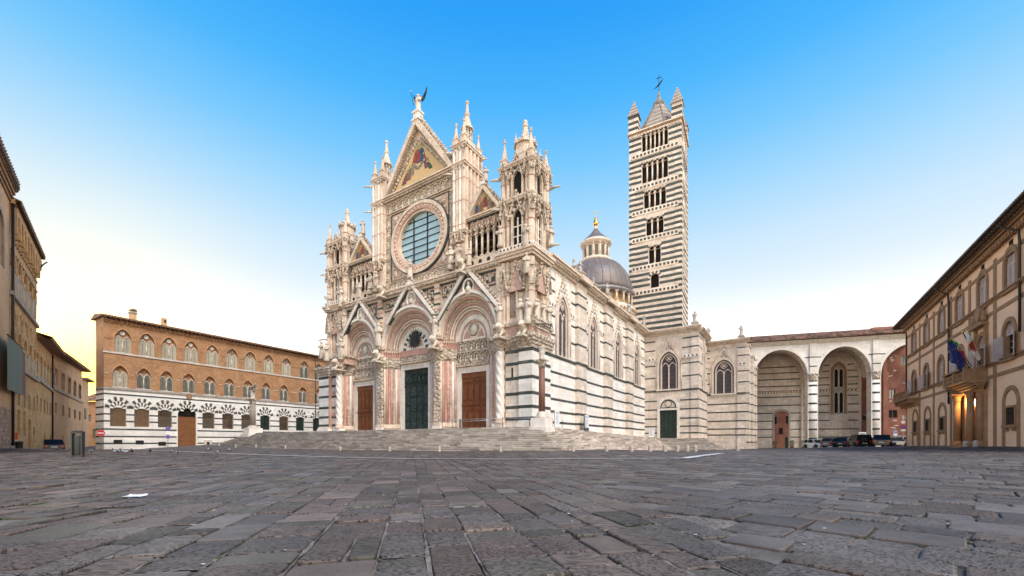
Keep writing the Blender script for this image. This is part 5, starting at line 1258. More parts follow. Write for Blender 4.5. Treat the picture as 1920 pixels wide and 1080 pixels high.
for i in range(nn):
    b0=3+(TB-.9-3)*i/nn; b1=3+(TB-.9-3)*(i+1)/nn; m.add([(-.5,b0,Z0-.02-.021*b0),(1.9,b0,Z0-.02-.021*b0),(1.9,b1,Z0-.02-.021*b1),(-.5,b1,Z0-.02-.021*b1)],[(0,1,2,3)],'step_stone')
zz=Z0-.02-.021*(TB-.9); m.add([(-.5,TB-.9,zz),(TX1+.9,TB-.9,zz),(TX1+.9,TB+.2,zz),(-.5,TB+.2,zz)],[(0,1,2,3)],'step_stone'); m.add([(TX1,TB+.2,zz),(TX1+.9,TB+.2,zz),(TX1+.9,TB+7,zz-.15),(TX1,TB+7,zz-.15)],[(0,1,2,3)],'step_stone')
m.build('landing',st)
# ---- statues along the eaves
for i,(px,pb,pt_,fr,b,lb) in enumerate(((1088,521,489,S,.0,'weathered eaves statue left of the dome, the larger of the pair'),(1075.5,508,484,S,2.5,'weathered eaves statue nearest the facade turret, the smaller of the pair'),(1112.5,541,519,S,.6,'small weathered eaves statue right below the middle of the dome'),(1138,559,531,S,.0,'weathered eaves statue in front of the colonnade under the dome'),(1178.5,594,567,S,.0,'weathered eaves statue at the left edge of the bell tower'),(1207,620,592,S,.2,'weathered eaves statue in front of the foot of the bell tower'),(1303,612,584,C,TB-.1,'weathered eaves statue on the transept corner right of the bell tower'),(1328,641,614,C,T2-.1,'weathered eaves statue in the angle behind the transept corner'),(1389.5,637,610,C,T2-.2,'weathered eaves statue at the right end, beside the tiled arcade roof'))):
    X,z=fr.p(px,pb,b); _,z1=fr.p(px,pt_,b)
    pd=.28*(z1-z)
    statue(fr.M@Matrix.Translation((X,b,z+pd)),lb,z1-z-pd,'statue_roof',i+1,'statues along the eaves')
    m=MB(); m.box(X-.42,X+.42,b-.42,b+.42,z-.35,z+pd*.75,'statue_roof'); m.box(X-.52,X+.52,b-.52,b+.52,z+pd*.75,z+pd,'statue_roof'); m.build('statue_pedestal',cath,fr)
# ================================================================ bell tower
TWA=-29.5
_p=W(1278,500,84); TF=Fr(_p.x,_p.y,TWA)            # X=0 at the right front edge, runs to -TW
TWW=-TF.X(1179.6); TD=9.6
twr=thing('bell_tower','tall square bell tower striped in white and dark green marble','bell tower',TF)
def tz(px,py,b=0): return TF.p(px,py,b)[1]
ZTOP=tz(1262,229); 
side=Fr(_p.x,_p.y,TWA+90)
LV=[(1,(512,539)),(2,(459,493)),(3,(406,440)),(4,(353,388)),(5,(298,338)),(6,(241,278))]
HWL=[.85,1.2,1.75,2.2,2.6,2.6]
ops=[]; cxw=TF.X(1227.5)
lev=[]
for (n,(yt,yb)),hw in zip(LV,HWL):
    zt=tz(1227,yt); z0=tz(1227,yb); lev.append((n,z0,zt,hw)); 
m=MB(); wall(m,-TWW,0,15,ZTOP,0,[(cxw,hw,z0,zt-(.9 if n==1 else .02),zt,'round' if n==1 else 'rect') for n,z0,zt,hw in lev],'tower_white',.7); m.build('front_wall',twr)
m=MB(); wall(m,0,TD,15,ZTOP,0,[(TD/2,min(hw,2.4),z0,zt-(.9 if n==1 else .02),zt,'round' if n==1 else 'rect') for n,z0,zt,hw in lev],'tower_white',.7); m.build('side_wall',twr,side)
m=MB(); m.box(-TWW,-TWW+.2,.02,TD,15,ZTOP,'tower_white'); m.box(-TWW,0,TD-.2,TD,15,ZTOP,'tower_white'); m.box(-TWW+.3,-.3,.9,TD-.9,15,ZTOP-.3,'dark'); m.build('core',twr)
pitch=1.16; z=16.0; k=0
dot=[tz(1227,y) for y in (545,498,444,392,345,283)]
while z<ZTOP-.4:
    th=.56
    if not any(abs(z+th/2-d)<.62 for d in dot):
        for fr,a,b_,c,hm in ((TF,-TWW,0,cxw,9),(side,0,TD,TD/2,2.4)):
            g=[(c-min(hw,hm)-.1,c+min(hw,hm)+.1,z0,zt) for n,z0,zt,hw in lev]
            stripes(twr,fr,a,b_,[z],th,0,[],g,'dark_band','green',.015)
    z+=pitch
for d in dot:
    for fr,a,b_ in ((TF,-TWW,0),(side,0,TD)):
        m=MB(); m.box(a+.6,b_-.6,-.12,.05,d-.5,d+.5,'tower_white',.7); m.build('string_course',twr,fr)
        for i in range(12):
            w_=(b_-a-1.2)/12; m=MB(); m.box(a+.6+w_*(i+.2),a+.6+w_*(i+.8),-.135,-.1,d-.28,d+.24,'green',random.uniform(.3,.8)); m.build('dark_block',twr,fr)
for fr,c,hm in ((TF,cxw,9),(side,TD/2,2.4)):
    for n,z0,zt,hw in lev:
        hw=min(hw,hm); wn=part('window',twr,fr)
        if n>1:
            for i in range(1,n):
                m=MB(); column(m,c-hw+2*hw*i/n,.3,z0,zt-.75,.17,'tower_white','tracery',8,.55,.25); m.build('column',wn)
            for i in range(n):
                w_=2*hw/n; m=MB(); wall(m,c-hw+w_*i,c-hw+w_*(i+1),zt-.8,zt,.05,[(c-hw+w_*(i+.5),w_*.40,zt-.8,zt-.6,zt-.15,'round')],'tower_white',.5); m.build('arch',wn)
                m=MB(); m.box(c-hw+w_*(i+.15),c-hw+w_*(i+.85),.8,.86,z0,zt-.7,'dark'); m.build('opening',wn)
            if n<6: 
                m=MB()
                for i in range(n+1): m.ball((c-hw+2*hw*i/n,-.03,zt-.25),.24,'green',7,4,1.1,.4,.8)
                m.build('hood_bosses',wn,None,'stuff')
        else:
            for i in range(9):
                a0=PI*i/9; a1=PI*(i+1)/9; f=lambda q,a:(c-q*math.cos(a),zt-.9+q*math.sin(a)); m=MB(); m.prism([f(hw,a0),f(hw,a1),f(hw+.5,a1),f(hw+.5,a0)][::-1],-.06,.03,'green' if i%2 else 'tower_white',.6); m.build('voussoir',wn)
# corner pilaster strips
for fr,a in ((TF,-TWW),(TF,-1.3),(side,TD-1.2),(side,0)):
    m=MB(); 
    for j in range(36):
        z_=16+pitch*j
        if z_+.56<ZTOP: m.box(a,a+1.3 if fr is TF else a+1.2,-.10,.02,z_+.57,min(z_+pitch-.01,ZTOP),'tower_white',random.uniform(.35,.7)); m.box(a+.01,a+1.29 if fr is TF else a+1.19,-.09,.02,z_,z_+.57,'green',random.uniform(.3,.8))
    m.build('corner_strip',twr,fr)
m=MB(); 
for k in range(3): m.box(-TWW-.15*k,.15*k,-.15*k,TD+.15*k,ZTOP-.15+.28*k,ZTOP+.13+.28*k,'tower_white' if k!=1 else 'trim_brown')
m.build('cornice',twr)
m=MB(); dentils(m,-TWW,0,-.02,ZTOP-.5,ZTOP-.2,.22,'tower_white',.6); m.build('corbels',twr,None,'stuff')
mat('roof_stone',(.30,.26,.22),(.22,.185,.155),nsc=1.2,bump=.3,bsc=6,grime=.4,streak=.4)
mat('roof_pale',(.46,.38,.31),(.36,.29,.235),nsc=1.2,bump=.3,bsc=6,grime=.4,streak=.4)
cxm,cym=-TWW/2,TD/2; ztc=ZTOP+.6
def oct8(r): return [(cxm+r*math.cos(2*PI*i/8+PI/8),cym+r*math.sin(2*PI*i/8+PI/8)) for i in range(8)]
zs_=[(4.9,0),(4.8,.6),(4.7,1.1),(4.35,1.7),(3.98,2.3),(3.6,2.95),(3.22,3.6),(2.84,4.25),(2.46,4.9),(2.08,5.6),(1.7,6.3),(1.35,7.0),(1.1,7.4)]
for i,((r0,a0),(r1,a1)) in enumerate(zip(zs_,zs_[1:])):
    m=MB(); A=oct8(r0); B=oct8(r1); 
    m.add([(x,y,ztc+a0) for x,y in A]+[(x,y,ztc+a1) for x,y in B],[(j,(j+1)%8,8+(j+1)%8,8+j) for j in range(8)],'roof_stone' if i%2 else 'roof_pale',.4); m.build('roof_course',twr)
for j in range(8):
    m=MB(); m.tube([(cxm+r*math.cos(2*PI*j/8+PI/8),cym+r*math.sin(2*PI*j/8+PI/8),ztc+a) for r,a in zs_[1:]],.14,'roof_stone',5); m.build('roof_rib',twr)
m=MB(); m.lathe([(1.2,0),(1.35,.15),(1.1,.4),(1.25,.7),(1.0,1.0),(.5,1.6),(.35,2.2),(.42,2.4),(.25,2.7),(.2,3.3),(.05,3.5)],(cxm,cym,ztc+7.2),'roof_stone',8,.5,False); m.build('roof_cap',twr)
for sx,sy in ((-TWW+.9,.9),(-.9,.9),(-.9,TD-.9),(-TWW+.9,TD-.9)):
    pn=part('corner_pinnacle',twr)
    nco=6 if sx<-2 else 5
    for i in range(nco):
        m=MB(); m.box(sx-1.02,sx+1.02,sy-1.02,sy+1.02,ZTOP+.55+.62*i,ZTOP+.55+.62*(i+1)-.005,'green' if i%2 else 'tower_white'); m.build('course',pn)
    zz=ZTOP+.55+.62*nco; m=MB(); m.box(sx-1.2,sx+1.2,sy-1.2,sy+1.2,zz,zz+.25,'roof_stone'); m.build('cap',pn)
    zz+=.25
    for i in range(9):
        m=MB(); t0=1-i/9; t1=1-(i+1)/9; r0=1.05*t0+.06; r1=1.05*t1+.06; m.vprism([(sx-r0,sy-r0),(sx+r0,sy-r0),(sx+r0,sy+r0),(sx-r0,sy+r0)],zz+.40*i,zz+.40*(i+1)-.004,'roof_stone' if i%2 else 'roof_pale',.5,r1/r0*1.05); m.build('spire_course',pn)
zc=ztc+10.6; wv=thing('weather_vane','thin iron cross with weather vane on the tip of the bell tower','weather vane',TF)
m=MB(); m.tube([(cxm,cym,zc-.2),(cxm,cym,zc+3.7)],.05,'iron',6); m.build('pole',wv)
m=MB(); m.box(cxm-.55,cxm+.55,cym-.05,cym+.05,zc+3.0,zc+3.1,'iron'); m.build('cross_bar',wv)
m=MB(); m.prism([(cxm-1.1,zc+.9),(cxm-.2,zc+1.6),(cxm+.9,zc+2.6),(cxm+.7,zc+2.1),(cxm+.1,zc+1.3)],cym-.03,cym+.03,'iron'); m.build('vane',wv)
# ================================================================ dome
DD=92.0; dp_=W(1117,535,DD); DMz=32.2
dome=thing('dome','lead covered dome with lantern and colonnaded drum behind the nave','dome',None,None,Matrix.Translation((dp_.x,dp_.y,0)))
RD=8.0; DH=8.3; q=[(RD*math.cos(a),DH*math.sin(a)) for a in [PI/2*i/14 for i in range(13)]]
m=MB(); m.lathe([(r,z) for r,z in q],(0,0,DMz+.3),'lead',48); m.build('shell',dome)
for i in range(32):
    a=2*PI*i/32; m=MB(); m.tube([((r+.02)*math.cos(a),(r+.02)*math.sin(a),DMz+.3+z) for r,z in q],.07 if i%4 else .16,'lead_rib',5); m.build('rib',dome)
m=MB(); m.lathe([(RD+.1,-.5),(RD+.5,-.3),(RD+.5,.1),(RD+.1,.35)],(0,0,DMz),'lead_rib',32); m.build('eave_ring',dome)
m=MB(); m.lathe([(RD-.9,-5),(RD-.9,-.5)],(0,0,DMz),'brick_tan',32); m.build('drum',dome)
for i in range(26):
    a=2*PI*i/26; m=MB(); column(m,(RD-.2)*math.cos(a),(RD-.2)*math.sin(a),DMz-3.0,DMz-.5,.22,'stone_pale',None,8,.6,.3); m.build('column',dome)
m=MB(); m.lathe([(RD-.9,-6.6),(RD+.1,-5.4),(RD+.6,-4.2),(RD+.8,-3.6),(RD+.3,-3.0),(RD-.7,-2.95)],(0,0,DMz),'stone_pale',32); m.build('gallery',dome)
m=MB()
for i in range(60): 
    a=2*PI*i/60
    for rr,zz in ((RD+.72,-3.9),(RD+.45,-4.9),(RD+.0,-5.7)): m.box(rr*math.cos(a)-.14,rr*math.cos(a)+.14,rr*math.sin(a)-.14,rr*math.sin(a)+.14,DMz+zz-.45,DMz+zz,'trim_brown')
m.build('gallery_corbels',dome,None,'stuff')
m=MB(); m.lathe([(RD-1.2,-14),(RD-1.2,-5.5)],(0,0,DMz),'stone_pale',32); m.build('lower_drum',dome)
zl=DMz+DH*.98
m=MB(); m.lathe([(3.5,-.3),(3.4,.3),(3.0,.5),(2.6,.55),(2.6,3.5)],(0,0,zl),'tracery',24); m.build('lantern_drum',dome)
for i in range(12):
    a=2*PI*i/12+.13; m=MB(); column(m,2.78*math.cos(a),2.78*math.sin(a),zl+.5,zl+3.4,.17,'cream',None,8,.4,.2); m.build('lantern_column',dome)
    m=MB(); m.tf=Matrix.Rotation(a+PI/12+PI/2,4,'Z'); cv=jamb(0,.40,zl+.7,zl+2.6,zl+3.05,'round',8); m.strip(cv,jamb(0,.54,zl+.6,zl+2.6,zl+3.2,'round',8),-2.72,-2.5,'cream'); fill(m,cv,-2.64,'shutter_green',.2); m.build('lantern_window',dome)
m=MB(); m.lathe([(2.6,3.3),(3.0,3.4),(3.2,3.7),(3.4,3.85),(3.4,4.15),(3.1,4.4)],(0,0,zl),'tracery',24); m.build('lantern_cornice',dome)
m=MB(); m.lathe([(3.15,4.3),(2.95,4.6),(2.2,5.3),(1.3,6.2),(.65,7.0),(.42,7.4)],(0,0,zl),'lead',16); m.build('lantern_roof',dome)
m=MB(); m.lathe([(.42,7.3),(.5,7.5),(.35,7.8),(.22,8.1)],(0,0,zl),'cream',12); m.build('pommel',dome)
m=MB(); m.lathe([(.18,8.1),(.45,8.25),(.6,8.55),(.6,8.85),(.4,9.2),(.3,9.45),(.42,9.65),(.25,9.9),(.05,10.0)],(0,0,zl),'gilt',16); m.build('golden_ball',dome)
m=MB(); m.box(-.05,.05,-.05,.05,zl+10,zl+11.7,'gilt'); m.box(-.5,.5,-.04,.04,zl+11.0,zl+11.1,'gilt'); m.build('cross',dome)
# ================================================================ bishop's palace (left background)
_o=W(195,800,56); LP=Fr(_o.x,_o.y,math.degrees(math.atan2(780,1430-960)))
pal=thing('striped_palace','orange brick palace over a black and white striped ground floor, left of the cathedral','palace',LP)
LX=lambda px:LP.X(px)
PE=LX(640); top=[230.8,275.3,317.5,358.6,398.5,435,469.4,503.7,536.9,570.6,597.5]; mid=[225.6,270,312.5,353.9,393.7,430,464.8,499,532.2,567.5,597]; low=[221.7,266,309.4,351,391,427.4,462.4,497.2,532.2,563,594]
ZB,ZM,ZE=8.0,12.95,17.75
ops=[(LX(p),.88,13.1,15.0,16.35,'point') for p in top]+[(LX(p),.78,8.35,10.1,11.3,'point') for p in mid]
m=MB(); wall(m,0,PE,ZB,ZE,0,ops,'brick_orange',.35); m.build('brick_wall',pal)
lo=[(LX(p),.84 if i!=3 else 1.2,(2.9 if i!=3 else -.2),(5.2 if i!=3 else 4.9),(5.5 if i!=3 else 6.0),'round') for i,p in enumerate(low)]
m=MB(); wall(m,0,PE,-1.6,ZB,0,lo,'ashlar',.4); m.build('striped_wall',pal)
m=MB(); m.box(0,6,.02,3.2,-1.6,ZE,'brick_orange'); m.box(6,PE,.45,14,-1.6,ZE,'brick_orange'); m.v=[(x,y if y>.1 else .5,z) for x,y,z in m.v]; m.build('body',pal)
m=MB(); m.box(-.02,.4,0.0,3.2,ZB,ZE,'brick_orange'); m.box(-.02,.4,.0,3.2,-1.6,ZB,'ashlar'); m.v=[(x,y+.004,z) for x,y,z in m.v]; m.build('end_wall',pal)
stripes(pal,LP,0,PE,[.45,1.4,2.4,3.5,4.45,5.4,6.4,7.2],.20,0,[],[(o[0]-o[1]-(.0 if o[2]>0 else .15),o[0]+o[1]+(.0 if o[2]>0 else .15),o[2],5.4) for o in lo]+[(o[0]-1.65,o[0]+1.65,5.2,7.1) for o in lo])
for z in [.45,1.4,2.4,3.5,4.45,5.4,6.4,7.2]:
    m=MB(); m.box(-.035,.0,.0,3.2,z,z+.2,'green'); m.build('dark_stripe',pal)
m=MB(); m.box(-.1,PE,-.16,.05,ZB-.05,ZB+.22,'stone_grey'); m.box(-.1,-.02,.05,3.2,ZB-.05,ZB+.22,'stone_grey'); m.build('belt_course',pal)
m=MB(); m.box(-.1,PE,-.12,.05,ZM-.1,ZM+.12,'stone_pale'); m.build('belt_course',pal)
for za,ops_ in ((14.85,top),(10.05,mid)):
    g=sorted((LX(p)-1.2,LX(p)+1.2) for p in ops_); a=0
    for g0,g1 in g+[(PE,PE)]:
        if g0>a: m=MB(); m.box(a,g0,-.06,.03,za,za+.10,'stone_pale' if za<12 else 'brick_orange'); m.build('string_course',pal)
        a=g1
def bifora(parent,fr,cx,z0,zs,zt,hw,shut,roundel=True,brick='brick_orange'):
    wn=part('window',parent,fr)
    m=MB(); m.strip(jamb(cx,hw,zs,zs,zt,'point',12),jamb(cx,hw+.16,zs,zs,zt+.2,'point',12),-.05,.04,brick,.75); m.build('arch_band',wn)
    m=MB(); fill(m,jamb(cx,hw,z0,zs,zt,'point',12),.34,brick,.42); m.build('tympanum',wn)
    for s in (-1,1):
        xm=cx+s*hw*.52; l=hw*.44; cv=jamb(xm,l,z0,zs-.35,zs+.32,'point',8); m=MB(); slab(m,cv,.20,.30,shut,random.uniform(.35,.65)); m.build('shutter',wn)
        m=MB(); m.strip(cv,jamb(xm,l+.07,z0,zs-.35,zs+.45,'point',8),.12,.32,'stone_pale'); m.build('light_frame',wn)
        m=MB(); m.box(xm-.018,xm+.018,.185,.2,z0,zs-.1,'iron'); m.build('leaf_gap',wn)
    m=MB(); column(m,cx,.12,z0,zs-.2,.075,'stone_pale',None,8,.28,.15); m.build('column',wn)
    if roundel:
        zc=zs+(zt-zs)*.62; m=MB(); m.tube([(cx+.26*math.cos(2*PI*i/14),.25,zc+.26*math.sin(2*PI*i/14)) for i in range(14)],.05,'stone_pale',6,close=True); m.build('roundel_frame',wn)
        m=MB(); m.prism([(cx+.25*math.cos(2*PI*i/14),zc+.25*math.sin(2*PI*i/14)) for i in range(14)],.24,.32,'pane' if cx>13 else 'stone_pale'); m.build('roundel',wn)
    m=MB(); m.box(cx-hw-.12,cx+hw+.12,-.1,.3,z0-.14,z0,'stone_pale'); m.build('sill',wn)
for i,p in enumerate(top): bifora(pal,LP,LX(p),13.1,15.0,16.35,.88,'shutter_pale' if i<9 else 'shutter_green')
for i,p in enumerate(mid): bifora(pal,LP,LX(p),8.35,10.1,11.3,.78,'shutter_green' if i else 'shutter_pale',False)
for i,o in enumerate(lo):
    cx,hw,z0,zs,zt,_=o; wn=part('window' if i!=3 else 'main_door',pal,LP)
    # fan of black and white wedges
    for ring,(r0,r1) in enumerate(((.50,.92),(.97,1.44))):
        m=MB(); m2=MB(); nv=11
        for j in range(nv):
            a0=PI*(.04+.92*j/nv); a1=PI*(.04+.92*(j+1)/nv); f=lambda q,a:(cx-.98*q*math.cos(a)*1.0,(zs+.05 if i!=3 else 5.35)+.98*q*math.sin(a)*1.22)
            (m if (j+ring)%2 else m2).prism([f(r0,a0),f(r0,a1),f(r1,a1),f(r1,a0)][::-1],-.05,.02,'green' if (j+ring)%2 else 'white')
        m.build('dark_voussoirs',wn,None,'stuff'); m2.build('white_voussoirs',wn,None,'stuff')
    if i==3:
        for s in (0,1): m=MB(); m.box(cx-hw+hw*s+.01,cx+hw*s-.01,.2,.32,-.6,4.5,'oak'); m.build('door_leaf',wn)
        for s in (0,1):
            for r in range(5): m=MB(); m.box(cx-hw+hw*s+.12,cx+hw*s-.12,.16,.2,-.1+r*.9,.62+r*.9,'oak',.35); m.build('panel',wn)
        m=MB(); fill(m,jamb(cx,hw,4.5,zs,zt,'round',12),.3,'dark'); m.build('fanlight',wn)
        m=MB()
        for j in range(9): a=PI*(j+.5)/9; m.tube([(cx,.2,4.6),(cx-hw*.95*math.cos(a),.2,4.6+1.1*math.sin(a))],.025,'iron',5)
        m.box(cx-hw,cx+hw,.15,.25,4.48,4.6,'oak'); m.build('fanlight_bars',wn)
    else:
        m=MB(); fill(m,jamb(cx,hw,z0,zs,zt,'round',12),.38,'dark' if i>1 else 'trim_brown',.55); m.build('opening',wn)
        if i in (2,4,5,6): m=MB(); m.box(cx-hw,cx+hw*.15 if i%2 else cx+hw,.3,.36,z0,z0+1.6,'shutter_green',.2); m.build('shutter',wn)
        if i in (7,9,10):
            for s in (-1,1): m=MB(); m.box(cx+s*hw*.5-hw*.46,cx+s*hw*.5+hw*.46,.22,.28,z0,zs+.1,'door_green'); m.build('shutter',wn)
        else:
            m=MB(); n=9
            for j in range(n+1): x=cx-hw+2*hw*j/n; m.box(x-.022,x+.022,.05,.09,z0,zs+.25*math.sqrt(max(0,1-((x-cx)/hw)**2)),'grille')
            for j in range(11): z=z0+(zs-z0)*j/10; m.box(cx-hw,cx+hw,.045,.085,z-.02,z+.02,'grille')
            m.build('grille',wn)
for px,py in ((221,829),(262,830),(304,832.5)):
    X,z=LP.p(px,py); m=MB(); m.box(X-.45,X+.45,-.03,.02,z-.25,z+.32,'iron'); m.build('cellar_grate',pal)
X,z=LP.p(389,831); m=MB(); m.box(X-.5,X+.5,-.25,.02,z-.4,z+.5,'stone_pale'); m.box(X-.2,X+.2,-.27,-.2,z-.4,z+.2,'iron'); m.build('stone_trough',pal)
# roof
mt=part('roof',pal,LP)
m=MB(); m.add([(-.35,-.7,ZE+.05),(PE,-.7,ZE+.05),(PE,6,ZE+1.3),(-.35,2.4,ZE+.55),(PE,14,ZE+.2),(-.35,4,ZE+.05),(-.35,-.7,ZE-.1),(PE,-.7,ZE-.1),(-.35,4,ZE-.1),(PE,0.2,ZE-.1),(-.35,0.2,ZE-.1)],[(0,1,2,3),(3,2,4,5),(6,7,1,0),(6,0,3,5,8),(6,8,9,7)],'tile'); m.build('tiles',mt)
m=MB(); n=int((PE+1)/.30)
for i in range(n): x=-.35+(PE+.35)*(i+.5)/n; m.tube([(x,-.72,ZE+.07),(x,.8,ZE+.33)],.08,'tile',5,random.random())
m.build('tile_ends',mt,None,'stuff')
m=MB(); n=int((PE+1)/.55)
for i in range(n): x=-.35+(PE+.35)*(i+.5)/n; m.box(x-.08,x+.08,-.65,.05,ZE-.28,ZE-.09,'eave')
m.build('rafters',mt,None,'stuff')
m=MB(); dentils(m,0,PE,.0,ZE-.75,ZE-.45,.14,'brick_orange',.5); m.box(0,PE,-.1,.02,ZE-.45,ZE-.32,'brick_orange'); m.build('brick_cornice',mt,None,'stuff')
for px,w,zt,kind in ((259,.34,19.75,0),(318,.26,19.5,1)):
    x=LX(px); ch=part('chimney',pal,LP)
    m=MB(); m.box(x-w,x+w,1.6,2.3,ZE,zt-.5,'plaster_pink' if kind==0 else 'brick_tan'); m.build('stack',ch)
    m=MB(); 
    if kind==0: m.box(x-w-.08,x+w+.08,1.5,2.4,zt-.5,zt-.3,'stone_grey'); m.prism([(x-w-.12,zt-.05),(x+w+.12,zt-.05),(x,zt+.2)],1.45,2.45,'tile'); [m.box(x-w+.3*i*w,x-w+.3*i*w+.08,1.6,1.75,zt-.3,zt-.05,'stone_grey') for i in range(7)]
    else: m.box(x-w,x+w,1.6,2.3,zt-.5,zt,'brick_tan'); m.box(x-.12,x+.12,1.57,1.6,zt-.7,zt-.3,'dark')
    m.build('cap',ch)
m=MB(); m.tube([(LX(591),-.12,17),(LX(591),-.12,1)],.07,'copper',6); m.build('downpipe',pal)
X,z=LP.p(354,744.5); m=MB(); m.prism([(X-.35,z),(X,z-.45),(X+.35,z),(X+.3,z+.5),(X-.3,z+.5)],-.2,.02,'trim_brown'); m.build('coat_of_arms',pal)
# ================================================================ buildings on the far left
_o=W(68,800,40); HF=Fr(_o.x,_o.y,math.degrees(math.atan2(780,235-960)))
hx=lambda px:HF.X(px)
hos=thing('hospital_front','tall tan brick front with bracketed eaves and slender white columns, left edge','building',HF)
OV=-.55; XA=HF.X(37,-.5); ZEH=(HF.p(45,385,OV)[1]*.35+HF.p(84,485,OV)[1]*.65)+.1; print('ZEH',ZEH)
DZH=ZEH-19.3
def hz(px,py): return HF.p(px,py)[1]
XWs=[XA+(0-XA)*(i+.5)/5 for i in range(5)]; wwd=-XA/5
ops=[(x,wwd*.34,12.0,14.2,15.1,'point') for x in XWs]+[(x,wwd*.33,6.9,8.5,9.5,'point') for x in XWs]+[(x,.42,3.7,4.7,5.0,'round') for x in XWs[1:]]+[(XWs[1],.62,1.3,3.0,3.4,'round'),(XWs[2],.62,1.3,3.0,3.4,'round'),(XWs[3],.75,-.5,2.2,2.8,'round'),(XWs[4],.6,-.5,1.7,2.2,'round')]
m=MB(); wall(m,XA,0,-.6,ZEH,0,ops,'brick_tan',.4); m.box(XA,-.01,.5,12,-.6,ZEH,'brick_tan'); m.build('front_wall',hos)
m=MB(); m.box(-.02,.3,.004,12,-.6,ZEH,'brick_tan'); m.build('end_wall',hos)
for i,x in enumerate(XWs):
    for z0,zs,zt,hw in ((12.0,14.2,15.1,wwd*.34),(6.9,8.5,9.5,wwd*.33)):
        wn=part('window',hos,HF); m=MB(); fill(m,jamb(x,hw,z0,zs,zt,'point',10),.38,'brick_orange' if z0>10 else 'trim_brown',.6); m.build('infill',wn)
        m=MB(); m.strip(jamb(x,hw,zs-.3,zs,zt,'point',10),jamb(x,hw+.2,zs-.3,zs,zt+.25,'point',10),-.07,.05,'brick_tan',.75); m.build('arch_band',wn)
        for s in (-1,1):
            m=MB(); column(m,x+s*hw*.02+ (0 if s<0 else 0),.1,z0,zs,.10,'stone_pale',None,8,.35,.2) if s<0 else m.box(x+hw-.16,x+hw-.02,.02,.3,z0,zs,'stone_pale'); m.build('column' if s<0 else 'stone_jamb',wn)
    m=MB(); wn=part('blind_arch',hos,HF); m.strip(arch(x,wwd*.40,9.9,11.0,'point',10),arch(x,wwd*.46,9.9,11.25,'point',10),-.08,.02,'brick_tan',.75); m.build('arch_band',wn)
for o in ops[10:]:
    m=MB(); fill(m,jamb(*o[:5],o[5],10),.3,'oak' if o[2]<3 else 'dark',.3); m.build('opening',hos)
for z,h in ((11.7,.3),(6.5,.35)):
    m=MB(); m.box(XA,.05,-.22,.05,z,z+h,'stone_grey'); m.build('ledge',hos)
nb=9
for i in range(nb):          # brackets of the parapet walk under the eaves
    x=XA+(0-XA)*(i+.5)/nb; m=MB(); m.prism([(x-.16,16.9+DZH),(x+.16,16.9+DZH),(x+.16,18.9+DZH),(x-.16,18.9+DZH)],-.32,.02,'brick_tan',.6); m.build('bracket',hos)
    w_=-XA/nb; m=MB(); m.strip(arch(x+w_/2,w_*.32,17.9+DZH,18.5+DZH,'round',8),[(x+w_/2-w_*.5+w_*j/8,18.95+DZH) for j in range(9)],-.3,.02,'brick_tan'); m.build('bracket_arch',hos)
m=MB(); m.box(XA,.1,-.3,.02,18.95+DZH,ZEH,'brick_tan'); m.build('parapet',hos)
for j in range(2):
    m=MB()
    for i in range(16): m.ball((XA+(0-XA)*(i+.5)/16,-.08,16.3+DZH-j*.9+.2),.13,'trim_brown',6,4,1,.5,1)
    m.build('putlog_bosses',hos,None,'stuff')
rf=part('roof',hos,HF)
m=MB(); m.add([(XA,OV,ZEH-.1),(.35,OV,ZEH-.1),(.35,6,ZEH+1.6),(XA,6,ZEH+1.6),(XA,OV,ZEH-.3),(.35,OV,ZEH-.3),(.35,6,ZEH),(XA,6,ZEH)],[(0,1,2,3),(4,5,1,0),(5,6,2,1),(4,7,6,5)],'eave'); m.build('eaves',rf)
m=MB(); n=int((1.6-XA)/.35)
for i in range(n): x=XA+(.35-XA)*(i+.5)/n; m.tube([(x,OV-.03,ZEH-.06),(x,0,ZEH+.15)],.1,'tile',5,random.random())
m.build('tile_ends',rf,None,'stuff')
m=MB(); m.tube([(.1,-.2,ZEH-1.3),(.3,-.4,ZEH-.8),(.5,OV-.1,ZEH-.4)],.06,'copper',6); m.build('gutter_bracket',rf)
m=MB(); m.tube([(XA+.1,-.16,ZEH),(XA+.1,-.16,.5)],.09,'copper',6); m.build('downpipe',hos)
# near neighbour, plastered
pl=thing('plastered_house','pink plastered house with wide tiled eaves at the left picture edge','house',HF)
XN=-28; ZPL0=HF.p(36,360,-.5)[1]

m=MB(); wall(m,XN,XA-.02,-.6,min(ZPL0,19.5),0,[(hx(-1),1.1,13.0,15.5,16.6,'round'),(hx(-22),1.0,6.5,9,9.8,'round')],'plaster_pink',.4); m.build('front_wall',pl)
m=MB(); m.box(XN,XA-.05,.5,10,-.6,18.0,'plaster_pink'); m.build('body',pl)
for px,z0,zs,zt,hw in ((-1,13,15.5,16.6,1.1),(-22,6.5,9,9.8,1.0)):
    wn=part('window',pl,HF); m=MB(); fill(m,jamb(hx(px),hw,z0,zs,zt,'round'),.35,'shutter_green'); m.build('shutter',wn); m=MB(); m.strip(jamb(hx(px),hw,z0,zs,zt),jamb(hx(px),hw+.3,z0,zs,zt+.3),-.06,.05,'stone_grey'); m.build('frame',wn)
m=MB(); m.box(XN,XA-.03,-.06,.02,-.6,3.2,'rubble'); m.build('stone_base',pl)
rf=part('roof',pl,HF); OP=-.5; ZPL=HF.p(2,237,OP)[1]*.35+HF.p(36,360,OP)[1]*.65; print('ZPL',ZPL)
m=MB(); m.add([(XN,OP,ZPL),(XA+.1,OP,ZPL),(XA+.1,6,ZPL+1.6),(XN,6,ZPL+1.6),(XN,OP,ZPL-.28),(XA+.1,OP,ZPL-.28),(XA+.1,6,ZPL-.28),(XN,6,ZPL-.28)],[(0,1,2,3),(4,5,1,0),(5,6,2,1),(4,7,6,5)],'eave'); m.build('eaves',rf)
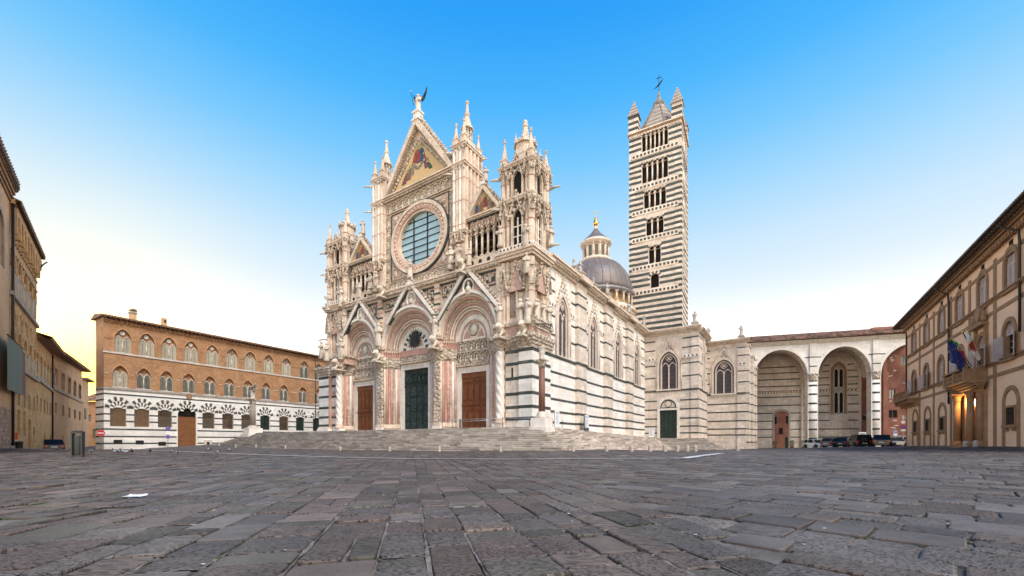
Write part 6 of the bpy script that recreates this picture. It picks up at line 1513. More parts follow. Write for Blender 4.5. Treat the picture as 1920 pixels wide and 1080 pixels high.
m=MB(); moulding(m,XN,XA,0,ZPL-1.3,ZPL-.3,.4,'trim_brown',4,False); m.build('cornice',rf)
m=MB(); n=int((XA-XN)/.4); 
for i in range(n): x=XN+(XA-XN)*(i+.5)/n; m.box(x-.09,x+.09,OP+.03,-.3,ZPL-.5,ZPL-.27,'eave')
m.build('rafters',rf,None,'stuff')
m=MB(); 
for i in range(n): x=XN+(XA-XN)*(i+.5)/n; m.tube([(x,OP-.03,ZPL+.05),(x,0,ZPL+.3)],.1,'tile',5,random.random())
m.build('tile_ends',rf,None,'stuff')
# hanging banners
X0,X1=hx(-6),hx(26.5)
bn=thing('banner','large plain grey green banner hanging on the left brick front','banner',HF)
def wavy(mb,x0,x1,z0,z1,y,mt,n=14,amp=.05):
    vs=[]; 
    for i in range(n+1):
        x=x0+(x1-x0)*i/n; dy=amp*math.sin(i*1.1)*.8
        for j in range(6): z=z0+(z1-z0)*j/5; vs.append((x,y+dy*(1-j/6),z))
    mb.add(vs,[(i*6+j,(i+1)*6+j,(i+1)*6+j+1,i*6+j+1) for i in range(n) for j in range(5)],mt,.5,True)
z1b=HF.p(24,636.5,-.45)[1]; z0b=HF.p(20,732,-.45)[1]
m=MB(); wavy(m,X0,X1,z0b,z1b,-.45,'banner_green'); m.build('cloth',bn)
m=MB(); m.tube([(X0,-.45,z1b),(X1+.1,-.45,z1b)],.04,'iron',6); m.tube([(X1,-.45,z1b),(X1,0,z1b)],.03,'iron',6); m.build('rod',bn)
b2=thing('narrow_banner','narrow rust brown banner beside the large grey green one','banner',HF)
m=MB(); wavy(m,hx(26.8),hx(32.5),HF.p(29,734,-.4)[1],HF.p(31,650,-.4)[1],-.4,'banner_rust',5); m.build('cloth',b2)
m=MB(); m.tube([(hx(26.8),-.4,HF.p(31,650,-.4)[1]),(hx(32.5),-.4,HF.p(31,650,-.4)[1])],.03,'iron',6); m.tube([(hx(29.5),-.4,HF.p(31,650,-.4)[1]),(hx(29.5),0,HF.p(31,650,-.4)[1])],.03,'iron',6); m.build('rod',b2)
# ---- street houses bending away towards the sun
def between(px0,d0,px1,d1):
    a=W(px0,800,d0); b=W(px1,800,d1); fr=Fr(a.x,a.y,math.degrees(math.atan2(b.y-a.y,b.x-a.x))); return fr,math.hypot(b.x-a.x,b.y-a.y)
def street_house(name,label,px0,d0,px1,d1,ze0,ze1,zl,nw,mt,doors):
    fr,ln=between(px0,d0,px1,d1); t=thing(name,label,'house',fr); ze=max(ze0,ze1)
    xs=[ln*(i+.5)/nw for i in range(nw)]; st=ln/nw
    ops=[(x,st*.27,zl+.6,zl+2.2,zl+2.9,'point') for x in xs]+[(x,st*.16,zl-3.0,zl-1.7,zl-1.5,'round') for x in xs]+[(xs[i],.6,-1.2,1.1,1.7,'round') for i in doors]
    m=MB(); wall(m,0,ln,-1.5,min(ze0,ze1)-.3,0,ops,mt,.35); m.add([(0,0,min(ze0,ze1)-.3),(ln,0,min(ze0,ze1)-.3),(ln,0,ze1),(0,0,ze0)],[(0,1,2,3)],mt); m.box(0,ln,.45,8,-1.5,min(ze0,ze1)-.1,mt); m.box(ln-.3,ln,.004,8,-1.5,min(ze0,ze1),mt); m.build('front_wall',t)
    for o in ops:
        wn=part('window' if o[2]>0 else 'door',t,fr); m=MB(); fill(m,jamb(*o[:5],o[5],10),.3,'oak' if o[2]<0 else ('trim_brown' if o[2]>zl else 'dark'),.4); m.build('infill',wn)
        if o[2]>zl: m=MB(); column(m,o[0],.08,o[2],o[3],.08,'stone_pale',None,7,.3,.2); m.build('column',wn); m=MB(); m.strip(arch(o[0],o[1],o[3],o[4],'point',10),arch(o[0],o[1]+.16,o[3],o[4]+.2,'point',10),-.05,.02,mt,.7); m.build('arch_band',wn)
    m=MB(); m.box(0,ln,-.2,.03,zl,zl+.3,'stone_grey'); m.build('ledge',t)
    rf=part('roof',t,fr); m=MB(); m.add([(-.3,-1.1,ze0),(ln+.4,-1.1,ze1),(ln+.4,5,ze1+1.9),(-.3,5,ze0+1.9),(-.3,-1.1,ze0-.22),(ln+.4,-1.1,ze1-.22),(ln+.4,5,ze1-.22),(-.3,5,ze0-.22)],[(0,1,2,3),(4,5,1,0),(5,6,2,1),(4,7,6,5)],'tile'); m.build('eaves',rf)
    m=MB(); n=int(ln/.4)
    for i in range(n): x=ln*(i+.5)/n; z=ze0+(ze1-ze0)*(i+.5)/n; m.tube([(x,-1.13,z+.03),(x,0,z+.35)],.1,'tile',5,random.random())
    m.build('tile_ends',rf,None,'stuff')
    return t,fr,ln
t,fr,ln=street_house('street_house','tan brick street house with pointed windows, joining the tall left front',66,41.2,97,52,11.3,12.0,7.0,5,'brick_tan',(2,4))
m=MB(); m.tube([(ln-.1,-.1,11.6),(ln-.1,-.1,-1)],.08,'copper',6); m.build('downpipe',t)
street_house('street_house','tan street house with pointed windows farther down the lane, nearest the sun',97.6,52.5,154,72,12.2,13.1,7.4,5,'plaster_pink',(1,))
fr,ln=between(154.5,76,166,80); t=thing('narrow_house','narrow pale house end at the far corner of the lane','house',fr)
m=MB(); m.box(0,ln,0,6,-1.5,12.2,'plaster_pink'); m.build('wall',t); m=MB(); m.box(-.3,ln+.6,-.8,6.5,12.2,12.55,'tile'); m.build('eaves',t); m=MB(); m.box(ln*.3,ln*.6,-.04,.02,5,7,'shutter_green'); m.build('shutter',t)
fr,ln=between(150,88,190,88); t=thing('lane_end_house','low brick house with tiled roof closing the end of the lane','house',fr)
m=MB(); wall(m,0,ln,-1.5,9.3,0,[(ln*.72,.6,1.5,3.4,3.4,'rect'),(ln*.42,.5,5,6.5,6.5,'rect')],'brick_orange',.3); m.box(0,ln,.4,6,-1.5,9.3,'brick_orange'); m.build('wall',t)
for o in ((ln*.72,.6,1.5,3.4),(ln*.42,.5,5,6.5)): m=MB(); m.box(o[0]-o[1],o[0]+o[1],.25,.3,o[2],o[3],'shutter_green'); m.build('shutter',t)
m=MB(); m.add([(-.5,-.7,9.3),(ln+.5,-.7,9.3),(ln+.5,4,11.6),(-.5,4,11.6)],[(0,1,2,3)],'tile')
m.build('roof',t)
m=MB()
for i in range(16): x=ln*(i+.5)/16; m.tube([(x,-.72,9.35),(x,4,11.65)],.12,'tile',5,random.random())
m.build('tile_rows',t,None,'stuff')
# ================================================================ unfinished nave arcade (right background)
_o=W(1405,800,80); AF=Fr(_o.x,_o.y,math.degrees(math.atan2(-780,2605)))
arc=thing('arcade','marble arcade of tall round arches under a tiled roof, right of the cathedral','arcade',AF)
AX=lambda px,b=0:AF.X(px,b)
AE=AX(1725); ZA=19.0
P1=(AX(1514.5),AX(1534)); P2=(AX(1633.5),AX(1652))
ar=[((AX(1413.7)+P1[0])/2,(P1[0]-AX(1413.7))/2),((P1[1]+P2[0])/2,(P2[0]-P1[1])/2),(P2[1]+5.0,5.0)]
ZSP,ZCR=12.8,18.1
m=MB(); wall(m,-.6,AE,-1.5,ZA,0,[(c,h,-1.5,ZSP,ZCR,'round') for c,h in ar],'ashlar',1.6,'ashlar_warm'); m.build('front_wall',arc)
for c,h in ar:
    m=MB(); m.strip(arch(c,h,ZSP,ZCR,'round',28),arch(c,h+.5,ZSP,ZCR+.55,'round',28),-.10,.03,'white'); m.build('arch_band',arc)
stripes(arc,AF,-.6,AE,[16.3],.18,0,[],[(c-h*.75,c+h*.75,10,20) for c,h in ar])
for x0,x1 in (P1,P2):
    pr=part('pier',arc,AF); xm=(x0+x1)/2; r=(x1-x0)/2
    m=MB(); n=20; m.lathe([(r*.98,0),(r*.98,12.5+1.2)],(xm,.35,-1.2),'ashlar',20,.5,True,1,.75); m.build('shaft',pr)
    for z in (1.2,2.9,4.6,6.1,7.7,9.4,11.0):
        m=MB(); m.lathe([(r*.97,-.01),(r*1.01,0),(r*1.01,.32),(r*.97,.33)],(xm,.35,z),'green',20,random.uniform(.3,.8),False,1,.77); m.build('dark_stripe',pr)
    m=MB(); m.lathe([(r*1.0,0),(r*1.02,.4),(r*1.12,1.0),(r*1.3,1.3),(r*1.3,1.5)],(xm,.35,11.9),'carved',20,.5,True,1,.8); m.build('capital',pr)
    m=MB(); m.lathe([(r*1.45,0),(r*1.45,.7),(r*1.2,1.0),(r*1.25,1.3),(r*1.0,1.5)],(xm,.35,-1.2),'white',20,.5,True,1,.8); m.build('base',pr)
    m=MB(); m.box(xm-.55,xm+.55,-.28,.02,13.3,ZA-.1,'white'); m.build('engaged_shaft',pr)
    for z in (14.6,16.3): m=MB(); m.box(xm-.56,xm+.56,-.29,.02,z,z+.2,'green'); m.build('dark_stripe',pr)
# interior
BB=7.5
m=MB(); wall(m,-4,P2[1]+.5,-1.5,19,BB,[],'ashlar_warm'); m.build('back_wall',arc)
stripes(arc,AF,-4,P2[1],[1.6,3.2,4.9,6.5,8.1,9.8,12.0,13.4,14.7,15.9],.20,BB,[],[(AX(1465,BB)-1.6,AX(1465,BB)+1.6,-1,7.4),(AX(1572,BB)-1.5,AX(1572,BB)+1.5,5,18)])
m=MB(); m.box(-4,AX(1572,BB)-1.5,BB-.1,BB,10.7,11.2,'trim_brown'); m.box(AX(1572,BB)+1.5,P2[1],BB-.1,BB,10.7,11.2,'trim_brown'); m.build('frieze',arc)
m=MB(); dentils(m,-4,AX(1572,BB)-1.5,BB-.1,10.75,11.05,.05,'white',.5); dentils(m,AX(1572,BB)+1.5,P2[1],BB-.1,10.75,11.05,.05,'white',.5); m.build('frieze_teeth',arc,None,'stuff')
for c,h in ar[:2]:           # barrel vaults behind the arches
    cv=arch(c+1.4,h*1.06,ZSP+.2,ZCR+.6,'round',20); m=MB(); n=len(cv)
    m.add([(x,1.6,z) for x,z in cv]+[(x,BB,z) for x,z in cv],[(i,n+i,n+i+1,i+1) for i in range(n-1)],'ashlar_warm',.4); m.build('vault',arc)
    m=MB(); m.strip(jamb(c+1.4,h*.98,-1.5,ZSP,ZCR+.1,'round',20),jamb(c+1.4,h*1.06,-1.5,ZSP,ZCR+.6,'round',20),BB-.4,BB,'ashlar_warm'); m.build('vault_rib',arc)
m=MB(); m.box(P1[0]+.3,P1[1]-.3,1.4,2.2,-1.5,18.5,'ashlar_warm'); m.build('inner_pier',arc)
m=MB(); m.box(AX(1624,BB),AX(1624,BB)+.6,1.6,BB,-1.5,18.9,'brick_red'); m.build('cross_wall',arc)
m=MB(); m.box(-5,AE,1.6,BB+1,18.6,18.9,'ashlar_warm'); m.build('ceiling',arc)
# bricked-up doorway
dw_=part('bricked_doorway',arc,AF); dc=AX(1465,BB)
m=MB(); m.strip(jamb(dc,1.25,-1,6.3,7.0,'round',12),jamb(dc,1.55,-1,6.3,7.5,'round',12),BB-.14,BB,'stone_grey'); m.build('frame',dw_)
m=MB(); slab(m,jamb(dc,1.25,-1.5,6.3,7.0,'round',12),BB-.06,BB,'brick_red'); m.build('brick_infill',dw_)
for x,z0,z1,w in ((-1.05,4.4,5.9,.2),(1.0,4.5,6.0,.2),(-.1,2.3,3.6,.35)): m=MB(); m.box(dc+x-w,dc+x+w,BB-.09,BB,z0,z1,'dark'); m.build('window',dw_)
m=MB(); m.box(dc+.65,dc+1.15,BB-.1,BB,-1,1.7,'door_green'); m.build('door',dw_)
# gothic window in the second bay
wc=AX(1572,BB); wn=part('gothic_window',arc,AF)
m=MB(); slab(m,jamb(wc,1.3,6.2,14.6,16.6,'point',12),BB-.05,BB,'stone_grey'); m.build('surround',wn)
m=MB(); m.strip(jamb(wc,.95,6.4,14.4,16.0,'point',12),jamb(wc,1.3,6.2,14.6,16.6,'point',12),BB-.25,BB,'trim_brown'); m.build('outer_frame',wn)
for z0,zt in ((6.5,10.6),(11.6,15.2)):
    for s in (-1,1):
        m=MB(); fill(m,jamb(wc+s*.42,.3,z0,zt-.6,zt,'point',8),BB-.08,'dark'); m.build('pane',wn); m=MB(); m.strip(jamb(wc+s*.42,.3,z0,zt-.6,zt,'point',8),jamb(wc+s*.42,.40,z0,zt-.6,zt+.15,'point',8),BB-.16,BB-.06,'stone_pale'); m.build('light_frame',wn)
m=MB(); m.box(wc-.95,wc+.95,BB-.2,BB-.05,10.75,11.35,'stone_grey'); m.build('transom',wn)
m=MB(); m.box(wc-1.3,wc+1.3,BB-.12,BB,4.2,6.2,'ashlar_warm',.35); m.build('apron',wn)
# tiled roof and cornice
m=MB(); moulding(m,-.7,AE,0,ZA-.1,ZA+.65,.55,'stone_pale',3,False); m.box(-.7,AE,-.9,.1,ZA+.65,ZA+.8,'eave'); m.build('cornice',arc)
rf=part('roof',arc,AF)
m=MB(); m.add([(-.8,-1.0,ZA+.8),(AE,-1.0,ZA+.8),(AE,6,ZA+3.2),(-.8,6,ZA+3.2)],[(0,1,2,3)],'tile'); m.build('tile_bed',rf)
n=int(AE/.42); m=MB()
for i in range(n):
    x=-.8+(AE+.8)*(i+.5)/n
    for k in range(5): y0=-1.05+1.25*k; m.tube([(x,y0,ZA+.88+.43*k),(x,y0+1.3,ZA+.88+.43*k+.46)],[.16,.13],'tile',6,random.random())
m.build('tile_rows',rf,None,'stuff')
# ================================================================ brick house seen through the last arch
_o=W(1644,800,77); BF=Fr(_o.x,_o.y,-14)
bh=thing('brick_house','red brick house with patched wall behind the last arch','house',BF)
bx=lambda px:BF.X(px)
def bo(px,py0,py1,w): X,z1=BF.p(px,py0); _,z0=BF.p(px,py1); return (X,w,z0,z1,z1,'rect')
BO=[bo(1673,730,747,.5),bo(1674.5,769,783,.66),bo(1695,667,685,.45),bo(1698,778,786,.5)]
m=MB(); wall(m,-.6,bx(1760),-1.2,22,0,BO,'brick_red',.3); m.box(-.6,bx(1760),.4,6,-1.2,22,'brick_red'); m.build('wall',bh)
for i,o in enumerate(BO):
    wn=part('window',bh,BF); m=MB(); m.box(o[0]-o[1],o[0]+o[1],.22,.28,o[2],o[3],'pane' if i!=1 else 'dark'); m.build('pane',wn)
    m=MB(); m.strip([(o[0]-o[1]+.05,o[2]),(o[0]-o[1]+.05,o[3]-.05),(o[0]+o[1]-.05,o[3]-.05),(o[0]+o[1]-.05,o[2])],[(o[0]-o[1],o[2]),(o[0]-o[1],o[3]),(o[0]+o[1],o[3]),(o[0]+o[1],o[2])],.15,.24,'shutter_green'); m.box(o[0]-.03,o[0]+.03,.17,.22,o[2],o[3],'shutter_green'); m.build('frame',wn)
X,z=BF.p(1654.5,726.5); m=MB(); m.prism([(X+.33*math.cos(2*PI*i/14),z+.33*math.sin(2*PI*i/14)) for i in range(14)],-.03,.02,'dark'); m.build('round_vent',bh)
m=MB(); q=random.Random(9)
for i in range(60):
    X=q.uniform(-.4,bx(1705)); z=q.uniform(3,17)
    if any(abs(X-o[0])<o[1]+.4 and o[2]-.5<z<o[3]+.5 for o in BO): continue
    w=q.uniform(.12,.4); h=q.uniform(.06,.14); m.box(X-w,X+w,-.018,.01,z-h,z+h,'stone_pale',q.uniform(.3,.6))
m.build('pale_stones',bh,None,'stuff')
m=MB(); m.box(-.6,bx(1760),-.05,.02,-1.2,.9,'rubble'); m.build('stone_base',bh)
# ================================================================ government palace (right)
_o=W(1700,800,60); RP=Fr(_o.x,_o.y,math.degrees(math.atan2(-780,960-1468)))
gov=thing('peach_palace','peach plastered palace with brown trim and lilac shutters, right picture edge','palace',RP)
rx=lambda px:RP.X(px)
def rz(px,py,b=0): return RP.p(px,py,b)[1]
GE=rx(2120)
ZT1=(rz(1713,618)+rz(1896,476))/2; ZT0=(rz(1713,661)+rz(1896,549))/2
ZM1=(rz(1714,698)+rz(1893.5,602))/2; ZM0=(rz(1714,737)+rz(1893.5,674.6))/2
ZG1=(rz(1717,772)+rz(1897,725))/2; ZG0=(rz(1717,817)+rz(1897,803))/2
ZS1=(rz(1698.5,673.4)+rz(1918,533))/2; ZS2=(rz(1723.8,736)+rz(1917.6,665))/2
OVR=-1.15; ZEV=(rz(1700,583,OVR)+rz(1915,379,OVR))/2-.25
print('gov z',ZT1,ZT0,ZM1,ZM0,ZG1,ZG0,ZS1,ZS2,ZEV,GE)
tp=[1714,1738,1766,1800,1843,1896,1965]; hw_=.95
TX=[rx(p) for p in tp]
MX=[rx(p) for p in (1714,1737.5,1765,1801,1842,1893.5,1960)]
GX=[rx(p) for p in (1717,1740,1767.6,1801.5,1897,1964)]
ops=[(x,hw_,ZT0,ZT1-hw_,ZT1,'round') for x in TX]+[(x,hw_,ZM0,ZM1-hw_,ZM1,'round') for x in MX]+[(x,.75,ZG0+.4,ZG1-1.5,ZG1-1.5,'rect') for x in GX]
PX=rx(1828); 
ops+=[(PX,1.3,.2,5.6,6.7,'round')]
m=MB(); wall(m,0,GE,-.3,ZEV,0,ops,'plaster_peach',.45,'trim_brown'); m.build('front_wall',gov)
m=MB(); m.box(.02,GE,.5,16,-.3,ZEV,'plaster_peach'); m.box(0,.3,.004,16,-.3,ZEV,'plaster_peach'); m.build('body',gov)
def strip_v(px,w=.28): 
    x=rx(px); m=MB(); m.box(x-w,x+w,-.07,.02,-.3,ZEV-1.4,'trim_brown'); m.build('pilaster_strip',gov)
for px in (1725,1751.5,1784,1819,1866.5,1930): strip_v(px,.26)
m=MB(); m.box(-.06,.3,-.08,.02,-.3,ZEV-1.4,'trim_brown',.7); m.build('corner_strip',gov)
for z in (ZS1,ZS2):
    m=MB(); moulding(m,-.05,GE,0,z-.05,z+.30,.24,'trim_brown',3,False); m.build('string_course',gov)
    m=MB(); m.box(-.05,GE,-.06,.02,z-1.05,z-.75,'trim_brown'); m.build('band',gov)
m=MB(); m.box(-.05,GE,-.06,.02,ZEV-2.0,ZEV-1.7,'trim_brown'); m.build('band',gov)
for i,x in enumerate(TX):
    m=MB(); xv=(x+.0); m.box(xv-.35,xv+.35,-.02,.02,ZEV-1.6,ZEV-.95,'dark'); m.build('attic_vent',gov)
m=MB(); moulding(m,-.2,GE,0,ZEV-.75,ZEV+.05,.75,'trim_brown',4,False); m.build('cornice',gov)
m=MB(); dentils(m,0,GE,-.1,ZEV-.85,ZEV-.55,.32,'trim_brown',.55); m.build('cornice_brackets',gov,None,'stuff')
rf=part('roof',gov,RP)
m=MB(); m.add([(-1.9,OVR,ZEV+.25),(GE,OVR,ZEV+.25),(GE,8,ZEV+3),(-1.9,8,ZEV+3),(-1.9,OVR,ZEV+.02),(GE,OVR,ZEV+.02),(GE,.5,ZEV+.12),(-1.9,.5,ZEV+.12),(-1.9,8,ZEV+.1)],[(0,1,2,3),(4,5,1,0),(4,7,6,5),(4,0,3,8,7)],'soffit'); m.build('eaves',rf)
m=MB(); n=int((GE+1.9)/.5)
for i in range(n): x=-1.9+(GE+1.9)*(i+.5)/n; m.box(x-.1,x+.1,OVR+.05,0,ZEV-.12,ZEV+.05,'soffit',.8)
m.build('rafters',rf,None,'stuff')
m=MB(); n=int((GE+1.9)/.32)
for i in range(n): x=-1.9+(GE+1.9)*(i+.5)/n; m.tube([(x,OVR-.05,ZEV+.3),(x,0,ZEV+.85)],.11,'tile',5,random.random())
m.build('tile_ends',rf,None,'stuff')
m=MB(); m.tube([(-1.9,OVR-.1,ZEV+.12),(GE,OVR-.1,ZEV+.12)],.09,'copper',6); m.build('gutter',rf)
for px,z1 in ((1782.5,4.8),(1918,9.0)):
    x=rx(px); m=MB(); m.tube([(x-.6,OVR,ZEV+.05),(x-.3,-.8,ZEV-.5),(x,-.2,ZEV-1.0),(x,-.16,ZEV-2.0),(x,-.16,z1)],.085,'copper',6); m.build('downpipe',gov)
x=.35; m=MB(); m.tube([(x,-.12,ZEV-1),(x,-.12,8)],.07,'copper',6); m.build('downpipe',gov)
def louvre(mb,x0,x1,z0,z1,y0,y1,mt,tilt=0):
    mb.box(x0,x1,y0,y1,z0,z1,mt)
    n=int((z1-z0)/.16)
    for i in range(n): mb.box(x0+.07,x1-.07,y0-.022,y0,z0+.06+(z1-z0-.12)*(i+.1)/n,z0+.06+(z1-z0-.12)*(i+.75)/n,mt,.68)
def shuttered(x,z0,z1,mode,name='window'):
    wn=part(name,gov,RP); zs=z1-hw_
    m=MB(); m.strip(jamb(x,hw_,z0,zs,z1,'round',14),jamb(x,hw_+.34,z0,zs,z1+.36,'round',14),-.10,.03,'trim_brown'); m.build('surround',wn)
    m=MB(); fill(m,jamb(x,hw_,z0,zs,z1,'round',14),.40,'pane'); m.build('pane',wn)
    m=MB(); cv=arch(x,hw_-.06,zs,z1-.06,'round',12); slab(m,cv,.16,.22,'shutter_lilac'); m.build('lunette_shutter',wn)
    m=MB(); m.strip(arch(x,hw_-.10,zs,z1-.1,'round',12),arch(x,hw_,zs,z1,'round',12),.10,.2,'win_white'); m.box(x-hw_,x+hw_,.10,.2,zs-.05,zs+.05,'win_white'); m.box(x-.035,x+.035,.12,.2,zs,z1-.1,'win_white'); m.build('lunette_frame',wn)
    if mode=='closed':
        for s in (0,1): m=MB(); a=x-hw_+hw_*s; louvre(m,a+.04,a+hw_-.04,z0+.03,zs-.05,.14,.19,'shutter_lilac'); m.strip([(a+.10,z0+.02),(a+.10,zs-.10),(a+hw_-.10,zs-.10),(a+hw_-.10,z0+.02)],[(a+.02,z0+.02),(a+.02,zs-.04),(a+hw_-.02,zs-.04),(a+hw_-.02,z0+.02)],.08,.16,'win_white'); m.build('shutter',wn)
    else:
        for s in (-1,1):
            q=MB(); q.tf=Matrix.Translation((x+s*hw_,-.04,0))@Matrix.Rotation(-s*R(18),4,'Z'); a0,a1=sorted((0,s*hw_)); louvre(q,a0,a1,z0+.03,zs-.05,-.06,-.01,'shutter_lilac'); q.build('shutter',wn)
        m=MB()
        for px_ in (-.95,0,.95): m.box(x+px_*hw_-.04,x+px_*hw_+.04,.30,.40,z0,zs,'win_white' if px_==0 else 'iron')
        for k in range(1,4): m.box(x-hw_,x+hw_,.32,.39,z0+(zs-z0)*k/4-.025,z0+(zs-z0)*k/4+.025,'win_white')
        m.build('glazing_bars',wn)
    m=MB(); m.box(x-hw_-.3,x+hw_+.3,-.2,.1,z0-.16,z0,'trim_brown'); m.build('sill',wn)
for i,x in enumerate(TX): shuttered(x,ZT0,ZT1,'closed' if i!=3 else 'closed')
for i,x in enumerate(MX): shuttered(x,ZM0,ZM1,'open' if i!=2 else 'closed')
for x in GX:
    wn=part('window',gov,RP); z0,z1=ZG0+.4,ZG1-1.5
    m=MB(); m.strip(jamb(x,.75+.35,.3,ZG1-1.1,ZG1-.1,'round',14),jamb(x,.75+.68,.3,ZG1-1.1,ZG1+.25,'round',14),-.10,.03,'trim_brown'); m.build('blind_arch',wn)
    m=MB(); m.strip([(x-.75,z0),(x-.75,z1),(x+.75,z1),(x+.75,z0)],[(x-.92,z0),(x-.92,z1+.18),(x+.92,z1+.18),(x+.92,z0)],-.12,.03,'trim_brown'); m.build('frame',wn)
    m=MB(); m.box(x-.75,x+.75,.3,.36,z0,z1,'pane'); m.build('pane',wn)
    m=MB()
    for k in range(6): m.box(x-.75+1.5*k/5-.025,x-.75+1.5*k/5+.025,-.06,-.01,z0,z1,'iron')
    for k in range(9): m.box(x-.75,x+.75,-.065,-.015,z0+(z1-z0)*k/8-.02,z0+(z1-z0)*k/8+.02,'iron')
    m.build('window_bars',wn)
    m=MB(); m.box(x-1.1,x+1.1,-.25,.03,z0-.22,z0,'trim_brown'); m.box(x-.8,x-.5,-.18,.03,z0-.5,z0-.22,'trim_brown'); m.box(x+.5,x+.8,-.18,.03,z0-.5,z0-.22,'trim_brown'); m.build('sill',wn)
# portal with balcony
po=part('portal',gov,RP); zb=rz(1835,708,-1.3)
for s in (-1,1):
    for k,(dx_,yy) in enumerate(((1.75,-.75),(2.55,-.35))):
        m=MB(); column(m,PX+s*dx_,yy,.25,zb-.75,.27 if k==0 else .22,'trim_brown',None,12,.6,.6); m.build('column',po)
    m=MB(); a,c=sorted((PX+s*1.38,PX+s*2.9)); m.box(a,c,-.25,.05,-.2,zb-.75,'trim_brown'); m.build('pier',po)
    m=MB(); a,c=sorted((PX+s*1.4,PX+s*2.95)); m.box(a,c,-1.15,.05,-.3,.35,'trim_brown'); m.build('plinth',po)
m=MB(); m.strip(jamb(PX,1.3,.2,5.3,6.5,'round',16),jamb(PX,1.6,.2,5.3,6.9,'round',16),-.32,.03,'trim_brown',.65); m.build('arch',po)
m=MB(); moulding(m,PX-2.7,PX+2.7,-.3,zb-.75,zb,.85,'trim_brown',4); m.build('entablature',po)
m=MB(); m.box(PX-3.0,PX+3.0,-1.45,.02,zb,zb+.16,'trim_brown'); m.build('balcony_floor',po)
for i in range(11):
    x=PX-2.75+5.5*i/10; m=MB()
    if i%5==0: m.box(x-.2,x+.2,-1.45,-1.1,zb+.16,zb+1.15,'trim_brown')
    else: m.lathe([(.10,0),(.13,.25),(.06,.5),(.12,.75),(.08,.85)],(x,-1.3,zb+.16),'trim_brown',8)
    m.build('baluster',po)
for s in (-1,1): m=MB(); m.box(PX+s*2.85-.12,PX+s*2.85+.12,-1.1,0,zb+.16,zb+1.15,'trim_brown',.35); m.build('balcony_side',po)
m=MB(); m.box(PX-3.0,PX+3.0,-1.5,-1.05,zb+1.15,zb+1.32,'trim_brown'); m.build('balcony_rail',po)
m=MB(); m.box(PX-1.3,PX+1.3,1.6,1.7,.0,6.8,'oak'); m.build('inner_door',po)
for s in (-1,1): m=MB(); a,c=sorted((PX+s*1.3,PX+s*1.5)); m.box(a,c,.02,1.7,0,6.8,'plaster_peach'); m.build('passage_wall',po)
m=MB(); m.box(PX-1.5,PX+1.5,.02,1.7,6.75,6.9,'plaster_peach'); m.build('passage_ceiling',po)
# shield and scrolls over the balcony window
x=MX[4]; z=ZM1+.75; cr_=part('crest',gov,RP)
m=MB(); m.prism([(x-1.5,z),(x+1.5,z),(x+1.2,z+.35),(x-1.2,z+.35)],-.5,.02,'trim_brown'); m.build('pediment',cr_)
m=MB(); m.prism([(x-.5,z+.9),(x,z+.4),(x+.5,z+.9),(x+.55,z+1.6),(x,z+1.9),(x-.55,z+1.6)],-.35,-.05,'trim_brown',.7); m.build('shield',cr_)
for s in (-1,1): m=MB(); m.tube([(x+s*.7,-.2,z+1.6),(x+s*.95,-.2,z+1.1),(x+s*.75,-.2,z+.6),(x+s*1.1,-.2,z+.4)],.12,'trim_brown',6); m.build('scroll',cr_); m=MB(); m.lathe([(.15,0),(.2,.25),(.08,.6),(.12,.75),(.02,.95)],(x+s*1.25,-.25,z+.35),'trim_brown',8); m.build('urn',cr_); m=MB(); a,c=sorted((x+s*1.0,x+s*1.32)); m.box(a,c,-.22,.03,ZM0,z,'trim_brown'); m.build('side_pilaster',cr_)
# small balcony at the far corner
cb_=part('corner_balcony',gov,RP); x0,x1=-1.2,rx(1723); zz=ZM0-.9
m=MB(); m.box(x0,x1,-1.3,.02,zz,zz+.22,'trim_brown'); m.build('floor',cb_)
for i in range(5): m=MB(); x=x0+.3+(x1-x0-.6)*i/4; m.prism([(x-.15,zz-.9),(x+.15,zz-.9),(x+.15,zz),(x-.15,zz)],-.5,.02,'trim_brown'); m.prism([(x-.15,zz-.45),(x+.15,zz-.45),(x+.15,zz),(x-.15,zz)],-1.1,-.5,'trim_brown'); m.build('bracket',cb_)
for i in range(9):
    x=x0+.15+(x1-x0-.3)*i/8; m=MB(); m.box(x-.16,x+.16,-1.25,-1.05,zz+.22,zz+1.1,'trim_brown') if i%4==0 else m.lathe([(.09,0),(.12,.25),(.05,.5),(.11,.75),(.07,.9)],(x,-1.15,zz+.22),'trim_brown',8); m.build('baluster',cb_)
m=MB(); m.box(x0,x1,-1.3,-1.0,zz+1.1,zz+1.25,'trim_brown'); m.build('rail',cb_)
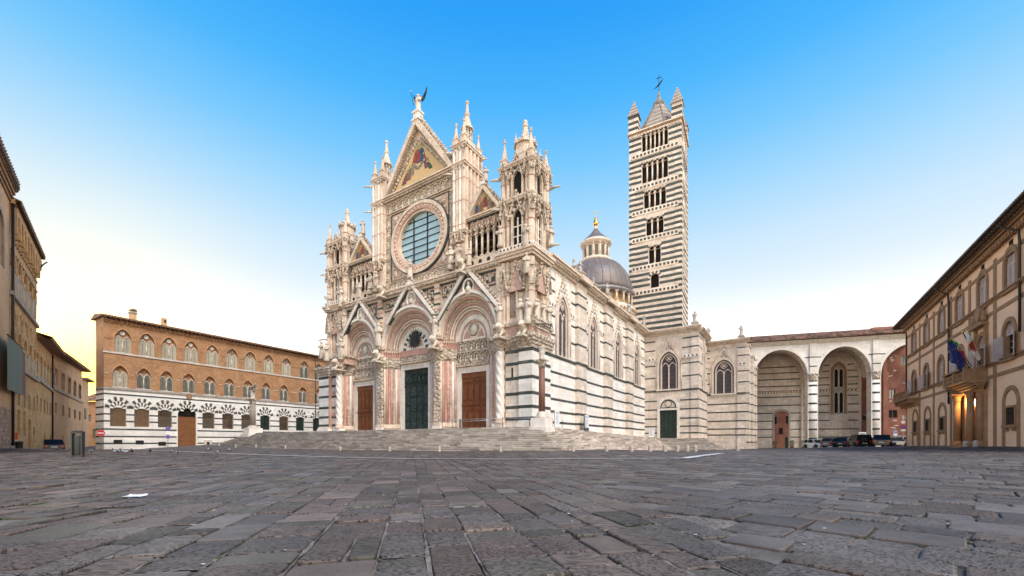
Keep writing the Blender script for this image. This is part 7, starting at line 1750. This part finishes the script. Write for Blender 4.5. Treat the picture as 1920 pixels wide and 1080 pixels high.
# ================================================================ columns with capitals on the stair corners
def mono(name,label,px,b,y0,yped,ybase,yshaft,ycap,ytop,r,mt,wolf):
    X,z0=C.p(px,y0,b); f=lambda y:C.p(px,y,b)[1]
    t=thing(name,label,'column',None,None,C.M@Matrix.Translation((X,b,z0)))
    zp,zb,zs,zc,zt=[f(y)-z0 for y in (yped,ybase,yshaft,ycap,ytop)]
    m=MB(); m.box(-r*2.9,r*2.9,-r*2.9,r*2.9,-.6,.12,'white'); m.box(-r*2.4,r*2.4,-r*2.4,r*2.4,.12,zp,'white'); m.build('pedestal',t)
    m=MB(); m.lathe([(r*2.2,zp),(r*2.2,zp+.12),(r*1.5,zp+(zb-zp)*.5),(r*1.6,zp+(zb-zp)*.7),(r*1.08,zb)],(0,0,0),'stone_pale',14); m.build('base',t)
    m=MB(); m.lathe([(r,zb),(r*.9,zs)],(0,0,0),mt,16); m.build('shaft',t)
    m=MB(); m.lathe([(r*.95,zs),(r*1.1,zs+.1),(r*1.0,zs+.2),(r*1.5,zs+(zc-zs)*.7),(r*1.8,zc-.05)],(0,0,0),'carved',12); m.box(-r*1.7,r*1.7,-r*1.7,r*1.7,zc-.1,zc,'carved'); m.build('capital',t)
    m=MB(); h=zt-zc; m.lathe([(r*1.0,zc),(r*.8,zc+h*.15),(r*.75,zc+h*.4),(r*1.0,zc+h*.55),(r*.8,zc+h*.7),(r*1.1,zc+h*.92),(r*1.3,zt)],(0,0,0),'stone_pale',12); m.build('upper_drum',t)
    return t,X,z0+zt
mono('porphyry_column','dark red porphyry column on white pedestal at the right corner of the stairs',1016,-1.6,803,784,772,690,675,651,.30,'porphyry',False)
t,X,zt=mono('granite_column','weathered granite column carrying a wolf statue, left end of the stairs',474,-2.0,815,803,798,757,748,733,.42,'granite',True)
# she-wolf
wf=thing('wolf_statue','grey stone wolf standing on top of the left granite column','animal statue',None,None,C.M@Matrix.Translation((X,-2,zt)))
m=MB(); g='stone_grey'
m.box(-.75,.75,-.3,.3,0,.06,g)
m.tube([(-.62,0,.62),(-.45,0,.68),(-.1,0,.62),(.25,0,.66),(.48,0,.72),(.66,0,.86),(.78,0,.95)],[.10,.19,.17,.22,.21,.15,.12],g,9)
m.tube([(.72,0,.96),(.86,0,.98),(1.0,0,.92),(1.1,0,.88)],[.12,.14,.09,.05],g,8)
for s in (-1,1):
    m.ball((.82,s*.08,1.12),.05,g,6,4,.8,.6,1.6)
    m.tube([(.40,s*.12,.60),(.38,s*.13,.32),(.42,s*.13,.06)],[.10,.07,.06],g,6)
    m.tube([(-.48,s*.12,.62),(-.36,s*.13,.42),(-.52,s*.13,.26),(-.46,s*.13,.06)],[.14,.10,.07,.06],g,6)
m.tube([(-.62,0,.66),(-.80,0,.5),(-.82,0,.25)],[.06,.05,.03],g,6); m.build('body',wf)
# ================================================================ bollards along the foot of the stairs
mat('stone_bollard',(.48,.41,.33),(.36,.30,.24),nsc=5,bump=.3,grime=.4)
BOL=MB(); BOL.lathe([(.17,-.3),(.165,0),(.155,.42),(.145,.50),(.10,.56),(.01,.58)],(0,0,0),'stone_bollard',12); BOLM=BOL.mesh('bollard')
BP=[(411,836.5),(442,837.5),(480,839),(535,841),(638,844.5),(731,846),(824,847),(938.5,847),(1075,846.5),(1137,846.5),(1184,846.5),(1219,846.5),(1247,846.5),(1270,846.5),(1289,846.5),(1304,846.5),(1383,845)]
nm=['leftmost','second from left','third from left','fourth from left','fifth from left','sixth from left','seventh from left','eighth from left','ninth from left','tenth from left','eleventh from left','twelfth from left','fifth from right','fourth from right','third from right','second from right','rightmost']
for i,(px,py) in enumerate(BP):
    x,y=ground_at(px,py); s=.72 if i<9 else .85
    o=link('bollard',BOLM,None,None,None,at(x,y,H(x,y),random.random()*6,s)); tag(o,'pale stone bollard, %s in the row along the foot of the stairs'%nm[i].rstrip(','),'bollard','bollards along the foot of the stairs')
# ================================================================ handrail before the right portal
hr=thing('handrail','low grey metal handrail on thin posts before the right portal','handrail',C)
bR=-.9
for px in (829,848,855,863,880,901,942,949,993):
    x=C.X(px,bR); m=MB(); m.tube([(x,bR,Z0-.05),(x,bR,Z0+.98)],.028,'iron',6); m.build('post',hr)
for (p0,y0),(p1,y1) in (((802,791.5),(863,786.5)),((863,786.5),(942,784)),((942,784),(1003,784)),((863,790.5),(915,787.5))):
    a=C.p(p0,y0,bR); b_=C.p(p1,y1,bR); m=MB(); m.tube([(a[0],bR,a[1]),(b_[0],bR,b_[1])],.035,'steel',6); m.build('rail',hr)
m=MB(); x=C.X(863,bR-.1); m.box(x-.12,x+.12,bR-.16,bR-.06,Z0-.1,Z0+.95,'steel'); m.build('panel_post',hr)
rp_=thing('rope_posts','pair of thin black posts beside the porphyry column','post',S)
for px in (1036.5,1054): x=S.X(px,-1.2); m=MB(); m.tube([(x,-1.2,1.8),(x,-1.2,3.05)],.025,'iron',6); m.lathe([(.12,0),(.12,.04),(.03,.06)],(x,-1.2,Z0-.06-.021*x),'iron',8); m.build('post',rp_)
# ================================================================ poster boards
def board(label,fr,px0,px1,y0,y1,b,dark=False):
    xa,z0=fr.p(px0,y1,b); xb,z1=fr.p(px1,y0,b); t=thing('poster_board',label,'poster board',fr)
    m=MB(); m.box(xa,xb,b,b+.06,z0+.12,z1,'sign_white'); m.build('panel',t)
    m=MB(); h=z1-z0; m.box(xa+.06,xb-.06,b-.006,b,z0+h*.16,z1-h*.04,'poster')
    m.box(xa+.15,xb-.15,b-.012,b-.005,z1-h*.14,z1-h*.10,'poster_dark'); m.build('print',t)
    m=MB(); q=random.Random(int(px0))
    for k in range(7): zz=z1-h*(.30+.07*k); m.box(xa+.14,xa+.14+(xb-xa-.28)*q.uniform(.5,1),b-.012,b-.005,zz-.02*h,zz,'sign_grey')
    m.build('text_lines',t,None,'stuff')
    m=MB()
    for x in (xa+.05,xb-.05): m.tube([(x,b+.1,z0-.15),(x,b+.1,z1)],.03,'iron',6)
    m.box(xa-.02,xb+.02,b-.02,b+.3,z0-.1,z0+.05,'iron'); m.build('stand',t)
    if dark: m=MB(); m.box(xa,xa+.1,b-.02,b+.07,z0,z1,'poster_dark'); m.box(xa,xb,b-.02,b+.07,z0,z0+h*.2,'poster_dark'); m.build('dark_edge',t)
board('tall narrow white poster board just right of the porphyry column',S,1041,1049,771,802,-1.0)
board('narrow poster board with dark edge farther along the flank',S,1096,1104,779,807.5,-.9,True)
board('white notice board left of the dark green side door',C,1216.5,1227,802,821,TB-.9)
# ================================================================ cars
def car(label,px,py,d,rz,paint,kind='hatch',L_=4.0,Wd=1.72,Ht=1.48,group='cars parked by the arcade'):
    d*=.94; p=W(px,py,d); z=H(p.x,p.y); name={'hatch':'parked_car','suv':'off_road_car','pickup':'pickup_truck','small':'parked_car'}[kind]
    t=thing(name,label,'car' if kind!='pickup' else 'pickup',None,group,at(p.x,p.y,z,rz))
    h=L_/2; w=Wd/2; g=.20; bz=.62*Ht if kind!='suv' else .58*Ht
    def sec(x,zs_,wid):   # half section ring at x: list of (y,z)
        return [(x,-wid*.92,zs_[0]),(x,-wid,zs_[0]+.12),(x,-wid,zs_[1]-.10),(x,-wid*.90,zs_[1]),(x,wid*.90,zs_[1]),(x,wid,zs_[1]-.10),(x,wid,zs_[0]+.12),(x,wid*.92,zs_[0])]
    def loft(mb,secs,mt):
        n=8; vs=[v for s in secs for v in s]; fs=[(k*n+i,k*n+(i+1)%n,(k+1)*n+(i+1)%n,(k+1)*n+i) for k in range(len(secs)-1) for i in range(n)]
        fs+=[tuple(range(n-1,-1,-1)),tuple(range((len(secs)-1)*n,len(secs)*n))]; mb.add(vs,fs,mt,.5,False)
    m=MB()
    loft(m,[sec(-h,(.34,bz*.92),w*.84),sec(-h+.12,(.24,bz*1.02),w*.96),sec(-h+.7,(g,bz*1.04),w),sec(0,(g,bz*1.02),w),sec(h-1.25,(g,bz*1.0),w),sec(h-.45,(g,bz*.88),w*.97),sec(h-.12,(.24,bz*.76),w*.90),sec(h,(.34,bz*.62),w*.74)],paint); m.build('body',t)
    # cabin: glass volume with painted roof and pillars
    if kind=='pickup': x0,x1,xr0,xr1=-.35,h-1.2,-.25,h-2.0
    elif kind=='suv': x0,x1,xr0,xr1=-h+.10,h-1.35,-h+.22,h-1.85
    else: x0,x1,xr0,xr1=-h+.12,h-.95,-h+.55,h-1.75
    def cab(mb,f0,f1,grow,mt):
        P=[]
        for f in (f0,f1):
            z_=bz*.98+(Ht-bz*.98)*f; xa=x0+(xr0-x0)*f; xb=x1+(xr1-x1)*f; ww=w*(.94-.16*f)+grow
            P.append([(xa-grow,-ww,z_),(xb+grow,-ww,z_),(xb+grow,ww,z_),(xa-grow,ww,z_)])
        mb.add(P[0]+P[1],[(3,2,1,0),(4,5,6,7),(0,1,5,4),(1,2,6,5),(2,3,7,6),(3,0,4,7)],mt)
    m=MB(); cab(m,0,.95,0,'glass_dark'); m.build('windows',t)
    m=MB(); cab(m,.88,1.0,.02,paint); m.build('roof',t)
    for sy in (-1,1):
        for fx0,fx1 in ((0,0),(.42,.44),(1,1)):
            def pt(f,fx): 
                z_=bz*.98+(Ht-bz*.98)*f; xa=x0+(xr0-x0)*f; xb=x1+(xr1-x1)*f; return (xa+(xb-xa)*fx,sy*(w*(.94-.16*f)+.005),z_)
            m=MB(); m.tube([pt(0,fx0),pt(.9,fx1)],.05 if fx0 in(0,1) else .035,paint,5); m.build('pillar',t)
        m=MB(); m.box(h-1.35,h-1.2,sy*(w+.02)-(.12 if sy<0 else 0),sy*(w+.02)+(.12 if sy>0 else 0),bz*.98,bz*.98+.14,paint); m.build('mirror',t)
        m=MB(); m.box(h-.36,h-.04,*sorted((sy*w*.50,sy*w*.86)),bz*.55,bz*.72,'lamp_clear'); m.build('headlight',t)
        m=MB(); m.box(-h-.015,-h+.2,*sorted((sy*w*.64,sy*w*.93)),bz*.62,bz*.92,'lamp_red'); m.build('tail_light',t)
        for xw in (-h+.78,h-.82):
            wr=.31 if kind!='suv' else .36
            wh=part('wheel',t); 
            q=MB(); q.tf=Matrix.Translation((xw,sy*(w-.08),wr))@Matrix.Rotation(PI/2,4,'X'); q.lathe([(wr*.62,-.10),(wr*.95,-.10),(wr,-.06),(wr,.06),(wr*.95,.10),(wr*.62,.10)],(0,0,0),'tyre',18); q.build('tyre',wh)
            q=MB(); q.tf=Matrix.Translation((xw,sy*(w-.08),wr))@Matrix.Rotation(PI/2,4,'X'); q.lathe([(.02,-.085),(wr*.25,-.08),(wr*.63,-.09),(wr*.63,.09),(wr*.25,.08),(.02,.085)],(0,0,0),'rim',10,.5,False); q.build('rim',wh)
            m=MB(); m.tube([(xw+(wr+.07)*math.cos(a),sy*(w+.003),wr+(wr+.07)*math.sin(a)) for a in [PI*i/10 for i in range(11)]],.035,'tyre',5); m.build('wheel_arch',t)
    m=MB(); m.box(-h-.03,-h+.1,-w*.8,w*.8,.28,.48,'tyre' if kind=='suv' else paint); m.build('rear_bumper',t)
    m=MB(); m.box(h-.1,h+.02,-w*.66,w*.66,.26,.40,'tyre'); m.build('grille',t)
    m=MB(); m.box(-h-.045,-h-.02,-.26,.26,.52,.64,'plate'); m.build('number_plate',t)
    m=MB(); m.box(h+.0,h+.03,-.26,.26,.40,.51,'plate'); m.build('number_plate',t)
    if kind=='suv': q=MB(); q.tf=Matrix.Translation((-h-.12,.05,.95))@Matrix.Rotation(PI/2,4,'Y'); q.lathe([(.05,-.1),(.34,-.1),(.36,0),(.34,.1),(.05,.1)],(0,0,0),'tyre',18); q.build('spare_wheel',t)
    if kind=='pickup':
        m=MB(); m.box(-h+.1,-.4,-w*.9,w*.9,bz*.98,bz*1.12,paint); m.box(-h+.2,-.5,-w*.8,w*.8,bz*1.0,bz*1.13,'tyre'); m.build('load_bed',t)
    return t
car('small white car facing the viewer, by the arcade pier',1528.5,840,73,-PI/2+.1,'car_white','hatch',3.7,1.66,1.45)
car('grey hatchback, leftmost of the cluster of dark cars',1564,838.5,69,.35,'car_grey','hatch',3.9,1.7,1.5)
car('dark blue hatchback between the grey one and the off-road car',1588,838,68,.45,'car_dark','hatch',3.8,1.68,1.48)
car('black off-road car with spare wheel on its tail',1610,838.5,60,PI/2-.35,'car_black','suv',3.7,1.75,1.72)
car('dark car half hidden behind the black hatchback',1634,836,67,.3,'car_dark','hatch',4.0,1.7,1.45)
car('black hatchback seen from behind, rightmost of the dark cars',1654,838.5,57,PI/2-.75,'car_black','hatch',3.9,1.75,1.55)
car('silver car mostly hidden beside the white pickup',1677,834.5,66,.15,'car_silver','hatch',3.8,1.7,1.45)
car('white pickup half hidden behind the corner of the peach palace',1691,834,69,PI+.1,'car_white','pickup',4.6,1.75,1.75)
car('dark car parked in the lane at far left',99,846,51,PI/2+.9,'car_dark','hatch',3.6,1.65,1.42,None)
# ================================================================ signs
def sign_disc(mb,x,z,r,y,mt,n=20): mb.prism([(x+r*math.cos(2*PI*i/n),z+r*math.sin(2*PI*i/n)) for i in range(n)],y-.03,y,mt)
p=W(189,812,53.5); t=thing('no_entry_sign','round red no entry sign at the left corner of the striped palace','road sign',None,None,at(p.x,p.y,0,R(40)))
m=MB(); m.tube([(0,.05,H(p.x,p.y)-.1),(0,.05,p.z+.5)],.035,'sign_grey',6); m.build('pole',t)
m=MB(); sign_disc(m,0,p.z,.42,0,'sign_white'); sign_disc(m,0,p.z,.40,-.01,'sign_red'); m.build('disc',t)
m=MB(); m.box(-.28,.28,-.055,-.038,p.z-.07,p.z+.07,'sign_white'); m.build('bar',t)
p=W(315,806,60); t=thing('parking_signs','thin pole with two round blue signs before the striped palace','road sign',None,None,at(p.x,p.y,0,R(45)))
m=MB(); m.tube([(0,.05,H(p.x,p.y)-.1),(0,.05,p.z+.6)],.035,'sign_grey',6); m.build('pole',t)
for dz in (.2,-1.0):
    m=MB(); sign_disc(m,0,p.z+dz,.275,0,'sign_red'); sign_disc(m,0,p.z+dz,.25,-.01,'sign_blue'); m.prism([(-.18,p.z+dz+.14),(-.15,p.z+dz+.17),(.18,p.z+dz-.14),(.15,p.z+dz-.17)][::-1],-.05,-.035,'sign_red'); m.build('disc',t)
m=MB(); m.box(-.24,.24,-.03,0,p.z-.62,p.z-.2,'sign_white'); m.build('plate',t)
p=W(1693.5,793,66); t=thing('restriction_signs','pole with white red-rimmed disc over blue no parking disc by the peach palace','road sign',None,None,at(p.x,p.y,0,R(-35)))
m=MB(); m.tube([(0,.05,H(p.x,p.y)-.1),(0,.05,p.z+.5)],.035,'sign_grey',6); m.build('pole',t)
m=MB(); sign_disc(m,0,p.z+.12,.33,0,'sign_red'); sign_disc(m,0,p.z+.12,.26,-.01,'sign_white'); m.build('disc',t)
m=MB(); sign_disc(m,0,p.z-.60,.33,0,'sign_red'); sign_disc(m,0,p.z-.60,.27,-.01,'sign_blue'); 
for s in (-1,1): m.prism([(-.2*s-.04,p.z-.6-.17),(-.2*s+.04,p.z-.6-.21),(.2*s+.04,p.z-.6+.17),(.2*s-.04,p.z-.6+.21)],-.05,-.035,'sign_red')
m.build('disc',t)
m=MB(); m.box(-.3,.3,-.03,0,p.z-1.3,p.z-1.02,'sign_white'); m.build('plate',t)
p=W(1678.7,812,71); t=thing('parking_sign','small blue square parking sign on the red brick house wall','road sign',None,None,at(p.x,p.y,0,R(-20)))
m=MB(); m.box(-.26,.26,-.03,0,p.z-.42,p.z+.4,'sign_white'); m.box(-.22,.22,-.045,-.02,p.z-.1,p.z+.36,'sign_blue'); m.build('plate',t)
m=MB(); m.tube([(0,.03,H(p.x,p.y)-.1),(0,.03,p.z+.3)],.03,'sign_grey',6); m.build('pole',t)
m=MB(); m.box(-.07,-.02,-.06,-.044,p.z-.05,p.z+.3,'sign_white'); m.strip(arch(0,.06,p.z+.15,p.z+.3,'round',6),arch(0,.11,p.z+.12,p.z+.32,'round',6),-.06,-.044,'sign_white'); m.build('letter',t)
p=W(1617,815,75); 
t=thing('notice_board','small white notice board above the parked off-road car','notice board',None,None,at(p.x,p.y,0,R(-17)))
m=MB(); m.box(-.55,.55,-.05,0,p.z-.35,p.z+.45,'sign_white'); m.box(-.45,.45,-.06,-.04,p.z-.25,p.z+.3,'sign_grey'); m.build('panel',t)
m=MB(); [m.tube([(x,.04,H(p.x,p.y)-.1),(x,.04,p.z+.4)],.035,'iron',6) for x in (-.45,.45)]; m.build('legs',t)
# ================================================================ flags on the palace balcony
def pole_flag(name,label,p0,p1,b0,b1,cols,hang,wid,stars=False,start=.45):
    a=RP.p(p0[0],p0[1],b0); c=RP.p(p1[0],p1[1],b1); t=thing(name,label,'flag',RP,'flags on the balcony')
    A=Vector((a[0],b0,a[1])); B=Vector((c[0],b1,c[1]))
    m=MB(); m.tube([A,B],.04,'iron' if stars else 'steel',6); m.ball(B,.08,'gilt'); m.build('pole',t)
    n=12; k=10; rows=[]
    for i in range(n+1):
        u=start+(1-start)*i/n; base=A+(B-A)*u; r=[]
        for j in range(k+1):
            v=j/k; sag=hang*v; q=base+Vector((.30*v*(1 if stars else .5)+.10*math.sin(i*1.3+v*5)*v,.14*math.sin(i*.95+v*3)-wid*.25*v,-sag*(.75+.25*i/n))); r.append(q)
        rows.append(r)
    nb=len(cols)
    for ci,cm in enumerate(cols):
        i0=n*ci//nb; i1=n*(ci+1)//nb; m=MB(); vs=[tuple(q) for r in rows[i0:i1+1] for q in r]; kk=k+1
        m.add(vs,[(i*kk+j,(i+1)*kk+j,(i+1)*kk+j+1,i*kk+j+1) for i in range(i1-i0) for j in range(k)],cm,.5,True); m.build('cloth',t)
    if stars:
        for s in range(12):
            a_=2*PI*s/12; i=n*.5+n*.30*math.cos(a_); j=k*.5+k*.30*math.sin(a_); q=rows[int(round(i))][int(round(j))]
            m=MB(); pts=[(q.x+(.10 if e%2==0 else .04)*math.sin(PI*e/5),q.z+(.10 if e%2==0 else .04)*math.cos(PI*e/5)) for e in range(10)]; m.prism(pts[::-1],q.y-.06,q.y-.03,'flag_yellow'); m.build('star',t)
pole_flag('flag','blue flag with ring of yellow stars hanging from the palace balcony',(1818,690),(1781,637),-1.2,-3.0,['flag_blue'],1.7,.3,True,.42)
pole_flag('flag','green white and red flag tucked behind the blue starred flag',(1822,688),(1786,634),-.9,-2.4,['flag_red','flag_white','flag_green'],1.3,.2,False,.45)
pole_flag('flag','furled white flag with red tip on the right balcony pole',(1841,683),(1812,619),-1.2,-2.6,['flag_white','flag_red','flag_white'],.55,.1,False,.25)
t=thing('flag_pole','bare flag pole leaning out left of the white furled flag','flag pole',RP,'flags on the balcony')
a=RP.p(1838,683,-1.2); c=RP.p(1804.5,622,-2.8); m=MB(); m.tube([(a[0],-1.2,a[1]),(c[0],-2.8,c[1])],.04,'iron',6); m.build('pole',t); m=MB(); m.ball((c[0],-2.8,c[1]),.09,'gilt'); m.build('knob',t)
# ---- lit lantern in the palace portal
zl_=RP.p(1829.7,754,.3)[1]; xl_=RP.X(1829.7,.3)
t=thing('lit_lantern','glowing lantern hanging in the arch of the palace portal','lantern',RP)
m=MB(); m.tube([(xl_,.3,zl_+.4),(xl_,.3,6.6)],.02,'lantern_iron',5); m.build('chain',t)
m=MB(); m.lathe([(.16,-.38),(.22,-.30),(.26,.25),(.10,.40)],(xl_,.3,zl_),'lamp_glow',8); m.build('glass',t)
m=MB(); m.lathe([(.30,.26),(.20,.42),(.05,.55)],(xl_,.3,zl_),'lantern_iron',8); m.lathe([(.2,-.42),(.2,-.36)],(xl_,.3,zl_),'lantern_iron',8); m.build('cap',t)
ld=bpy.data.lights.new('lantern_bulb','POINT'); ld.energy=160; ld.color=(1,.55,.18); ld.shadow_soft_size=.15
lo_=bpy.data.objects.new('lantern_bulb',ld); COL.objects.link(lo_); lo_.parent=t; lo_.location=(xl_,-.15,zl_)
for px,py,lb in ((1810,836,'white stone bollard left of the palace portal'),(1829.5,836,'white stone bollard in front of the palace portal opening')):
    b=-1.6; X=RP.X(px,b); w_=RP.w(X,b); m=MB(); m.lathe([(.19,-.2),(.18,.38),(.16,.46),(.09,.52),(.01,.54)],(0,0,0),'stone_bollard',12); o=link('stone_bollard',m.mesh('stone_bollard'),None,None,None,at(w_.x,w_.y,H(w_.x,w_.y))); tag(o,lb,'bollard')
# wall lanterns in the arcade
for px,py,lb in ((1620,783,'left iron wall lantern beside the brick cross wall of the arcade'),(1629.5,778,'right iron wall lantern beside the second arcade pier')):
    p=AF.p(px,py,3.0); t=thing('wall_lantern',lb,'lantern',AF,'iron lanterns in the arcade')
    m=MB(); m.lathe([(.1,-.5),(.28,-.35),(.34,.3),(.12,.55),(.02,.7)],(p[0],3,p[1]),'lantern_iron',6,.5,False); m.build('lamp',t)
    m=MB(); m.tube([(p[0],3,p[1]+.7),(p[0]+.5,3,p[1]+.9),(p[0]+1.2,3.0,p[1]+.6)],.04,'lantern_iron',5); m.build('bracket',t)
# ================================================================ potted plants
for px,py,lb in ((1452.8,842.5,'potted shrub left of the bricked doorway'),(1485,842,'tall potted shrub right of the bricked doorway'),(1507,841.5,'potted shrub nearest the first arcade pier')):
    d=76; p=W(px,py,d); z=H(p.x,p.y); t=thing('potted_plant',lb,'potted plant',None,'shrubs in pots before the arcade',at(p.x,p.y,z))
    m=MB(); m.lathe([(.22,0),(.32,.42),(.36,.44),(.36,.52),(.30,.52),(.28,.46)],(0,0,0),'terracotta',14); m.build('pot',t)
    q=random.Random(int(px)); m=MB(); m.tube([(0,0,.4),(.02,0,.8),(-.02,.02,1.1)],.03,'oak',5); m.build('stem',t); m=MB()
    for k in range(260):
        a=q.uniform(0,2*PI); e=q.uniform(-1,1); r=.42*q.random()**.4*math.sqrt(max(.05,1-e*e*.7)); c_=Vector((r*math.cos(a),r*math.sin(a),1.05+.5*e))
        d1=Vector((q.gauss(0,1),q.gauss(0,1),q.gauss(0,1))).normalized()*.09; d2=d1.cross(Vector((q.gauss(0,1),q.gauss(0,1),q.gauss(0,1)))).normalized()*.035
        m.add([tuple(c_-d1),tuple(c_+d2),tuple(c_+d1),tuple(c_-d2)],[(0,1,2,3)],'leaf',q.random())
    m.build('leaves',t,None,'stuff')
# ================================================================ waste bin, left foreground
x,y=ground_at(146,857.5); t=thing('waste_bin','dark grey open frame waste bin standing alone at left','waste bin',None,None,at(x,y,H(x,y),R(25)))
hB=1.2; w2=.17
for sx in (-1,1):
    for sy in (-1,1): m=MB(); m.box(sx*w2-.025,sx*w2+.025,sy*w2*.7-.025,sy*w2*.7+.025,0,hB,'bin_grey'); m.build('corner_post',t)
for sx in (-1,1): m=MB(); m.box(sx*w2-.012,sx*w2+.012,-w2*.68,w2*.68,.1,hB-.08,'bin_grey'); m.build('side_panel',t)
m=MB(); m.lathe([(.115,.10),(.135,.14),(.14,.98),(.13,1.02)],(0,0,0),'bin_grey',18); m.build('container',t)
m=MB(); m.box(-w2-.03,w2+.03,-w2*.7-.03,w2*.7+.03,hB-.10,hB,'bin_grey'); m.box(-.12,.12,-w2*.7-.035,w2*.7+.035,hB,hB+.03,'iron'); m.build('lid',t)
m=MB(); m.box(-w2,w2,-w2*.7,w2*.7,.02,.05,'bin_grey'); m.build('floor_plate',t)
# orange box, low barrier and dark bin by the left front
p=W(29,820,32.5); zg=H(p.x,p.y); t=thing('parking_meter','slim orange machine with white label by the left front','machine',None,None,at(p.x,p.y,zg,R(-50)))
m=MB(); m.box(-.12,.12,-.1,.1,-.05,.55,'bin_grey'); m.build('base',t); m=MB(); m.box(-.19,.19,-.14,.14,.55,1.38,'orange_paint',bev=.03); m.build('case',t)
m=MB(); m.box(-.12,.12,-.15,-.13,.78,1.0,'sign_white'); m.build('label_plate',t); m=MB(); m.box(-.11,.11,-.15,-.13,1.06,1.22,'flag_green'); m.build('display',t)
a=W(-10,836,29.5); c=W(33,836,32); fr=Fr(a.x,a.y,math.degrees(math.atan2(c.y-a.y,c.x-a.x))); ln_=math.hypot(c.x-a.x,c.y-a.y); zg=H(a.x,a.y)
t=thing('low_barrier','low pale stone kerb wall with dark openings along the left front','barrier',fr)
m=MB(); m.box(0,ln_,0,.4,zg-.3,zg+.22,'stone_pale'); m.build('plinth',t); m=MB(); m.box(0,ln_,-.05,.45,zg+.5,zg+.66,'stone_pale'); m.build('coping',t)
for k in range(6): m=MB(); x=ln_*(k+.0)/5.2; m.box(x,x+.25,.02,.38,zg+.22,zg+.5,'stone_pale'); m.build('block',t)
p=W(36,836,31.5); t=thing('litter_bin','small black litter bin at the right end of the low barrier','litter bin',None,None,at(p.x,p.y,H(p.x,p.y)))
m=MB(); m.lathe([(.17,0),(.19,.1),(.2,.55),(.21,.58)],(0,0,0),'iron',14); m.build('container',t); m=MB(); m.lathe([(.22,.58),(.2,.64),(.08,.67)],(0,0,0),'bin_grey',14); m.build('lid',t)
# ================================================================ paper and pigeons on the paving
x,y=ground_at(253,932.5); t=thing('paper_sheet','crumpled white printed sheet lying on the paving at left','paper',None,None,at(x,y,H(x,y)+.012,R(8)))
m=MB(); vs=[]; q=random.Random(5)
for i in range(6):
    for j in range(5): vs.append((-.12+.24*i/5,-.085+.17*j/4,.006+q.random()*.006+(.02 if j==4 else 0)))
m.add(vs,[(i*5+j,(i+1)*5+j,(i+1)*5+j+1,i*5+j+1) for i in range(5) for j in range(4)],'paper'); m.build('sheet',t)
m=MB(); m.box(-.09,.07,.055,.075,.030,.032,'trim_brown'); m.build('heading',t)
def pigeon_mesh():
    m=MB(); g='pigeon'
    m.tube([(-.17,0,.135),(-.12,0,.145),(-.05,0,.15),(.03,0,.16),(.085,0,.185),(.105,0,.215),(.115,0,.24)],[.012,.035,.058,.060,.042,.026,.022],g,9)
    m.ball((.122,0,.252),.026,g,8,5); m.tube([(.14,0,.25),(.165,0,.243)],[.008,.002],'pigeon_light',5)
    m.tube([(-.14,0,.14),(-.22,0,.125)],[.028,.02],g,6)
    for s in (-1,1):
        m.ball((-.04,s*.048,.155),.06,'pigeon_light',8,5,1.5,.28,.7); m.tube([(.0,s*.02,.11),(.01,s*.02,.05),(.0,s*.02,.004),(.03,s*.02,.003)],.005,'lamp_red',4)
    return m.mesh('pigeon')
PG=pigeon_mesh()
PL=['pigeon second from left in the row on the left paving','third pigeon from left in the row on the left paving','fourth pigeon from left in the row on the left paving','fifth pigeon from left in the row on the left paving','sixth pigeon from left in the row on the left paving','leftmost pigeon, alone beside the waste bin','pigeon alone between the row and the pair further right','left pigeon of the close pair in front of the striped palace','right pigeon of the close pair in front of the striped palace','pigeon in mid paving right of the close pair','pigeon nearest the foot of the stairs, higher of two','pigeon near the foot of the stairs, rightmost of all','pigeon just left of the stairs, farthest back']
for (px,py),lb in zip(((215,852),(222.5,852.5),(231,852),(239,853),(248,852),(171,852),(282,851),(322,852),(333.5,853),(407.5,853),(421.7,841.5),(431,848),(393,846)),PL):
    x,y=ground_at(px,py); o=link('pigeon',PG,None,None,None,at(x,y,H(x,y)+.004,random.uniform(0,6.28),1.25)); tag(o,lb,'pigeon','pigeons on the paving')
